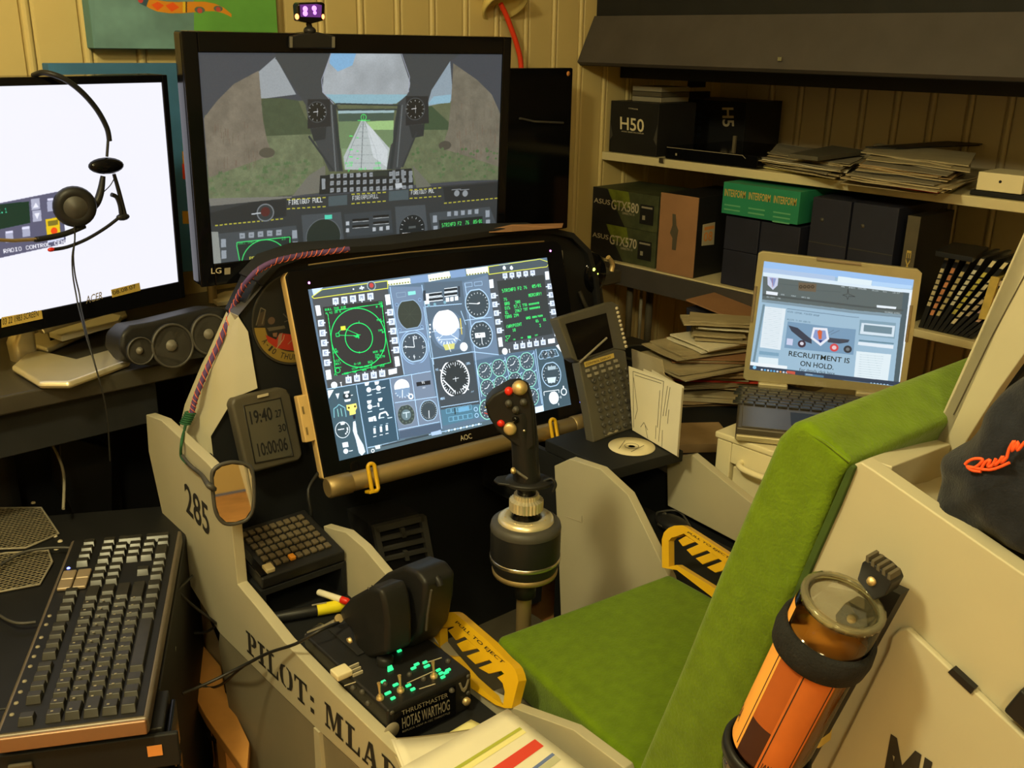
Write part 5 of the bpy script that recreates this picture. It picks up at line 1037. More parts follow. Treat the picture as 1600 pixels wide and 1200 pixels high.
for x0, y0, x1, y1 in ((636, 1068, 680, 1048), (655, 1077, 680, 1069), (538, 1072, 556, 1066), (660, 1038, 690, 1028)):
    a, b = ft.at(x0, y0), ft.at(x1, y1); O('printed_line', MB().tube([ft.w(*a, .0004), ft.w(*b, .0004)], .0008, 4), 'grey_lettering', t)
c0 = ft.at(536, 1056); O('flap_paddle', MB().box(Fr(ft.w(*c0), U, V), -.012, .010, -.008, .012, 0, .009), 'cream_plastic', t, .002, label='cream square flap switch')
for k in range(3): c0 = ft.at(552+k*3, 1043+k*6); O('switch_ridge', MB().box(Fr(ft.w(*c0), U, V), -.006, .008, -.001, .001, 0, .004), 'grey_lettering', t)
O('gate_plate', MB().box(FT(zt), ua+.030, ub-.010, .945, 1.02, 0, .003), 'black_matte', t, .001)
# two levers: broad curved grips leaning forward
def lever(name, u0, u1, prof, label=None):
    fr = FL(u0); mb = MB(); o = [fr.at(*p) for p in prof]
    mb.ext(fr, o, -(u1-u0), 0); return O(name, mb, 'black_satin', t, .007, 4, label=label)
lever('throttle_lever', .556, .596, [(556, 1012), (548, 985), (535, 972), (528, 955), (545, 935), (575, 918), (593, 921), (600, 945), (604, 980), (604, 1024), (575, 1030)])
lever('throttle_lever', .604, .652, [(590, 1000), (582, 930), (577, 917), (600, 897), (628, 885), (650, 893), (664, 912), (662, 950), (655, 990), (640, 1012), (610, 1016)])
O('lever_seam', MB().tube([FL(.5585).pt(*p) for p in ((575, 918), (590, 940), (597, 975), (597, 1020))], .0011, 5, spline=4), 'dark_grey', t)
O('lever_seam', MB().tube([FL(.604).pt(*p) for p in ((581, 915), (596, 926), (606, 945), (612, 985))], .0011, 5, spline=4), 'dark_grey', t)
O('lever_arm', MB().ext(FL(.578), [FL(.578).at(*p) for p in ((560, 1010), (600, 1005), (612, 1060), (580, 1070))], -.010, 0), 'black_matte', t, .002)
O('lever_arm', MB().ext(FL(.622), [FL(.622).at(*p) for p in ((612, 1000), (650, 990), (652, 1040), (620, 1050))], -.012, 0), 'black_matte', t, .002)
f = FL(.556)
mb = MB().tube([f.pt(522, 972), f.pt(508, 980), f.pt(482, 989)], [.0035, .0038, .0028], 8); O('boat_switch', mb, 'dim_lettering', t)
O('thumb_stick', MB().lathe(f.pt(530, 966), f.pt(524, 970)-f.pt(532, 962), [(.006, 0), (.006, .003), (.004, .006), (.004, .010)], 12), 'brass', t)
O('side_toggle', MB().tube([f.pt(546, 1000), f.pt(536, 1010), f.pt(530, 1020)], [.003, .0022, .0028], 8), 'brass', t)
O('side_toggle_nut', MB().lathe(f.pt(548, 1001), -U, [(.005, 0), (.005, .004), (0, .005)], 10), 'brass', t)
O('lever_tip', MB().tube([FL(.60).pt(674, 922), FL(.60).pt(668, 960), FL(.60).pt(666, 985)], .0016, 6), 'dark_grey', t)
O('upper_hook', MB().tube([FL(.626).pt(655, 900), FL(.626).pt(672, 895), FL(.626).pt(684, 905), FL(.626).pt(688, 915)], .005, 8, spline=3), 'black_satin', t)
# markers lying behind the throttle
def marker(label, x0, y0, x1, y1, z, body, cap, r, cf_, extra=None):
    p0, p1 = FT(z).pt(x0, y0), FT(z).pt(x1, y1); d = p1-p0; L = np.linalg.norm(d); d /= L
    tt = T('marker_pen', label, 'pen', p0-Zv*r)
    O('barrel', MB().lathe(p0, d, [(r*.8, 0), (r, .002), (r, L*cf_)], 16), body, tt)
    O('cap', MB().lathe(p0+d*L*cf_, d, [(r*1.08, 0), (r*1.08, L*(1-cf_)*.75), (r*.6, L*(1-cf_)), (0, L*(1-cf_))], 16), cap, tt)
    if extra: O('clip', MB().tube([p0+d*L*cf_*.9+Zv*(r+.001), p0+d*L*.75+Zv*(r+.001)], .0012, 6), extra, tt)
    return tt
m1 = marker('black felt marker with a bright yellow tip behind the throttle', 420, 967, 540, 945, deckz+.0105, 'black_satin', 'marker_yellow', .0085, .62, 'dim_lettering')
m2 = marker('white pen with a red end behind the yellow tipped marker', 497, 925, 546, 941, deckz+.022, 'paper', 'red_plastic', .0050, .75)
p0 = FT(deckz).pt(500, 980)
tt = T('metal_clip', 'silver metal lighter lying under the throttle cable', 'lighter', p0)
O('body', MB().box(Fr(FT(deckz+.001).pt(492, 992), W(1, .4, 0)-W(0, 0, 0), V), -.018, .018, -.006, .006, 0, .010), 'steel', tt, .003)
O('wheel', MB().lathe(FT(deckz+.012).pt(506, 984), U, [(.004, -.004), (.004, .004)], 12), 'brass', tt)
c = O('throttle_cable', MB().tube([FL(.555).pt(530, 972), FL(.52).pt(500, 985), FL(.495).pt(462, 1006), FL(.48).pt(420, 1020), FL(.46).pt(380, 1040), FL(.42).pt(330, 1065), FL(.38).pt(285, 1084)], .0022, 6, spline=5), 'cable_black'); tag(c, 'thin black cable running from the throttle over the cockpit side to the left', 'cable')

# ------------------------------------------------------------------ yellow ejection handles
def handle(fr, outer, hole, lab, textpx, teeth=(), th_=.014):
    tt = T('ejection_handle', lab, 'handle', fr.w(*np.array([fr.at(*p) for p in outer]).min(0)))
    o = [fr.at(*p) for p in outer]; hI = [fr.at(*p) for p in hole]
    # ring-shaped plate: outer outline minus the hole, as a bridge polygon
    mb = MB(); n1, n2 = len(o), len(hI)
    ar = lambda P_: sum(P_[i][0]*P_[(i+1) % len(P_)][1]-P_[(i+1) % len(P_)][0]*P_[i][1] for i in range(len(P_)))
    if ar(o) < 0: o = o[::-1]
    if ar(hI) > 0: hI = hI[::-1]
    bm = bmesh.new()
    from mathutils.geometry import tessellate_polygon
    tri = tessellate_polygon([[Vector((p[0], p[1], 0)) for p in o], [Vector((p[0], p[1], 0)) for p in hI]]); bm.free()
    al = o+hI; N = len(al); vs = [fr.w(p[0], p[1], 0) for p in al]+[fr.w(p[0], p[1], -th_) for p in al]; fs = []
    for a, b, c in tri:
        A_, B_, C_ = al[a], al[b], al[c]; cr = (B_[0]-A_[0])*(C_[1]-A_[1])-(B_[1]-A_[1])*(C_[0]-A_[0])
        if cr < 0: b, c = c, b
        fs += [[a, b, c], [N+a, N+c, N+b]]
    for i in range(n1): j = (i+1) % n1; fs.append([i, N+i, N+j, j])
    for i in range(n2): j = (i+1) % n2; fs.append([n1+i, N+n1+i, N+n1+j, n1+j])
    mb.add(vs, fs); O('grip_loop', mb, 'yellow_paint', tt)
    for q_ in teeth: O('grip_tooth', MB().ext(fr, [fr.at(*p) for p in q_], -.004, 0), 'yellow_paint', tt, .0008)
    mb = MB(); words(mb, fr, 'PULL TO EJECT', *textpx, .0006, .012); O('handle_lettering', mb, 'letter_black', tt)
    return tt
fh1 = Fr(FL(.668).o, -V, Zv*.94+U*.33)
fh1 = Fr(FL(.668).pt(745, 1030), -V, Zv*.94+U*.33)
def hz(k): return [(660+a/6.665, 940+b/6.667) for a, b in k]
outer = hz([(105, 230), (112, 190), (135, 160), (175, 135), (250, 115), (300, 110), (335, 120), (370, 145), (560, 310), (700, 430), (860, 600), (930, 660), (960, 700), (985, 760), (1000, 830), (930, 1110), (860, 1110), (760, 1075), (620, 980), (505, 900), (495, 800), (360, 720), (200, 600), (130, 530)])
hole = hz([(180, 285), (232, 265), (330, 262), (852, 752), (780, 790), (835, 850), (858, 940), (838, 1080), (700, 980), (500, 800), (310, 580), (190, 540)])
teeth = [hz(q_) for q_ in ([(262, 300), (332, 264), (438, 366), (345, 405)], [(352, 440), (462, 394), (570, 490), (415, 525)], [(455, 566), (602, 514), (704, 606), (550, 654)], [(578, 690), (732, 632), (824, 722), (690, 754)])]
tx = hz([(330, 225), (825, 655), (362, 200)])
handle(fh1, outer, hole, 'yellow ejection handle on the left of the green seat, beside the throttle', tx, teeth)
def hz2(k): return [(1000+a/7.5, 780+b/7.5) for a, b in k]
fh2 = Fr(FL(1.04).pt(1070, 850), -V, Zv*.94+U*.33)
outer = hz2([(258, 800), (255, 470), (280, 390), (330, 340), (400, 310), (490, 305), (540, 325), (1090, 680), (1250, 790), (1350, 1000), (1250, 1300), (1150, 1290), (860, 1160), (430, 830), (300, 810)])
hole = hz2([(338, 790), (335, 490), (370, 450), (415, 440), (512, 402), (1120, 840), (1200, 900), (1180, 1150), (1080, 1120), (900, 1060), (430, 770)])
teeth2 = [hz2(q_) for q_ in ([(445, 482), (535, 430), (642, 500), (500, 555)], [(540, 592), (692, 525), (792, 597), (610, 665)], [(648, 692), (842, 622), (934, 692), (730, 765)], [(778, 797), (986, 718), (1095, 800), (880, 862)])]
tx = hz2([(545, 395), (1030, 700), (568, 378)])
handle(fh2, outer, hole, 'yellow ejection handle on the right of the seat, partly hidden by the green backrest', tx, teeth2)

# ------------------------------------------------------------------ ejection seat
t = T('pilot_seat', 'grey boxy pilot seat with green cushions and side lettering', 'seat', W(.85, .45, 0))
SE = t
us = .62
O('seat_pan', MB().ext(FT(.40), [(.69, .50), (1.035, .50), (1.035, .86), (.70, .86)], -.30, .025), 'panel_dark', t, .002)
mb = MB().ext(FT(.428), [(.675, .50), (1.035, .50), (1.040, .85), (.725, .883)], 0, .062); O('seat_cushion', mb, 'green_cloth', t, .010, 4)
# backrest: reclined cushion seen from its left side
fk = FL(.612)
side = [fk.at(*p) for p in ((1254, 656), (1233, 664), (1213, 684), (1180, 760), (1120, 900), (1060, 1050), (1000, 1190), (940, 1340), (1085, 1340), (1130, 1212), (1180, 1080), (1250, 910), (1312, 750), (1330, 725))]
O('backrest_cushion', MB().ext(fk, side, -.46, 0), 'green_cloth', t, .008, 3)
fk2 = FL(.6135)
O('cushion_seam', MB().tube([fk2.pt(1256, 672), fk2.pt(1290, 692), fk2.pt(1328, 722)], .0012, 6), 'green_cloth', t)
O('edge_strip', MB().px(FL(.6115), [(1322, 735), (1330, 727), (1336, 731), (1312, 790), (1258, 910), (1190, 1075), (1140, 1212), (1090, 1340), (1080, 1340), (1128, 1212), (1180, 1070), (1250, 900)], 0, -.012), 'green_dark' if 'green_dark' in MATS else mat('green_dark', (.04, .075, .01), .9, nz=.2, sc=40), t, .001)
fp = FL(.615)
O('side_panel', MB().px(fp, [(1331, 727), (1345, 722), (1365, 735), (1480, 815), (1610, 905), (1760, 1010), (1760, 1500), (1020, 1500), (1140, 1205), (1200, 1058), (1262, 908)], 0, TH), 'panel_paint', t, .0015)
# access cover set on the side panel
O('access_cover', MB().px(FL(.6145), [(1395, 1010), (1400, 990), (1412, 979), (1424, 978), (1492, 1042), (1532, 1078), (1620, 1160), (1760, 1290), (1760, 1480), (1180, 1480), (1300, 1200)], .006, 0), 'panel_paint', t, .0015)
O('cover_latch', MB().px(FL(.6145), [(1489, 1044), (1496, 1038), (1531, 1070), (1525, 1078)], .0075, .002), 'black_satin', t)
O('side_fitting', MB().px(fp, [(1577, 1102), (1605, 1068), (1650, 1110), (1640, 1160)], .010, 0), 'black_satin', t, .002)
mb = MB(); fm = FL(.6085)
words(mb, fm, '', (1373, 1232), (1500, 1330), (1388, 1142), .0006, mesh=None if False else tmesh('M', .035))
words(mb, fm, '', (1430, 1275), (1475, 1310), (1455, 1180), .0006, mesh=tmesh('L', .035))
mb = MB(); words(mb, fm, '', (1375, 1240), (1660, 1450), (1392, 1146), .0006, mesh=tmesh('MLADEN', .035)); O('side_lettering', mb, 'letter_black', t)
# seat top: front rail, inner ledge with slot, head box
A_, B_ = FL(.632).pt(1357, 716)+V*.001, FL(.76).pt(1452, 683)+V*.001
O('top_front_rail', MB().slab([A_, B_, B_-V*.020, A_-V*.020], -Zv*.030), 'panel_paint', t, .0012)
zl = FL(.76).pt(1475, 745)[2]-.008
O('inner_ledge', MB().slab([FL(.632).pt(1352, 742), FL(.632).pt(1480, 830), FL(.632).pt(1640, 940), FL(.76).pt(1700, 890), FL(.76).pt(1475, 745), FL(.76).pt(1459, 712)], -Zv*.008), 'panel_paint', t)
lf = FL(.69)
O('ledge_slot', MB().slab([FT(zl+.0015).pt(*q_) for q_ in ((1391, 753), (1412, 744), (1425, 752), (1500, 815), (1500, 830))], -Zv*.004), 'black_matte', t)
fhb = FL(.76)
O('head_box_side', MB().px(fhb, [(1455, 686), (1500, 590), (1604, 355), (1700, 140), (1860, 160), (1610, 540), (1560, 610), (1476, 744), (1560, 900), (1520, 900), (1462, 760)], 0, TH), 'panel_paint', t, .001)
O('head_box_seam', MB().tube([fhb.pt(1490, 648, .0005), fhb.pt(1550, 525, .0005), fhb.pt(1602, 428, .0005)], .0005, 4), 'dark_brown', t)
O('head_box_front', MB().slab([fhb.pt(1455, 686), fhb.pt(1604, 355), fhb.pt(1700, 140), fhb.pt(1700, 140)+U*.26, fhb.pt(1604, 355)+U*.26, fhb.pt(1455, 686)+U*.26], -V*.012), 'panel_paint', t)
O('head_box_back', MB().slab([fhb.pt(1480, 742)+U*.02, fhb.pt(1612, 540)+U*.02, fhb.pt(1850, 165)+U*.02, fhb.pt(1850, 165)+U*.26, fhb.pt(1480, 742)+U*.26], V*.010), 'black_matte', t)
O('right_side_panel', MB().px(FL(1.08), [(1370, 870), (1500, 700), (1500, 1300), (1200, 1300)], 0, TH), 'panel_dark', t)
O('rear_recess', MB().slab([FL(.65).pt(1490, 850), FL(.65).pt(1640, 950), FL(.80).pt(1700, 830), FL(.80).pt(1520, 730)], -Zv*.012), 'black_matte', t)

# ------------------------------------------------------------------ dark cloth cap with red script, resting on the seat
mb = MB(); cl = FL(.655)
ol = [(1480, 712), (1500, 696), (1522, 684), (1545, 656), (1560, 628), (1600, 588), (1680, 560), (1760, 640), (1760, 800), (1680, 870), (1600, 856), (1545, 834), (1500, 825), (1474, 800), (1478, 770), (1484, 740)]
c0 = np.array(cl.at(1590, 740)); pts = [np.array(cl.at(*p)) for p in ol]; n = len(pts); rings = 9; vs = []; fs = []
q = []
for i in range(n):
    for k in range(4):
        tq = k/4; p0, p1, p2, p3_ = pts[i-1], pts[i], pts[(i+1) % n], pts[(i+2) % n]
        q.append(.5*((2*p1)+(-p0+p2)*tq+(2*p0-5*p1+4*p2-p3_)*tq**2+(-p0+3*p1-3*p2+p3_)*tq**3))
N = len(q)
for r in range(rings+1):
    s_ = cos(r/rings*pi/2); h = .042*sin(r/rings*pi/2)**.8
    for i, p in enumerate(q):
        a = c0+(p-c0)*s_; wob = .0032*sin(a[0]*120+a[1]*70+1.3*sin(a[1]*60))*min(1, r/2)+.0012*sin(a[0]*230-a[1]*190)*min(1, r/2)
        vs.append(cl.w(a[0], a[1], h*.9+wob))
for r in range(rings):
    for i in range(N): fs.append([r*N+i, r*N+(i+1) % N, (r+1)*N+(i+1) % N, (r+1)*N+i])
nb = len(vs)
for i, p in enumerate(q): vs.append(cl.w(p[0], p[1], -.006))
for i in range(N): fs.append([nb+i, nb+(i+1) % N, (i+1) % N, i])
fs.append([nb+i for i in range(N)][::-1])
t = T('fleece_jacket', 'dark navy fleece garment with orange-red stitched script on the seat', 'clothing', cl.w(*np.array(q).min(0)))
O('fleece', MB().add(vs, fs, True), 'navy_cloth', t)
# stitched script
def capz(x, y):
    a = np.array(cl.at(x, y, .03)); best = None
    return cl.w(a[0], a[1], .0415)
scr = [[(1521, 719), (1526, 714), (1536, 710), (1548, 711), (1544, 718), (1534, 724), (1524, 722), (1532, 728), (1546, 730)], [(1546, 726), (1552, 716), (1560, 712), (1556, 722), (1563, 720), (1569, 710)], [(1569, 710), (1566, 720), (1574, 714), (1580, 706), (1577, 716), (1586, 708)], [(1586, 708), (1590, 694), (1598, 682), (1594, 698), (1604, 684), (1602, 697), (1614, 684)], [(1524, 722), (1560, 727), (1590, 716)]]
mb = MB()
for s_ in scr: mb.tube([capz(*p) for p in s_], .0011, 6, spline=4)
O('stitched_script', mb, 'embroidery', t)
c = O('folded_cloth', MB().px(FL(.640), [(1500, 828), (1560, 850), (1640, 900), (1700, 930), (1700, 980), (1640, 938), (1560, 885)], .012, -.02), 'navy_cloth', None, .006); tag(c, 'dark blue cloth fold under the fleece garment at the right edge', 'cloth')

# ------------------------------------------------------------------ bottle strapped to the seat side
ftp = FL(.560)
pt_, pb_ = ftp.pt(1318, 940), ftp.pt(1196, 1178)
ax = (pt_-pb_); Lx = np.linalg.norm(ax); ax /= Lx
Rb = .0298
t = T('bottle', 'upside-down liquor bottle with orange label strapped to the seat side panel', 'bottle', pb_-ax*.03)
def bo(h): return pb_+ax*h
O('glass', MB().lathe(bo(-.05), ax, [(.010, -.02), (.012, 0), (Rb*.85, .020), (Rb, .035), (Rb, Lx+.050-.004), (Rb*.95, Lx+.05), (Rb*.80, Lx+.05), (Rb*.74, Lx+.046), (0, Lx+.044)], 56), 'bottle_glass', t)
O('liquor', MB().lathe(bo(-.05), ax, [(0, -.015), (.010, 0), (Rb*.80, .022), (Rb*.93, .036), (Rb*.93, Lx+.022), (0, Lx+.022)], 56), 'whisky', t)
O('base_rim', MB().lathe(bo(Lx), ax, [(Rb*.84, -.002), (Rb*1.0, -.004), (Rb*1.01, .0005), (Rb*.86, .0015), (Rb*.84, -.002)], 56, gear=-.01), 'glass_rim', t)
# label: two orange panels round the front, dark strip between
side_d = np.cross(ax, U); side_d /= np.linalg.norm(side_d)     # toward the seat front or rear
def lab_panel(a0, a1, h0, h1, r, m_, name, n=14):
    e1 = -U-ax*(-U@ax); e1 /= np.linalg.norm(e1); e2 = np.cross(ax, e1)
    vs = []; 
    for h in (h0, h1):
        for k in range(n+1): a = radians(a0+(a1-a0)*k/n); vs.append(bo(h)+r*(cos(a)*e1+sin(a)*e2))
    return O(name, MB().add(vs, [[k, k+1, n+2+k, n+1+k] for k in range(n)], True), m_, t)
s0 = 1
lab_panel(-85, -22, .012, Lx-.048, Rb*1.012, 'label_orange', 'label_panel')
lab_panel(14, 62, .008, Lx-.050, Rb*1.012, mat('label_rust', (.62, .16, .03), .6, nz=.08), 'label_panel')
lab_panel(-22, 14, .050, Lx-.050, Rb*1.008, mat('label_red', (.42, .10, .02), .5, nz=.08), 'label_band')
lab_panel(-22, 14, .012, .050, Rb*1.006, 'label_dark', 'label_strip')
lab_panel(-75, -40, Lx-.040, Lx-.012, Rb*1.012, 'label_orange', 'neck_label')
def ring_text(txt, a0, a1, h0, h1, m_, name):
    a, f = tmesh(txt, .01); e1 = -U-ax*(-U@ax); e1 /= np.linalg.norm(e1); e2 = np.cross(ax, e1)
    vs = [bo(h0+(h1-h0)*p[1])+Rb*1.02*(cos(radians(a0+(a1-a0)*p[0]))*e1+sin(radians(a0+(a1-a0)*p[0]))*e2) for p in a]
    O(name, MB().add(vs, f), m_, t)
ring_text('CUBA', -78, -48, .026, .040, 'letter_black', 'label_lettering'); ring_text('JAMAICA', 20, 55, .012, .021, 'letter_black', 'label_lettering')
for (a, h0, h1) in ((-27, .016, Lx-.05), (18, .012, Lx-.05), (58, .012, Lx-.05)): lab_panel(a-.8, a+.8, h0, h1, Rb*1.018, 'letter_black', 'label_rule', 2)
# holder: straps and clamp
t = T('bottle_holder', 'black padded bottle holder with straps fixed to the seat side panel', 'holder', bo(-.02))
O('upper_strap', MB().lathe(bo(Lx-.050), ax, [(Rb*1.03, 0), (Rb*1.16, .002), (Rb*1.20, .012), (Rb*1.16, .022), (Rb*1.03, .024), (Rb*1.03, 0)], 48), 'foam', t)
O('lower_strap', MB().lathe(bo(-.004), ax, [(Rb*1.03, 0), (Rb*1.16, .002), (Rb*1.18, .008), (Rb*1.14, .012), (Rb*1.03, .013), (Rb*1.03, 0)], 48), 'black_satin', t)
fhd = Fr(bo(0), -V, ax)
O('spine', MB().slab([bo(-.03)+U*(Rb*1.12)-V*.004, bo(Lx+.004)+U*(Rb*1.12)-V*.004, bo(Lx+.004)+U*(Rb*1.12)+V*-.022, bo(-.03)+U*(Rb*1.12)+V*-.022], U*.012), 'black_satin', t)
cp = FL(.578)
cl_ = O('clamp', MB().px(cp, [(1340, 905), (1348, 878), (1357, 875), (1376, 888), (1390, 902), (1394, 912), (1384, 930), (1366, 938)], .001, -.016), 'black_satin', t, .001)
for k in range(5): x, y = 1354+k*8.5, 873+k*6.8; O('clamp_tooth', MB().px(cp, [(x, y+3), (x+1, y-6), (x+5, y-3), (x+5, y+6)], .0015, -.012), 'dark_brown', cl_)
O('clamp_screw', MB().lathe(cp.pt(1362, 908, .0012), -U, [(.0035, 0), (.003, .002), (0, .003)], 10), 'brass', cl_)
O('rubber_stop', MB().box(Fr(FL(.60).pt(1283, 1148), -V, Zv), -.006, .004, -.008, .006, -.01, .008), 'yellow_sticker', t, .002)

# ------------------------------------------------------------------ papers in the foreground
def sheet(label, pts, z, curl, m_, th_=.0012, deco=None, name='paper_sheet', group='papers on the left console'):
    """pts: four photograph notes TL TR BR BL on level z; curl lifts one edge"""
    fr = FT(z); c4 = [np.array(fr.at(*p)) for p in pts]; n = 10; vs = []; fs = []
    for lay in (0, -th_):
        for i in range(n+1):
            for j in range(n+1):
                a, b = i/n, j/n; p = (c4[0]*(1-a)+c4[1]*a)*(1-b)+(c4[3]*(1-a)+c4[2]*a)*b
                vs.append(fr.w(p[0], p[1], lay+curl*((1-a)**3)*(.5+.5*b)))
    N = (n+1)**2
    for i in range(n):
        for j in range(n):
            q_ = [i*(n+1)+j, (i+1)*(n+1)+j, (i+1)*(n+1)+j+1, i*(n+1)+j+1]; fs += [q_[::-1] if False else q_, [k+N for k in q_[::-1]]]
    ed = [i*(n+1) for i in range(n+1)]+[n*(n+1)+j for j in range(1, n+1)]+[i*(n+1)+n for i in range(n-1, -1, -1)]+[j for j in range(n-1, 0, -1)]
    for k in range(len(ed)): a, b = ed[k], ed[(k+1) % len(ed)]; fs.append([b, a, a+N, b+N])
    tt = T(name, label, 'paper', fr.w(*c4[0]), group); O('sheet', MB().add(vs, fs, True), m_, tt)
    def surf(a, b, h=.0004):
        p = (c4[0]*(1-a)+c4[1]*a)*(1-b)+(c4[3]*(1-a)+c4[2]*a)*b; return fr.w(p[0], p[1], h+curl*((1-a)**3)*(.5+.5*b))
    for (a0, a1, b0, b1, mm) in (deco or []):
        k = 8; vs2 = [surf(a0+(a1-a0)*i/k, b) for b in (b0, b1) for i in range(k+1)]
        O('printed_band', MB().add(vs2, [[i, i+1, k+2+i, k+1+i] for i in range(k)]), mm, tt)
    return tt
mat('print_red', (.68, .06, .035), .8); mat('print_olive', (.42, .45, .06), .8); mat('print_yellow', (.85, .78, .35), .8); mat('print_blue', (.14, .20, .45), .8); mat('print_grey', (.50, .50, .36), .8)
sheet('pale yellow paper sheet under the printed sheet on the left console', [(650, 1175), (736, 1124), (790, 1150), (740, 1230)], .4585+.003, .004, 'paper_yellow')
for k in range(3): sheet(['lowest white sheet curling up under the printed one', 'middle white sheet curling up beside the throttle', 'upper white sheet curling up beside the throttle'][k], [(606+k*5, 1160+k*3), (760, 1135+k), (900+6*k, 1330), (700, 1400)], .464+k*.004, .012+.003*k, 'paper' if k else 'paper_old')
sheet('top white printed sheet with olive, red and blue bands', [(625, 1200), (793, 1107), (960, 1235), (800, 1400)], .492, .0, 'paper', deco=[
    (.08, .93, .10+.095, .125+.095, 'print_olive'), (.16, .93, .222, .262, 'print_yellow'), (.20, .93, .345, .43, 'print_red'), (.35, .93, .51, .535, 'print_blue'), (.35, .93, .54, .59, 'print_grey')])
# ------------------------------------------------------------------ computer tower and rack at lower left
kz = .525
tw = Fr((0, 0, kz-.012), Xv, Yv)
t = T('computer_tower', 'black computer tower with mesh fan openings on top, left of the keyboard', 'computer', (.15, 1.2, 0))
kx = np.array([.488, .872, 0]); kx /= np.linalg.norm(kx); ky = np.array([-kx[1], kx[0], 0])
kb0 = FT(kz+.012).pt(231, 1119)
ftw = Fr(np.array([kb0[0], kb0[1], kz-.022]), kx, ky)
O('case', MB().box(ftw, .09, .60, .0, .37, -.49, -.001), 'black_paint', t, .003)
O('top_plate', MB().box(ftw, .088, .602, -.001, .372, 0, .005), 'black_satin', t, .002)
mg = Fr(ftw.w(0, 0, .006), kx, ky)
for nm, poly in (('left', [(-60, 796), (65, 795), (92, 836), (40, 858), (-60, 862)]), ('near', [(-60, 878), (10, 866), (76, 862), (82, 880), (62, 915), (-60, 938)])):
    pp = [mg.at(*p) for p in poly]; e = O('fan_opening', MB().ext(mg, pp, -.0008, .0002), 'black_matte', t)
    O('fan_rim', MB().tube([mg.w(p[0], p[1], .002) for p in pp], .0018, 6, closed=True), 'dim_lettering', e)
    mb = MB(); A_ = np.array(pp); lo, hi = A_.min(0), A_.max(0)
    def clip(p, d):
        ts = []; n = len(pp)
        for i in range(n):
            a, b = A_[i], A_[(i+1) % n]; e_ = b-a; den = d[0]*e_[1]-d[1]*e_[0]
            if abs(den) < 1e-9: continue
            r_ = a-p; tt_ = (r_[0]*e_[1]-r_[1]*e_[0])/den; s_ = (r_[0]*d[1]-r_[1]*d[0])/den
            if 0 <= s_ <= 1: ts.append(tt_)
        return (min(ts), max(ts)) if len(ts) >= 2 else None
    for sg in (1, -1):
        d = np.array([.5, .866*sg]); nn_ = np.array([-d[1], d[0]])
        for k in range(-60, 60):
            p = (lo+hi)/2+nn_*k*.0065; r_ = clip(p, d)
            if r_: a, b = p+d*r_[0], p+d*r_[1]; mb.tube([mg.w(a[0], a[1], .002+.0004*sg), mg.w(b[0], b[1], .002+.0004*sg)], .0009, 4)
    g_ = O('fan_mesh', mb, 'mesh_metal', e, kind='stuff')
for x, y in ((52, 786), (86, 838), (94, 846), (88, 858)): O('screw', MB().lathe(mg.pt(x, y), Zv, [(.004, 0), (.003, .002), (0, .0025)], 8), 'grey_lettering', t)
c = O('loop_cable', MB().tube([mg.pt(-20, 900, .012), mg.pt(5, 880, .012), mg.pt(40, 862, .014), mg.pt(80, 856, .014), mg.pt(112, 856, .012)], .0022, 6, spline=5), 'dark_grey'); tag(c, 'thin cable looping over the tower fan mesh behind the keyboard', 'cable')
c = O('front_cable', MB().tube([mg.pt(-10, 955, .01), mg.pt(10, 968, .012), mg.pt(30, 974, .012), mg.pt(56, 972, .01)], .0022, 6, spline=5), 'dark_grey'); tag(c, 'short dark cable lying on the tower beside the keyboard edge', 'cable')
c = O('hanging_cable', MB().tube([(FT(.62).pt(68, 645))-Yv*.0, FT(.60).pt(75, 680), FT(.58).pt(92, 715), FT(.56).pt(100, 745), FT(.54).pt(99, 795)], .0025, 6, spline=5), 'dim_lettering'); tag(c, 'pale grey cable hanging down in front of the black curtain', 'cable')
# rack with devices in front (nearer the camera)
t = T('equipment_rack', 'black equipment rack with slotted faces below the near end of the keyboard', 'rack', ftw.w(-.02, .1, -.49))
O('rack_case', MB().box(ftw, .014, .085, -.012, .37, -.49, .006), 'black_satin', t, .002)
fr_ = Fr(ftw.w(.0135, 0, 0), -ky, Zv)     # near face
rs_ = Fr(ftw.w(0, -.0125, 0), kx, Zv)
for k, (z0, z1) in enumerate(((-.042, .002), (-.092, -.048), (-.142, -.098), (-.192, -.148))):
    e = O('drive_bay', MB().box(fr_, -.30, .028, z0, z1, .0005, .008), 'black_gloss' if k % 2 else 'black_paint', t, .002)
    O('bay_sticker', MB().box(fr_, -.006, .010, z0+.018, z1-.012, .0085, .0092), 'orange_sticker', e)
    O('bay_lever', MB().box(fr_, -.15, -.125, z0+.01, z1-.01, .0085, .014), 'dark_brown', e, .002)
    O('bay_handle', MB().box(fr_, -.185, -.180, z0+.004, z1-.004, .0085, .013), 'grey_lettering', e)
for k in range(5):
    z1 = -.004-.075*k; e = O('side_bay', MB().box(rs_, .018, .08, z1-.06, z1, .0005, .007), 'black_gloss', t, .002)
    O('side_pull', MB().box(rs_, .030, .034, z1-.045, z1-.012, .0075, .012), 'grey_lettering', e)

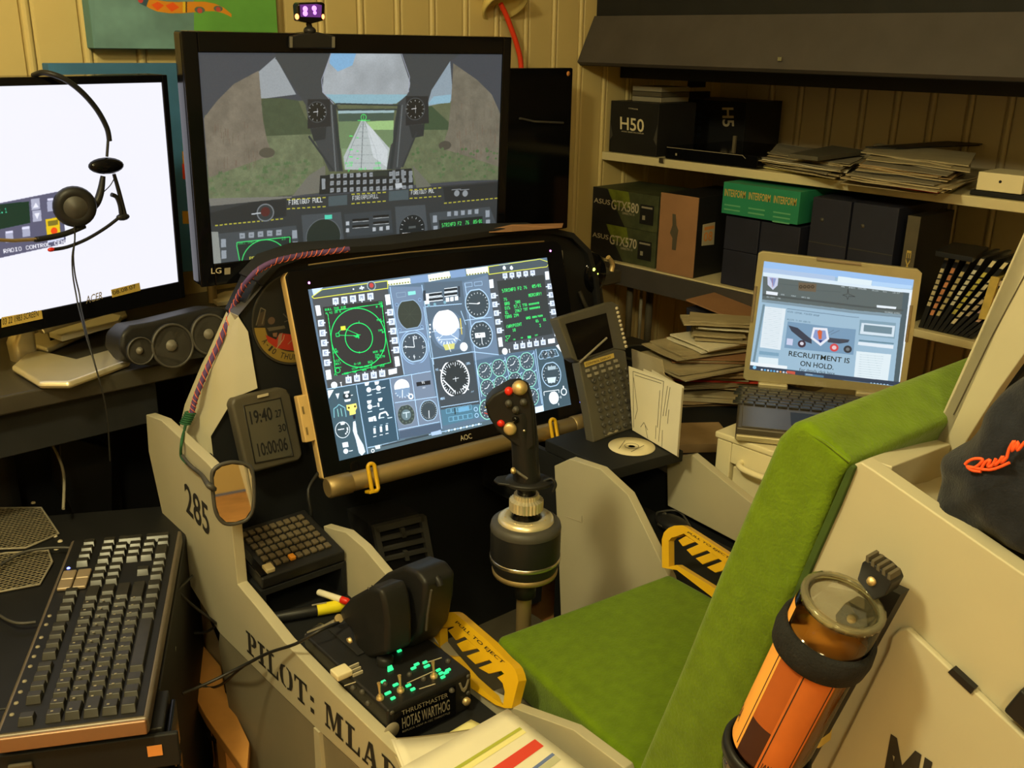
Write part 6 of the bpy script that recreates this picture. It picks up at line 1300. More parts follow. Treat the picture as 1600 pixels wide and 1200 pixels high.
# ------------------------------------------------------------------ keyboard
bz_ = kz+.012
fk_ = Fr(np.array([kb0[0], kb0[1], kz]), kx, ky)
KL, KW = .452, .158
t = T('keyboard', 'full-size black computer keyboard lying on top of the tower and rack', 'keyboard', fk_.w(0, 0, 0))
O('body', MB().box(fk_, 0, KL, 0, KW, -.012, .010), 'kb_rim', t, .004, 3)
O('key_well', MB().box(fk_, .004, KL-.004, .005, KW-.005, .0101, .0108), 'black_satin', t, .001)
O('front_lip', MB().box(fk_, -.0035, .002, .002, KW+.002, -.010, .0085), mat('kb_lip', (.30, .17, .10), .35, metal=.4), t, .002)
O('rear_foot', MB().box(fk_, .012, .03, KW-.012, KW-.004, -.022, -.0121), 'black_satin', t)
un = .01905; y_top = KW-.016
KEYS = {}
def key(a, b, wu, hu=1):
    """key centre at a (from the left end), b across; wu/hu size in key units"""
    kd = (round(wu, 2), round(hu, 2)); w_ = wu*un*.94; h_ = hu*.0185*.90; p = fk_.w(a, b, .0108)
    if kd not in KEYS:
        fr = Fr(p, kx, ky); mb = MB(); lo = [(-w_/2, -h_/2), (w_/2, -h_/2), (w_/2, h_/2), (-w_/2, h_/2)]; i_ = .0016; hi = [(-w_/2+.0066, -h_/2+i_*.8), (w_/2-i_, -h_/2+i_*.8), (w_/2-i_, h_/2-i_*.5), (-w_/2+.0066, h_/2-i_*.5)]
        vs = [fr.w(x, y, 0) for x, y in lo]+[fr.w(x, y, .0078) for x, y in hi]
        mb.add(vs, [[3, 2, 1, 0], [4, 5, 6, 7], [0, 1, 5, 4], [1, 2, 6, 5], [2, 3, 7, 6], [3, 0, 4, 7]])
        KEYS[kd] = (O('key', mb, 'key_black', t, .0008, 2), p)
    else: o_, p0_ = KEYS[kd]; copy_part(o_, t, ORG[t.name]+(p-p0_))
def row(b, start, ws):
    a = start
    for w_ in ws:
        if w_ < 0: a += -w_*un; continue
        key(a+w_*un/2, b, w_); a += w_*un
x0 = .010
rb = [KW-.034-i*.0205 for i in range(6)]
rb = [.145, .118, .0985, .079, .0595, .040]; rb = [b-.018 for b in rb]; rb[0] = .128
row(rb[0], x0, [1, -1, 1, 1, 1, 1, -.5, 1, 1, 1, 1, -.5, 1, 1, 1, 1])
row(rb[1], x0, [1]*13+[2]); row(rb[2], x0, [1.5]+[1]*12+[1.5]); row(rb[3], x0, [1.75]+[1]*11+[2.25]); row(rb[4], x0, [1.25, 1]+[1]*10+[2.75]); row(rb[5], x0, [1.25, 1.25, 1.25, 6.25, 1.25, 1.25, 1.25, 1.25])
xn = x0+15.2*un
row(rb[1], xn, [1, 1, 1]); row(rb[2], xn, [1, 1, 1]); row(rb[4], xn+un, [1]); row(rb[5], xn, [1, 1, 1])
xp = xn+3.2*un
row(rb[1], xp, [1, 1, 1, 1]); row(rb[2], xp, [1, 1, 1]); row(rb[3], xp, [1, 1, 1]); row(rb[4], xp, [1, 1, 1]); row(rb[5], xp, [2, 1])
key(xp+3.5*un, (rb[2]+rb[3])/2, 1, 2); key(xp+3.5*un, (rb[4]+rb[5])/2, 1, 2)
row(rb[0]+.0, xp+.0, [1, 1, 1, 1])
for i in range(2):
    for j in range(2):
        O('media_key', MB().box(fk_, xn-.002+i*.0255, xn+.0225+i*.0255, KW-.046+j*.0195, KW-.028+j*.0195, .0109, .0165), 'kb_media', t, .002, 2)
for k in range(10): O('hot_key', MB().lathe(fk_.w(.035+k*.0205+(k//4)*.009, KW-.011, .0108), Zv, [(.0028, 0), (.0025, .0012), (0, .0016)], 8), 'dim_lettering', t)
O('status_led', MB().lathe(fk_.w(xp+.002, KW-.012, .0108), Zv, [(.0026, 0), (.002, .0012), (0, .0015)], 8), 'led_blue', t)
mb = MB()
for b in rb[1:5]:
    for k in range(13):
        p = (x0+(k+.35)*un+.004, b+.001); mb.box(Fr(fk_.w(0, 0, .0187), kx, ky), p[0], p[0]+.0022, p[1], p[1]+.0028, 0, .0002)
O('key_legends', mb, 'dim_lettering', t, kind='stuff')
# cables in the gap beside the keyboard
def cable(label, pts, r=.0022, m_='cable_black', name='cable'):
    c = O(name, MB().tube([FT(z).pt(x, y) if not isinstance(z, tuple) else FL(z[0]).pt(x, y) for x, y, z in pts], r, 6, spline=5), m_); return tag(c, label, 'cable')
cable('black cable crossing from the keyboard to the cockpit side, highest of the tangle', [(262, 935, .50), (285, 915, .48), (300, 900, .46)])
cable('black cable running diagonally down below the keyboard corner to the cockpit', [(266, 915, .50), (300, 945, .44), (335, 972, .40), (338, 976, .36), (320, 988, .34), (290, 985, .34), (262, 955, .36)])
cable('long black cable looping low over the lit floor boards', [(262, 960, .42), (272, 1010, .34), (290, 1050, .28), (320, 1073, .24), (345, 1070, .26), (375, 1045, (.48,)), (400, 1030, (.48,))])
cable('black cable curving down behind the rack to the cockpit hull', [(262, 990, .36), (280, 1040, .28), (285, 1100, .22), (300, 1130, .16), (340, 1160, .10), (380, 1190, .06), (420, 1240, .02)], .003)
cable('black cable dropping from the rack edge towards the floor', [(290, 1088, .30), (310, 1108, .22), (326, 1138, .15), (300, 1124, .16), (284, 1102, .22)], .0025)
c = O('cable_plug', MB().lathe(FT(.45).pt(252, 1026), np.array([.9, .3, .1]), [(.006, 0), (.007, .004), (.007, .020), (.003, .024)], 12), 'steel'); tag(c, 'small shiny plug beside the keyboard edge, left of the lit floor', 'plug')
# boxes standing under the desk
c = O('storage_crate', MB().px(RY(1.69), [(92, 678), (176, 702), (176, 800), (118, 812), (96, 760)], 0, -.05), 'black_satin', None, .003); tag(c, 'black bag or crate standing under the desk behind the keyboard', 'crate')
c = O('tan_bundle', MB().ell((.62, 1.62, .055), Xv*.16, Yv*.06, Zv*.055), 'cardboard'); tag(c, 'tan rounded bundle on the floor just behind the far end of the keyboard', 'bundle')

# ------------------------------------------------------------------ right console: control display keypad, disc, brochure
fd = Fr(W(1.13, 1.075, .6008), V*0+U*cos(radians(-6))+V*sin(radians(-6)), V*.36+Zv)
pO = FT(.601).pt(925, 692); pX = FT(.601).pt(992, 668)
fd = Fr(pO, pX-pO, V*.30+Zv)
t = T('display_keypad', 'tall grey-brown keypad unit with blank screen and rows of small round keys', 'keypad', pO)
O('lower_case', MB().px(fd, [(905, 566), (962, 545), (978, 548), (994, 668), (928, 692), (920, 640)], 0, -.020), 'device_grey', t, .003)
O('upper_case', MB().px(fd, [(872, 497), (958, 471), (968, 476), (980, 548), (962, 546), (905, 566), (895, 560)], -.001, -.024), 'device_grey', t, .003)
O('blank_screen', MB().px(fd, [(884, 506), (947, 489), (958, 543), (903, 562)], .0004, -.002), 'black_gloss', t)
O('title_strip', MB().px(fd, [(912, 566), (958, 552), (959, 559), (914, 574)], .0015, 0), 'yellow_sticker', t)
e = MB(); words(e, fd, 'CONTROL DISPLAY', (916, 571), (955, 559), (915, 568), .0018, .01); O('strip_lettering', e, 'letter_black', t)
k1 = None
for r in range(8):
    for c in range(6):
        x = 927+c*10.3+r*2.6; y = 595-c*3.7+r*11.5
        p = fd.pt(x, y, .0003)
        if k1 is None: k1 = O('round_key', MB().lathe(p, fd.ez, [(.0047, 0), (.0043, .003), (.0022, .0034), (0, .002)], 10), 'dark_grey', t); kp0 = p
        else: copy_part(k1, t, ORG[t.name]+(p-kp0))
k1 = None
for r in range(2):
    for c in range(5):
        p = fd.pt(917+c*11+r*3, 583-c*3.8+r*8-4, .0003)
        if k1 is None: k1 = O('square_key', MB().box(Fr(p, fd.ex, fd.ey), -.004, .004, -.0025, .0025, 0, .003), 'dim_lettering', t); kp0 = p
        else: copy_part(k1, t, ORG[t.name]+(p-kp0))
for k in range(10): O('side_stud', MB().lathe(fd.pt(963+k*1.6, 482+k*6.6, .0), fd.ez, [(.003, 0), (.003, .003), (0, .004)], 8), 'grey_lettering', t)
O('lower_tab', MB().px(fd, [(944, 678), (964, 671), (965, 674), (945, 681)], .002, 0), 'dim_lettering', t)
O('diagonal_brace', MB().tube([fd.pt(906, 566, .003), fd.pt(948, 528, .003)], .002, 6), 'dim_lettering', t)
# CD
dc = FT(.6008).pt(987, 698); Rc = FT(.6008).pt(1026, 703)-dc
t = T('disc', 'pale printed disc lying on the black right console top', 'disc', dc)
rr_ = .040
O('disc_body', MB().lathe(dc, Zv, [(rr_, 0), (rr_, .0012), (.006, .0012), (.006, 0), (rr_, 0)], 40), 'cream_plastic', t)
O('disc_print', MB().tube([dc+np.array([.012*cos(a), .012*sin(a), .0014]) for a in np.linspace(0, 2*pi, 20)[:-1]], .0004, 4, closed=True).tube([dc+np.array([-.026, .006, .0014]), dc+np.array([.01, .024, .0014])], .0005, 4).tube([dc+np.array([-.02, -.016, .0014]), dc+np.array([.018, -.012, .0014])], .0005, 4), 'letter_black', t)
# brochure standing half open
ba, bb = FT(.602).pt(988, 672), FT(.602).pt(1058, 713)
fbr = Fr(ba, bb-ba, Zv)
t = T('brochure', 'white folded booklet with a line drawing standing behind the disc', 'booklet', ba)
pg = [(982, 572), (1066, 602), (1058, 713), (988, 672)]
O('front_page', MB().px(fbr, pg, 0, -.0006), 'paper', t)
for k in range(3):
    b2 = Fr(bb, (ba-bb)*np.array([1, 1, 1])+np.cross(Zv, bb-ba)*(.12+.13*k), Zv)
    L_ = np.linalg.norm(bb-ba); H_ = fbr.at(1066, 602)[1]; H0 = fbr.at(982, 572)[1]
    O('page', MB().ext(b2, [(-.004-.0015*k, .001), (L_, .001), (L_, H0-.003*k), (-.004-.0015*k, H_-.0015*k)], -.0004, 0), 'paper' if k < 2 else 'paper_old', t)
mb = MB(); z_ = .0004
def bl_(*pp):
    for i in range(len(pp)-1): mb.tube([fbr.pt(*pp[i], z_), fbr.pt(*pp[i+1], z_)], .0004, 4)
bl_((989, 580), (1037, 596), (1029, 690)); bl_((992, 586), (1033, 599)); bl_((989, 580), (990, 668)); bl_((1043, 603), (1036, 650)); bl_((1047, 605), (1040, 650)); bl_((1045, 640), (1043, 662)); bl_((1035, 672), (1034, 698)); bl_((1025, 665), (1024, 686)); bl_((1008, 665), (1012, 685)); bl_((990, 590), (996, 640), (992, 655)); bl_((1001, 667), (1006, 660), (1012, 672)); bl_((1031, 610), (1027, 668))
O('line_drawing', mb, 'letter_black', t)
c = O('loose_leaf', MB().px(Fr(FT(.601).pt(985, 640), bb-ba, Zv), [(981, 546), (1028, 563), (1034, 600), (984, 600)], -.008, -.010), 'paper_old'); tag(c, 'cream sheet standing behind the white booklet', 'paper')
t = T('mouse', 'dark computer mouse on the lower right console tray', 'mouse', FT(.4635).pt(1045, 822))
mc = FT(.476).pt(1050, 818); O('shell', MB().ell(mc, U*.022, V*.036, Zv*.013), 'black_satin', t); O('wheel', MB().lathe(mc+V*.018+Zv*.010-U*.002, U, [(.004, 0), (.004, .004)], 10), 'dark_grey', t)
O('lead', MB().tube([mc+V*.035, FT(.47).pt(1030, 800), FT(.47).pt(1062, 800), FT(.47).pt(1085, 835)], .002, 6, spline=5), 'dark_grey', t)
c = O('loose_pen', MB().tube([FT(.475).pt(1028, 819), FT(.475).pt(1050, 829)], .003, 8), 'steel'); tag(c, 'silver pen tip poking out behind the right ejection handle', 'pen')
for k, (x, y) in enumerate(((1120, 820), (1145, 832))): c = O('coin_box', MB().box(Fr(FT(.463).pt(x, y), U, V), -.012, .012, -.006, .006, 0, .008), 'dark_brown', None, .002); tag(c, ['small brownish tin against the right outer panel, farther one', 'small brownish tin against the right outer panel, beside the backrest'][k], 'tin')
# black items on right deck: headset amp / LED gadget at the end of the hood
gd = FF(1.42)
t = T('desk_gadget', 'black round gadget with a yellow-green light behind the hood, right end', 'device', gd.pt(930, 480))
O('body', MB().lathe(gd.pt(930, 428, .02)-gd.ez*.03, gd.ez, [(.040, 0), (.044, .01), (.040, .03), (.030, .038), (0, .038)], 28, sx=.8, exd=gd.ex), 'black_gloss', t)
O('status_light', MB().ell(gd.pt(928, 421, .034), gd.ex*.0035, gd.ey*.0035, gd.ez*.002, 8, 6), 'led_yellow', t)
O('side_light', MB().ell(gd.pt(934, 428, .033), gd.ex*.0015, gd.ey*.0015, gd.ez*.001, 8, 6), 'led_yellow', t)
O('side_cap', MB().tube([gd.pt(950, 402, .012), gd.pt(957, 412, .012), gd.pt(955, 424, .012)], .0055, 8, spline=3), 'brass', t)
O('stem', MB().tube([gd.pt(928, 445, .0), gd.pt(932, 475, -.01), gd.pt(938, 520, -.01)], .016, 12), 'black_satin', t)
c = O('gadget_cable', MB().tube([gd.pt(905, 455, .02), gd.pt(915, 478, .03), gd.pt(928, 500, .03)], .0045, 8, spline=4), 'dark_grey'); tag(c, 'ribbed cable below the gadget at the right end of the hood', 'cable')
c = O('tan_envelope', MB().slab([FF(1.40).pt(745, 364), FF(1.40).pt(800, 352), FF(1.40).pt(880, 350), FF(1.36).pt(878, 356), FF(1.36).pt(800, 362)], Zv*.0015), 'cardboard'); tag(c, 'tan envelope lying on top of the black hood at its right', 'envelope')

# ------------------------------------------------------------------ drawer cabinet with the laptop on it
cz = .612; cc = FT(cz).pt(1124, 673); X0, Y0 = cc[0], cc[1]
t = T('drawer_cabinet', 'cream drawer cabinet with a bow handle under the laptop', 'cabinet', (X0+.22, Y0-.25, 0))
cx_ = RX(X0)
O('body', MB().box(Fr((0, 0, cz), Xv, Yv), X0+.012, X0+.44, Y0-.60, Y0, -.60, -.012), 'white_lacquer', t, .002)
O('top_panel', MB().box(Fr((0, 0, cz), Xv, Yv), X0-.006, X0+.45, Y0-.605, Y0+.005, -.012, 0), 'white_lacquer', t, .003)
O('frame_stile', MB().box(cx_, -Y0, -Y0+.030, .01, cz-.0125, -.012, .004), 'white_lacquer', t, .002)
O('frame_rail', MB().box(cx_, -Y0+.0305, -Y0+.57, cz-.050, cz-.0125, -.012, .004), 'white_lacquer', t, .002)
for k in range(3):
    z1 = cz-.056-.185*k; d_ = O('drawer', MB().box(cx_, -Y0+.034, -Y0+.56, z1-.175, z1, -.011, -.001), 'white_lacquer', t, .003)
    hy = z1-(cz-.056-cx_.at(1160, 722)[1]); hw0 = cx_.at(1160, 722)[0]; O('handle', MB().tube([cx_.w(hw0, hy, -.001), cx_.w(hw0+.004, hy, .016), cx_.w(hw0+.02, hy-.002, .022), cx_.w(hw0+.06, hy-.003, .022), cx_.w(hw0+.095, hy, .016), cx_.w(hw0+.10, hy, -.001)], .0055, 10, spline=4), 'white_lacquer', d_)
# laptop
lz = cz+.030
bl, br_ = FT(lz+.006).pt(1160, 592), FT(lz+.006).pt(1412, 615)
ex_ = br_-bl; ex_[2] = 0; exn = ex_/np.linalg.norm(ex_); nb_ = np.cross(exn, Zv)   # points away from viewer or toward
if nb_@(bl-CAM) < 0: nb_ = -nb_
best = None
for dg_ in range(-5, 45):
    al = radians(dg_); fr = Fr(bl, exn, Zv*cos(al)+nb_*sin(al)); a, b = fr.at(1185, 395); c, d = fr.at(1441, 425)
    err = abs(a)+abs(c-np.linalg.norm(ex_))
    if best is None or err < best[0]: best = (err, dg_, fr)
fq = best[2]; print('laptop tilt', best[1], best[0])
t = T('laptop', 'silver-edged open laptop showing a web page on the drawer cabinet', 'laptop', (bl+br_)/2-Zv*.03)
lo_ = [(1185, 396), (1192, 393), (1434, 421), (1441, 427), (1414, 612), (1408, 617), (1166, 594), (1161, 590)]
O('lid', MB().px(fq, lo_, -.002, -.014), 'laptop_shell', t, .003)
O('lid_bezel', MB().px(fq, lo_, .0, -.0019), 'laptop_shell', t, .001)
sp = [(1194, 408), (1428, 437), (1405, 604), (1171, 577)]; S4 = [np.array(fq.at(*p)) for p in sp]
for x0_, y0_, x1_, y1_ in ((1181, 447, 1174, 503), (1424, 477, 1416, 534)): O('side_bumper', MB().tube([fq.pt(x0_, y0_, .001), fq.pt(x1_, y1_, .001)], .0028, 6), 'kb_media', t)
O('lid_latch', MB().px(fq, [(1276, 402), (1346, 411), (1346, 415), (1276, 407)], .0035, 0), 'kb_media', t, .001)
e = MB(); words(e, fq, 'DELL', (1273, 602), (1293, 604), (1274, 596), .0006, .02); O('logo', e, 'grey_lettering', t)
# screen picture (its four corners on the lid)
class QCanvas(Canvas): pass
cv = Canvas(1000, 760, fq, (0, .1, 0, .1), (.63, .76, .85), src=lambda x, y: (1100+x/4, 380+y/4))
A = []; B = []
for (x, y), (X_, Y_) in zip(sp, [(0, 0), (1000, 0), (1000, 760), (0, 760)]): A += [[x, y, 1, 0, 0, 0, -X_*x, -X_*y], [0, 0, 0, x, y, 1, -Y_*x, -Y_*y]]; B += [X_, Y_]
cv.H = np.append(np.linalg.solve(np.array(A), np.array(B)), 1).reshape(3, 3)
P = cv.P
P([(375, 105), (1315, 225), (1310, 275), (370, 150)], (.62, .78, .97)); P([(370, 150), (830, 205), (830, 235), (370, 180)], (.70, .80, .93)); P([(370, 178), (1305, 290), (1300, 312), (370, 205)], (.88, .95, 1.)); P([(850, 205), (1060, 232), (1055, 262), (845, 240)], (.90, .97, 1.)); P([(1060, 235), (1300, 262), (1298, 285), (1058, 262)], (.72, .86, 1.))
P([(370, 203), (1285, 308), (1245, 440), (365, 345)], (.36, .41, .42)); P([(1250, 305), (1290, 308), (1225, 880), (1185, 880)], (.30, .38, .42)); P([(1285, 308), (1312, 300), (1240, 890), (1215, 885)], (.93, .97, 1.))
P([(365, 345), (1240, 440), (1235, 460), (362, 362)], (.52, .62, .68)); P([(370, 310), (1250, 410), (1248, 420), (368, 322)], (.29, .33, .34))
P([(398, 205), (470, 213), (465, 260), (435, 287), (400, 255)], (.80, .83, .93)); P([(412, 212), (455, 217), (440, 270)], (.55, .60, .80)); cv.L((430, 215), (432, 270), 3, (.7, .4, .4))
P([(392, 293), (468, 302), (465, 322), (390, 313)], (.93, .96, 1.)); 
for x, y, s_ in ((488, 310, 'HOME'), (555, 318, 'FORUM'), (620, 326, 'WHATS NEW'), (395, 325, 'NEW POSTS   FAQ'), (870, 262, 'HOME'), (918, 268, 'MEMBERS'), (975, 273, 'DOWNLOADS'), (1062, 285, 'GALLERY'), (1130, 292, 'WIKI'), (1188, 300, 'LOG OUT'), (1140, 418, 'ADVANCED SEARCH')): cv.S(x, y, s_, 9, (.86, .92, .95), wf=.6)
P([(1092, 378), (1208, 392), (1206, 406), (1092, 394)], (.93, .97, 1.)); P([(600, 240), (715, 250), (712, 300), (600, 290)], (.42, .37, .30)); 
for x in (615, 640, 665, 690): cv.D(x, 268, 11, (.24, .20, .16), r0=5)
cv.LL([(880, 318), (910, 312), (913, 280), (918, 312), (960, 328), (920, 325), (913, 345), (905, 325), (880, 318)], 3, (.18, .20, .22)); cv.LL([(480, 250), (600, 262)], 2, (.28, .33, .34)); cv.LL([(715, 290), (870, 300)], 2, (.28, .33, .34))
P([(385, 388), (522, 403), (490, 660), (353, 645)], (.90, .95, .98))
for k in range(22): y = 400+k*11; cv.LL([(392-k*1.3, y), (500-k*1.3, y+12)], 1.2, (.72, .80, .84))
P([(350, 668), (480, 680), (478, 700), (348, 690)], (.50, .66, .76)); P([(345, 705), (475, 715), (470, 780), (340, 770)], (.90, .96, .99)); P([(370, 375), (385, 377), (320, 740), (305, 738)], (.45, .56, .62))
cv.LL([(395, 358), (1240, 455)], 2, (.40, .50, .58)); cv.LL([(530, 402), (985, 455)], 3, (.35, .45, .55)); cv.S(532, 415, '476TH VIRTUAL FIGHTER GROUP', 11, (.33, .43, .52), wf=.62); cv.S(530, 462, 'WELCOME TO OUR WEBSITE', 10, (.38, .50, .58), wf=.62)
P([(535, 480), (965, 530), (945, 692), (515, 645)], (.48, .62, .74)); P([(540, 505), (600, 520), (690, 590), (690, 620), (640, 600), (560, 540)], (.22, .25, .32)); P([(790, 580), (925, 595), (915, 612), (860, 620), (790, 610)], (.25, .28, .34)); cv.LL([(790, 555), (830, 532)], 2, (.3, .35, .42)); cv.LL([(810, 560), (865, 535)], 2, (.3, .35, .42))
P([(700, 515), (790, 520), (800, 590), (745, 635), (685, 585)], (.93, .94, .98)); P([(712, 530), (778, 535), (784, 585), (745, 615), (700, 578)], (.55, .62, .82)); P([(728, 540), (742, 530), (758, 540), (752, 590), (735, 590)], (.85, .40, .25)); P([(732, 595), (760, 598), (744, 615)], (.2, .25, .5))
P([(532, 585), (572, 590), (568, 630), (528, 625)], (.82, .84, .95)); cv.D(628, 620, 25, (.25, .18, .25)); cv.D(628, 618, 12, (.85, .85, .9)); cv.D(829, 645, 27, (.85, .30, .32)); cv.D(829, 645, 14, (.92, .80, .82)); cv.D(912, 656, 25, (.20, .22, .26)); cv.D(912, 656, 12, (.45, .48, .5))

P([(990, 468), (1205, 492), (1195, 590), (980, 565)], (.52, .65, .73)); P([(1000, 488), (1200, 510), (1190, 580), (988, 558)], (.86, .92, .97)); P([(1015, 500), (1182, 520), (1178, 562), (1010, 542)], (.45, .56, .62))
P([(978, 608), (1190, 632), (1186, 655), (974, 628)], (.90, .95, .99)); P([(965, 668), (1175, 690), (1150, 870), (945, 845)], (.90, .96, .99)); P([(982, 595), (1190, 617), (1190, 626), (980, 605)], (.42, .56, .64))
for k in range(10): y = 690+k*15; cv.LL([(985-k*2, y), (1130-k*3, y+14)], 1.2, (.62, .72, .76))
P([(290, 738), (530, 765), (528, 785), (288, 760)], (.95, .98, 1.)); P([(285, 760), (1240, 868), (1230, 895), (280, 790)], (.20, .26, .34)); 
for k in range(11): x = 365+k*20; cv.D(x, 790+k*2.3, 7, random.choice([(.85, .9, .95), (.9, .6, .3), (.4, .7, .9)]))
P([(525, 795), (580, 802), (578, 822), (523, 812)], (.80, .35, .28)); P([(640, 812), (760, 828), (758, 842), (640, 828)], (.35, .50, .62)); cv.S(648, 815, 'WINDOWS', 9, (.9, .95, 1)); cv.D(318, 775, 12, (.55, .8, .95))
for k in range(6): cv.D(1050+k*20, 876+k*2, 6, (.7, .85, .95))
mb = MB(); mb.uv[0] = [(0, 0), (1, 0), (1, 1), (0, 1)]; mb.add([fq.w(*S4[3], .0006), fq.w(*S4[2], .0006), fq.w(*S4[1], .0006), fq.w(*S4[0], .0006)], [[0, 1, 2, 3]])
O('screen', mb, immat('laptop_picture', cv, .95), t)
mb = MB(); words(mb, fq, 'RECRUITMENT IS', (1232, 556), (1327, 568), (1233, 548), .0012, .012); words(mb, fq, 'ON HOLD.', (1250, 571.5), (1302, 578), (1251, 563.5), .0012, .012); words(mb, fq, 'For details click here', (1249, 579.5), (1304, 586), (1249.5, 575), .0012, .0)
O('screen_heading', mb, mat('heading_blue', (.03, .05, .09), .6), t)
# base
LW = np.linalg.norm(ex_); fb_ = Fr(np.array([bl[0], bl[1], cz]), exn, -nb_)
if fb_.ez[2] < 0: fb_ = Fr(fb_.w(LW, 0), -exn, -nb_)
DL = .235
def fbh(h): return fb_.up(h)
O('base', MB().box(fb_, -.004, LW+.004, .002, DL, .001, .026), 'laptop_dark', t, .004, 3)
O('front_edge', MB().box(fb_, -.003, LW+.003, DL-.003, DL+.004, .002, .014), 'laptop_shell', t, .003)
O('hinge', MB().box(fb_, .030, .085, -.006, .010, .022, .034), 'laptop_shell', t, .003); O('hinge', MB().box(fb_, LW-.085, LW-.030, -.006, .010, .022, .034), 'laptop_shell', t, .003)
ky0 = None
for r in range(6):
    for c in range(14):
        p = fb_.w(.032+c*.0198+(r % 3)*.004, .028+r*.0165, .0262)
        if ky0 is None: ky0 = O('key', MB().box(Fr(p, fb_.ex, fb_.ey), -.0088, .0088, -.0072, .0072, 0, .003), 'key_black', t, .001, 1); kq0 = p
        else: copy_part(ky0, t, ORG[t.name]+(p-kq0))
O('palm_rest', MB().box(fb_, .005, LW-.005, .128, DL-.005, .0262, .0275), 'laptop_dark', t, .001)
O('touchpad', MB().box(fb_, .125, .205, .140, .205, .0277, .0283), 'black_satin', t, .0005); O('touchpad_buttons', MB().box(fb_, .125, .205, .208, .225, .0277, .029), 'mid_grey', t, .001)

# ------------------------------------------------------------------ side table with a paper pile, boxes
tz = .455
t = T('side_table', 'low black table beside the cabinet holding piles of papers', 'table', (1.72, 1.35, 0))
O('table_top', MB().box(Fr((0, 0, tz), Xv, Yv), 1.36, 2.08, 1.0, 1.80, -.03, 0), 'black_paint', t, .003)
for x, y in ((1.39, 1.03), (2.05, 1.03), (1.39, 1.48), (2.05, 1.77)): O('leg', MB().box(Fr((x, y, 0), Xv, Yv), -.02, .02, -.02, .02, 0, tz-.0305), 'black_satin', t)
z = tz+.002
spots = [((1034, 700), (1090, 724), (1120, 690), (1070, 650), 'cardboard'), ]
random.seed(11)
pc = FT(.50).pt(1105, 590)
labels = ['lowest brown folder of the paper pile beside the laptop', 'grey magazine near the bottom of the paper pile', 'tan envelope low in the paper pile beside the laptop', 'white leaflet sticking out low in the paper pile', 'red-edged brochure in the middle of the paper pile', 'grey-brown booklet in the middle of the paper pile', 'cream letter in the middle of the paper pile', 'orange-brown catalogue in the paper pile near the laptop', 'pale folded letter high in the paper pile', 'white folded leaflet high in the paper pile', 'cream envelope near the top of the paper pile', 'crumpled white paper near the top of the paper pile', 'topmost folded cream paper of the pile beside the laptop']
mm = ['paper_brown', 'paper_old', 'cardboard', 'paper_old', 'print_red', 'paper_brown', 'paper_old', 'cardboard', 'paper_old', 'paper', 'paper_old', 'paper', 'paper_old']
PILE = []
for k in range(13):
    a = radians(-35+random.uniform(-22, 22)); w_, d_ = random.uniform(.105, .15), random.uniform(.07, .10); th_ = random.uniform(.009, .017)
    if k > 9: w_ *= .55; d_ *= .55
    fr = Fr(np.array([pc[0]+random.uniform(-.02, .02)+(.03 if k > 8 else 0), pc[1]+random.uniform(-.02, .02), z]), (cos(a), sin(a), 0), (-sin(a), cos(a), 0))
    PILE.append((labels[k], fr, [(-w_, -d_), (w_, -d_), (w_, d_), (-w_, d_)], th_, [mm[k], 'paper_old', mm[k]], k)); z += th_+.0022
c = O('brown_folder', MB().box(Fr(FT(tz+.001).pt(1085, 690), (.8, -.6, 0), (.6, .8, 0)), -.08, .07, -.06, .06, 0, .02), 'paper_brown', None, .001); tag(c, 'dark brown folder in front of the paper pile, below the booklet', 'folder')
t = T('product_box', 'dark blue box with a white label, open tan top, behind the laptop lid', 'box', RX(1.93).pt(1130, 560))
bxf = RX(1.93)
O('box_body', MB().px(bxf, [(1072, 480), (1180, 530), (1180, 570), (1072, 540)], 0, -.16), 'navy_box', t, .002)
O('box_top', MB().slab([bxf.pt(1072, 470), bxf.pt(1176, 512), bxf.pt(1176, 512)+Xv*.16, bxf.pt(1072, 470)+Xv*.16], Zv*.004), 'cardboard', t)
O('box_label', MB().px(bxf, [(1130, 512), (1155, 524), (1154, 532), (1129, 520)], .001, 0), 'paper', t)
e = MB(); words(e, bxf, 'MSI TEK', (1131, 518), (1153, 529), (1132, 514), .0015, .02); O('label_lettering', e, 'letter_black', t)
c = O('purple_box', MB().box(Fr(FT(tz+.001).pt(1165, 580), Xv, Yv), -.04, .10, -.05, .06, 0, .05), 'purple_box', None, .002); tag(c, 'small purple-blue box behind the paper pile next to the laptop', 'box')
t = T('wall_pipes', 'pale upright pipes against the wall under the lower shelf', 'pipe', (2.0, 1.80, 0))
for x, w_, m_ in ((982, 8, 'dark_brown'), (1000, 4, 'dim_lettering'), (1013, 9, 'dark_brown')):
    a = RY(1.78).at(x, 500)[0]; O('pipe', MB().lathe((a, 1.78, .02), Zv, [(w_*.0012, 0), (w_*.0012, .62)], 12), m_, t)
t = T('waste_basket', 'black open basket behind the booklet', 'basket', FT(.46).pt(1010, 560)); bc = FT(.53).pt(1012, 556)
bc[2] = tz+.001; O('bin', MB().lathe(bc, Zv, [(.06, 0), (.07, .08), (.066, .08), (.056, .006), (0, .006)], 28), 'black_satin', t)
O('bin_rim', MB().tube([bc+np.array([.07*cos(a), .07*sin(a), .08]) for a in np.linspace(0, 2*pi, 24)[:-1]], .004, 6, closed=True), 'dark_grey', t)
c = O('adapter', MB().box(Fr((1.92, 1.62, tz), Xv, Yv), -.05, .05, -.04, .04, .001, .05), 'dark_grey', None, .006); tag(c, 'dark grey adapter block behind the paper pile under the shelf', 'adapter')

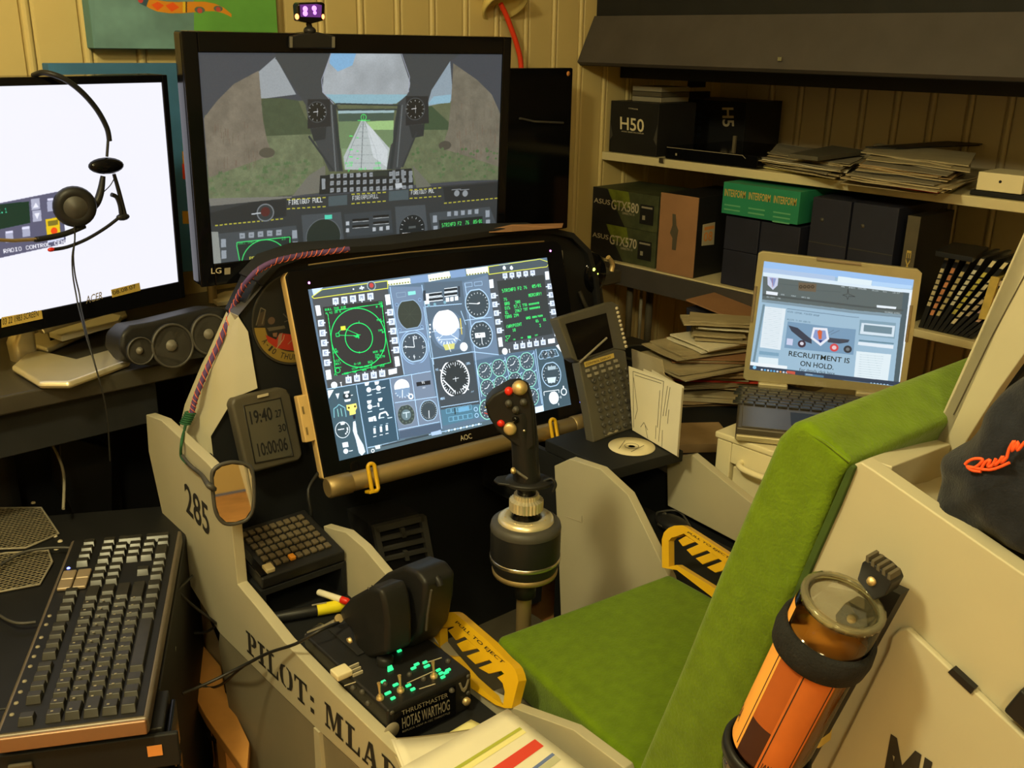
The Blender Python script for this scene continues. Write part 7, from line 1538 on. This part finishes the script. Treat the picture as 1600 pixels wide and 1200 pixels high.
# ------------------------------------------------------------------ shelves on the right wall
XF = 2.10; XL = 2.055
zu, zlw = .964, .672
t = T('upper_shelf', 'cream upper wall shelf holding boxes and stacked papers', 'shelf', (2.4, .8, zu-.02))
O('board', MB().box(Fr((0, 0, zu), Xv, Yv), XF, XW-.002, -.5, YW-.002, -.022, 0), 'shelf_white', t, .002)
for y in (1.60, .70): O('bracket', MB().ext(Fr((0, y, 0), Xv, Zv), [(2.40, zu-.017), (XW-.003, zu-.017), (XW-.003, zu-.15)], -.01, .01), 'black_satin', t)
O('clip', MB().box(RX(XF), -1.705, -1.690, zu-.010, zu+.002, .001, .006), 'steel', t)
t = T('lower_shelf', 'lower wall shelf holding product boxes, binders and film cases', 'shelf', (2.4, .8, zlw-.02))
O('board', MB().box(Fr((0, 0, zlw), Xv, Yv), XL, XW-.002, -.5, YW-.002, -.018, 0), 'shelf_white', t, .002)
O('front_apron', MB().box(RX(XL), -1.90, -1.25, zlw-.060, zlw-.004, 0, .010), 'canopy', t, .001)
for y in (1.70, .80): O('bracket', MB().ext(Fr((0, y, 0), Xv, Zv), [(2.40, zlw-.019), (XW-.003, zlw-.019), (XW-.003, zlw-.15)], -.01, .01), 'black_satin', t)
t = T('shelf_canopy', 'dark brown-grey slanted canopy over the wall shelves', 'canopy', (2.3, .8, 1.17))
pa, pb2 = np.array((1.985, 1.205)), np.array((2.045, 1.322))
xz = Fr((0, YW-.003, 0), Xv, Zv)
O('slanted_panel', MB().ext(xz, [tuple(pa), tuple(pb2), (pb2[0]+.012, pb2[1]-.010), (pa[0]+.010, pa[1]-.008)], 0, 2.5), 'canopy', t, .001)
O('upper_housing', MB().ext(xz, [(pb2[0]+.008, pb2[1]-.004), (XW-.003, pb2[1]-.004), (XW-.003, 2.0), (pb2[0]+.008, 2.0)], 0, 2.5), 'black_paint', t, .001)
O('lower_lip', MB().ext(xz, [(2.16, 1.203), (2.175, 1.203), (2.175, 1.163), (2.16, 1.163)], -.0, 2.5), 'black_paint', t, .001)
O('underside', MB().ext(xz, [(pa[0]+.012, 1.196), (2.40, 1.196), (2.40, 1.202), (pa[0]+.012, 1.204)], 0, 2.5), 'black_paint', t)
O('catch', MB().box(RX(1.992), -1.30, -1.29, 1.222, 1.230, .0, .004), 'steel', t)

# boxes on the upper shelf
def carton(name, label, x, pts, depth, m_, cat='box', group=None, bev=.001, zb=None):
    """carton whose room-facing face lies on plane X=x; pts are its face corners"""
    fr = RX(x); P_ = np.array([fr.at(*p) for p in pts]); a0_, a1_ = P_[:, 0].min(), P_[:, 0].max(); b0_, b1_ = P_[:, 1].min(), P_[:, 1].max()
    if zb is not None: b0_ = zb
    tt = T(name, label, cat, fr.w((a0_+a1_)/2, b0_, -depth/2), group); O('box_body', MB().box(fr, a0_, a1_, b0_, b1_, -depth, 0), m_, tt, bev)
    return tt, fr, (a0_, a1_, b0_, b1_)
def lettering(tt, fr, items, m_, name='lettering'):
    e = MB()
    for s_, a, b, c_ in items: words(e, fr, s_, a, b, c_, .0012, .012)
    O(name, e, m_, tt)
tt, fr, R4 = carton('cooler_box', 'black cooler box with large pale front lettering at the left end of the upper shelf', 2.115, [(955, 157), (1030, 163), (1026, 230)], .16, 'black_satin', zb=zu+.001)
lettering(tt, fr, [('H50', (969, 202), (1006, 207), (969, 182))], 'cream_plastic')
lettering(tt, fr, [('CORSAIR', (982, 170), (997, 172), (982, 168)), ('HYDRO SERIES CPU COOLER', (971, 206), (1006, 210), (971, 204))], 'grey_lettering', 'small_lettering')
a0_, a1_, b0_, b1_ = R4
for s_ in ((a0_, 1), (a1_, -1)): O('corner_flash', MB().ext(fr, [(s_[0]+s_[1]*.001, b0_+.03), (s_[0]+s_[1]*.012, b0_+.045), (s_[0]+s_[1]*.001, b1_-.055)], .0002, .001), 'dark_grey', tt)
tt, fr, R4 = carton('cooler_box', 'second black cooler box behind the flat black device, its letters turned sideways', 2.43, [(1036, 166), (1163, 160), (1160, 236)], .18, 'black_satin', zb=zu+.001)
f_ = fr; e = MB(); words(e, f_, 'H5', (1128, 168), (1129, 198), (1146, 168), .0012, .02); O('lettering', e, 'grey_lettering', tt)
mb = MB()
for i in range(4):
    for j in range(7): a = R4[0]+.022+j*.019; b = R4[2]+.030+i*.019; mb.box(fr, a, a+.013, b, b+.012, .0002, .0008)
O('printed_grid', mb, mat('printed_navy', (.015, .018, .03), .4), tt)
for k, (pp, lb) in enumerate((([(989, 126), (1034, 131), (1032, 138)], 'topmost of three pale cases stacked on the cooler box'), ([(989, 138), (1034, 143), (1033, 147)], 'middle of three pale cases stacked on the cooler box'), ([(989, 147), (1034, 152), (1032, 158)], 'lowest of three pale cases stacked on the cooler box'))):
    zz = [1.137, 1.117, 1.098][k]; frr = RX(2.15); a, b = frr.at(989, 130)[0], frr.at(1034, 135)[0]
    b0__ = RX(2.115).at(955, 157)[1]+.001+(2-k)*.0135; c = O('media_case', MB().box(frr, a, b, b0__, b0__+.0125, -.12, 0), 'dim_lettering' if k != 1 else 'dark_brown', None, .001); tag(c, lb, 'case', 'pale cases on the cooler box')
tt, fr, R4 = carton('small_box', 'small black box with a white label standing on the second cooler box', 2.46, [(1036, 141), (1078, 147), (1077, 163)], .10, 'black_satin', zb=None)
O('white_label', MB().px(fr, [(1039, 139), (1077, 143), (1076, 162), (1038, 159)], .0012, .0002), 'grey_lettering', tt); lettering(tt, fr.up(.001), [('SOFTWARE', (1041, 149), (1072, 152), (1041, 144)), ('DVD PACK', (1041, 157), (1070, 159), (1041, 152))], 'cardboard')
tt, fr, R4 = carton('tiny_box', 'tiny grey-labelled box on top of the white-labelled box', 2.47, [(1038, 121), (1078, 125), (1077, 137)], .08, 'black_satin'); O('grey_label', MB().px(fr, [(1045, 120), (1069, 121), (1069, 132), (1046, 131)], .001, .0002), 'dim_lettering', tt)
# flat black device
t = T('router', 'flat black glossy electronic device at the front of the upper shelf', 'device', FT(zu).pt(1150, 245))
g_ = FT(zu+.033)
O('case', MB().box(Fr((0, 0, zu), Xv, Yv), 2.106, 2.415, 1.405, 1.695, .002, .033), 'black_gloss', t, .002); O('front_trim', MB().tube([(2.1055, 1.69, zu+.031), (2.1055, 1.45, zu+.031), (2.1055, 1.44, zu+.024)], .001, 5), 'dim_lettering', t)
O('status_light', MB().box(RX(2.1058), -1.66, -1.655, zu+.012, zu+.018, 0, .001), 'dim_lettering', t)
# papers on the upper shelf
random.seed(5)
def ragged(fr, pts, h0, h1, jit):
    out = []
    for i in range(len(pts)):
        a, b = np.array(pts[i]), np.array(pts[(i+1) % len(pts)])
        for k in range(4): out.append(tuple(a+(b-a)*k/4+np.array([random.uniform(-jit, jit), random.uniform(-jit, jit)])))
    n = len(out); sag = [random.uniform(-.0015, .0022) for _ in out]
    vs = [fr.w(q[0], q[1], h0+s) for q, s in zip(out, sag)]+[fr.w(q[0], q[1], h1+s) for q, s in zip(out, sag)]
    m_ = MB(); ar_ = sum(out[i][0]*out[(i+1) % n][1]-out[(i+1) % n][0]*out[i][1] for i in range(n))
    fs = [list(range(n))[::-1], list(range(n, 2*n))]+[[i, (i+1) % n, n+(i+1) % n, n+i] for i in range(n)]
    if ar_ < 0: fs = [f_[::-1] for f_ in fs]
    return m_.add(vs, fs)
def bundle(label, group, fr, pts, th_, mats, ns=4, spread=.010, name='paper_stack'):
    c = np.mean([fr.w(*q) for q in pts], 0); tt = T(name, label, 'papers', c, group); cc = np.mean(pts, 0)
    for k in range(ns):
        a = random.uniform(-.07, .07); s_ = random.uniform(.9, 1.03); off = np.array([random.uniform(-spread, spread), random.uniform(-spread, spread)])
        P2 = [tuple(cc+off+s_*np.array([(q[0]-cc[0])*cos(a)-(q[1]-cc[1])*sin(a), (q[0]-cc[0])*sin(a)+(q[1]-cc[1])*cos(a)])) for q in pts]
        O('sheet', ragged(fr, P2, th_*k/ns+.0003, th_*(k+1)/ns-.0003, .0012), mats[k % len(mats)], tt)
    return tt
def shelf_paper(label, pts, z0, th_, m_, mat2=None):
    g_ = FT(z0); return bundle(label, 'papers on the upper shelf', g_, [g_.at(*q) for q in pts], th_, [m_, 'paper_old', m_, 'dim_lettering'], 4 if th_ > .006 else 2)
random.seed(5)
z0 = zu+.001
sp_ = [('wide pale folder at the bottom of the left paper stack', [(1185, 262), (1300, 282), (1340, 262), (1230, 238)], .008, 'paper_yellow'), ('yellowish paper bundle in the left paper stack', [(1188, 258), (1310, 282), (1335, 262), (1225, 236)], .010, 'paper_old'),
       ('cream curling papers in the left paper stack', [(1190, 252), (1318, 272), (1340, 256), (1215, 232)], .009, 'paper'), ('topmost loose sheets of the left paper stack', [(1200, 244), (1322, 262), (1350, 250), (1222, 228)], .007, 'paper_old')]
for l_, p_, h_, m_ in sp_: shelf_paper(l_, p_, z0, h_, m_); z0 += h_+.0006
z0 = zu+.001
sp_ = [('pale sheets at the bottom of the right paper stack', [(1316, 288), (1465, 308), (1510, 290), (1350, 262)], .007, 'paper_old'), ('salmon-edged folder low in the right paper stack', [(1326, 282), (1468, 304), (1515, 286), (1350, 262)], .005, 'print_red'), ('grey magazine bundle in the right paper stack', [(1318, 280), (1470, 300), (1518, 280), (1350, 258)], .011, 'paper_old'),
       ('dark folder in the middle of the right paper stack', [(1330, 268), (1478, 286), (1500, 270), (1350, 252)], .005, 'dark_grey'), ('tan sheets above the dark folder in the right stack', [(1338, 262), (1480, 282), (1505, 262), (1360, 244)], .009, 'paper_brown'), ('grey upper folder of the right paper stack', [(1344, 250), (1500, 272), (1520, 250), (1375, 234)], .006, 'dim_lettering'), ('topmost tan sheets of the right paper stack', [(1346, 240), (1500, 262), (1525, 244), (1380, 228)], .006, 'paper_old')]
for l_, p_, h_, m_ in sp_: shelf_paper(l_, p_, z0, h_, m_); z0 += h_+.0006
g_ = FT(zu+.052); c = O('slim_case', MB().ext(g_, [g_.at(*p) for p in ((1232, 240), (1278, 245), (1355, 235), (1300, 227))], -.010, 0), 'device_grey', None, .001); tag(c, 'slim dark case on top of the left paper stack', 'case')
g_ = FT(zu+.054)
c = O('long_ruler', MB().slab([g_.pt(1352, 231), g_.pt(1480, 222, .004), g_.pt(1510, 218, .006), g_.pt(1545, 222, .006), g_.pt(1530, 228, .004), g_.pt(1400, 233)], Zv*.003), 'black_satin'); tag(c, 'long black pointed ruler or blade lying across the right paper stack', 'ruler')
tt, fr, R4 = carton('white_box', 'small cream box with a round hole at the right end of the upper shelf', 2.115, [(1529, 268), (1590, 274), (1596, 301)], .10, 'white_lacquer', bev=.002, zb=zu+.012)
O('hole', MB().lathe(fr.pt(1563, 284, .0005), fr.ez, [(.003, 0), (.003, .0005), (0, .0006)], 12), 'black_matte', tt)
c = O('black_tray', MB().box(fr, R4[0]-.01, R4[1]+.02, zu+.001, zu+.011, -.12, .002), 'black_satin', None, .001); tag(c, 'flat black tray under the small cream box on the shelf end', 'tray')
c = O('shelf_post', MB().box(RX(2.115), -1.49, -1.482, zu+.001, zu+.075, -.006, 0), 'dark_brown'); tag(c, 'thin upright hook standing on the shelf behind the black device', 'hook')

# boxes on the lower shelf
zl0 = zlw+.001
mat('box_green_grey', (.055, .065, .03), .55, nz=.35, sc=25)
for nm, lb, y0_, y1_ in (('GTX580', 'dark green graphics card box, upper of the two stacked at the shelf end', 350, 295), ('GTX570', 'dark green graphics card box, lower of the two stacked at the shelf end', 415, 353)):
    fr = RX(2.07); a0_ = fr.at(925, 350)[0]; a1_ = fr.at(1027, 350)[0]; zm = fr.at(970, 354)[1]; zt_ = fr.at(970, 298)[1]
    b0_, b1_ = (zm+.0005, zt_) if nm == 'GTX580' else (zl0, zm)
    tt = T('graphics_card_box', lb, 'box', fr.w((a0_+a1_)/2, b0_, -.1), 'graphics card boxes on the lower shelf'); O('box_body', MB().box(fr, a0_, a1_, b0_, b1_, -.2, 0), 'box_green_grey', tt, .001)
    hh = b1_-b0_; ww = a1_-a0_
    O('black_corner', MB().ext(fr, [(a0_, b0_), (a0_+.52*ww, b0_), (a0_+.22*ww, b1_), (a0_, b1_)], .0002, .0010), 'black_matte', tt)
    O('green_flash', MB().ext(fr, [(a0_+.24*ww, b1_), (a0_+.31*ww, b0_+.55*hh), (a0_+.60*ww, b0_+.55*hh), (a0_+.55*ww, b1_)], .0002, .0008), mat('flash_green'+nm.lower(), (.14, .17, .02), .5, nz=.4, sc=30), tt)
    e = MB(); words(e, fr, nm, (a0_+.30*ww, b0_+.44*hh), (a0_+.72*ww, b0_+.44*hh), (a0_+.30*ww, b0_+.72*hh), .0014, .015, pix=False); words(e, fr, 'ASUS', (a0_+.02*ww, b0_+.55*hh), (a0_+.28*ww, b0_+.55*hh), (a0_+.02*ww, b0_+.69*hh), .0014, .01, pix=False); words(e, fr, 'DIRECTX 11', (a0_+.48*ww, b0_+.36*hh), (a0_+.66*ww, b0_+.36*hh), (a0_+.48*ww, b0_+.42*hh), .0014, .01, pix=False); O('lettering', e, 'grey_lettering', tt)
    O('card_picture', MB().box(fr, a0_+.74*ww, a0_+.94*ww, b0_+.18*hh, b0_+.72*hh, .0002, .0010), 'black_satin', tt); e = MB(); e.box(fr, a0_+.76*ww, a0_+.92*ww, b0_+.62*hh, b0_+.67*hh, .0011, .0014).box(fr, a0_+.78*ww, a0_+.82*ww, b0_+.3*hh, b0_+.42*hh, .0011, .0014); O('picture_detail', e, 'dim_lettering', tt)
t = T('carton', 'brown cardboard carton with a dark side and orange 08 label', 'box', (2.2, 1.60, zl0))
fr = RX(2.058); a0_ = fr.at(1029, 360)[0]; a1_ = fr.at(1088, 360)[0]; b1_ = fr.at(1031, 300)[1]
O('front_panel', MB().box(fr, a0_, a1_, zl0, b1_, -.003, 0), 'cardboard', t, .001); O('carton_body', MB().box(fr, a0_+.001, a1_, zl0, b1_-.001, -.24, -.0031), 'black_satin', t, .001)
O('dark_print', MB().px(fr, [(1051, 334), (1056, 335), (1057, 352), (1060, 360), (1058, 372), (1056, 391), (1050, 390), (1051, 372), (1047, 364), (1051, 352)], .0008, .0001), 'dark_brown', t)
fe = RY(fr.w(a1_, 0, 0)[1]-.0003)
O('orange_label', MB().px(Fr(fe.o, Xv, Zv), [(1098, 351), (1117, 347), (1115, 382), (1096, 384)], .001, .0002), 'grey_lettering', t)
e = MB(); f9 = Fr(fe.o, Xv, Zv); words(e, f9, '08', (1099, 378), (1113, 376), (1100, 363), .0014, .02); e.px(f9, [(1100, 355), (1115, 352), (1115, 357), (1100, 360)], .0016, .0011); O('label_number', e, 'orange_sticker', t)
# navy binders
lst = [([(1130, 345), (1182, 355), (1182, 388)], 'navy box, upper left of the group under the green box', .0), ([(1183, 352), (1243, 362), (1240, 398)], 'navy box, upper right of the group under the green box', .0)]
fr = RX(2.07)
for i, (x0_, x1_) in enumerate(((1129, 1182), (1184, 1246))):
    a0_, a1_ = fr.at(x0_, 400)[0], fr.at(x1_, 400)[0]; ztop = fr.at(1130, 336)[1]; zm = zl0+(ztop-zl0)*.52
    for j, (b0_, b1_) in enumerate(((zl0, zm-.0008), (zm, ztop))):
        c = O('navy_box', MB().box(fr, a0_, a1_, b0_, b1_, -.22, 0), 'navy_box', None, .002); tag(c, 'plain navy box, %s %s of the four under the green box' % (['lower', 'upper'][j], ['left', 'right'][i]), 'box', 'navy boxes on the lower shelf')
tt, fr, R4 = carton('stationery_box', 'green stationery box with repeated yellow words on the navy boxes', 2.06, [(1131, 284), (1249, 304), (1246, 348), (1130, 333)], .26, 'green_box', zb=None)
R4 = R4
ww = (R4[1]-R4[0])/3.25; e = MB(); zt_ = R4[3]-.012
for k in range(3): words(e, fr, 'INTERFORM', (R4[0]+.006+k*ww*1.06, zt_-.022), (R4[0]+.006+k*ww*1.06+ww*.92, zt_-.022), (R4[0]+.006+k*ww*1.06, zt_-.004), .001, .012, pix=False)
O('word_print', e, 'yellow_sticker', tt)
mat('print_light_green', (.12, .40, .22), .6)
for k in range(3):
    for j in range(2 if k < 2 else 3): a = R4[0]+.008+k*ww*1.06; b = zt_-.045-j*.011; O('small_print', MB().box(fr, a, a+ww*.7, b, b+.0035, .0002, .0008), 'print_light_green', tt)
for i, (x0_, x1_, lb) in enumerate(((1262, 1323, 'large navy box with seams, left of the pair behind the laptop'), (1325, 1398, 'large navy box with seams, right of the pair behind the laptop'))):
    fr = RX(2.07); a0_, a1_ = fr.at(x0_, 380)[0], fr.at(x1_, 380)[0]; b1_ = fr.at(1262, 306)[1]
    tt = T('storage_box', lb, 'box', fr.w((a0_+a1_)/2, zl0, -.1), 'large navy boxes on the lower shelf'); O('box_body', MB().box(fr, a0_+.0008, a1_-.0008, zl0, b1_, -.24, 0), 'navy_box', tt, .002)
    O('seam', MB().box(fr, a0_+.002, a1_-.002, (zl0+b1_)/2+.02, (zl0+b1_)/2+.022, .0002, .0010), 'dark_grey', tt)
    O('button', MB().lathe(fr.w(a0_+.03, b1_-.05, 0), fr.ez, [(.005, 0), (.004, .002), (0, .003)], 10), 'dark_grey', tt)
fr = RX(2.062)
t = T('grey_book', 'tall grey book spine with yellow vertical letters, beside the film cases', 'book', fr.pt(1412, 420))
a0_, a1_ = fr.at(1413, 380)[0], fr.at(1433, 380)[0]; b1_ = fr.at(1425, 337)[1]; O('cover', MB().box(fr, a0_, a1_, zl0, b1_, -.16, -.001), 'black_satin', t, .001); O('spine', MB().box(fr, a0_, a1_, zl0, b1_, -.0009, .0006), 'dark_brown', t)
e = MB(); words(e, fr, 'EXTRA', (a0_+.009, b1_-.075), (a0_+.009, b1_-.20), (a1_-.009, b1_-.075), .001, .01, pix=False); O('spine_lettering', e, 'yellow_sticker', t)
# film cases leaning left
fr = RX(2.07); N = 11; cols = [(.55, .47, .30), (.60, .25, .12), (.50, .42, .22), (.62, .60, .50), (.50, .45, .10), (.62, .55, .38), (.45, .36, .25), (.58, .40, .46), (.66, .42, .32), (.42, .44, .40), (.55, .50, .20)]
mat('case_black', (.02, .02, .021), .3, nz=.2)
desc = ['cream and black', 'rust red', 'olive beige', 'white lettered', 'mustard', 'pale cream', 'brown', 'pinkish', 'salmon', 'grey green', 'yellow edged']
aB0, aB1 = fr.at(1434, 512)[0], fr.at(1516, 542)[0]; zT = fr.at(1455, 388)[1]; aT0 = fr.at(1448, 388)[0]; 
for i in range(N):
    wd_ = (aB1-aB0)/N; a = aB0+wd_*i; lean = .012+.0075*i*.6; h_ = zT-zl0-.0035*random.random()
    mm_ = 'spine_print_%d' % i; mat(mm_, cols[i], .5, nz=.3, sc=40)
    tt = T('film_case', 'leaning film case with a %s spine, %s from the left' % (desc[i], ['first', 'second', 'third', 'fourth', 'fifth', 'sixth', 'seventh', 'eighth', 'ninth', 'tenth', 'eleventh'][i]), 'film case', fr.w(a, zl0, -.06), 'film cases leaning on the lower shelf')
    g = lambda s, t_, : (a+lean*t_*3.0+wd_*s*.94, zl0+h_*t_)
    O('case', MB().ext(fr, [g(0, 0), g(1, 0), g(1, 1), g(0, 1)], -.13, 0), 'case_black', tt, .001, 1)
    s0_, s1_ = .12+.25*random.random(), .80+.08*random.random(); e = MB(); n_ = 7
    for k in range(n_):
        t0_, t1_ = s0_+(s1_-s0_)*k/n_, s0_+(s1_-s0_)*(k+.72)/n_
        e.ext(fr, [g(.14, t0_), g(.88, t0_), g(.88, t1_), g(.14, t1_)], .0002, .0008)
    O('spine_title', e, mm_, tt); O('format_logo', MB().ext(fr, [g(.12, .90), g(.88, .90), g(.88, .98), g(.12, .98)], .0002, .0008), 'cream_plastic' if i % 3 else 'grey_lettering', tt)
for k in range(1):
    g_ = FT(zT+.004+k*.0125); c = O('flat_case', MB().ext(g_, [g_.at(*p) for p in ((1462+k*2, 392), (1520, 402), (1545, 386), (1490, 378))], -.011, 0), 'case_black', None, .001); tag(c, ['lower film case lying flat on top of the leaning row', 'upper film case lying flat on top of the leaning row'][k], 'film case')
c = O('yellow_case', MB().px(RX(2.062), [(1548, 432), (1562, 434), (1540, 500), (1528, 498)], 0, -.12), 'yellow_sticker', None, .001); tag(c, 'yellowish book standing right of the film cases', 'book')

wbd = T('lit_floor_patch', 'added orange board shaped as the lit floor patch between the rack and the cockpit hull', 'board', (.50, 1.2, .2))  # added slab, the pool of light on the floor given as a shape
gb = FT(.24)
O('board', MB().px(gb, [(283, 1003), (311, 1000), (345, 1040), (352, 1080), (390, 1160), (386, 1210), (322, 1120), (281, 1045)], 0, -.02), mat('lit_patch_wood', (.70, .33, .09), .5, nz=.25, sc=7), wbd, .002)  # outline follows the lit patch, its bright orange carries the light
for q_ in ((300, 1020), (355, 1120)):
    c_ = gb.pt(*q_); O('foot', MB().box(Fr((c_[0], c_[1], 0), Xv, Yv), -.015, .015, -.015, .015, 0, .2195), 'lit_patch_wood', wbd)
c = O('shaded_floor_panel', MB().px(FT(.20), [(258, 868), (290, 880), (345, 1010), (350, 1060), (300, 1010), (268, 1000)], 0, -.2), 'paper_brown'); tag(c, 'added tan-brown panel for the shaded floor between the keyboard and the cockpit hull', 'panel')  # added panel, its dull brown stands for the floor in shade

random.seed(9)
for lb_, fr_p, pts_, th_, ms_, k in PILE: bundle(lb_, 'paper pile beside the laptop', fr_p, pts_, th_, ms_, 3, .012, 'paper_item')
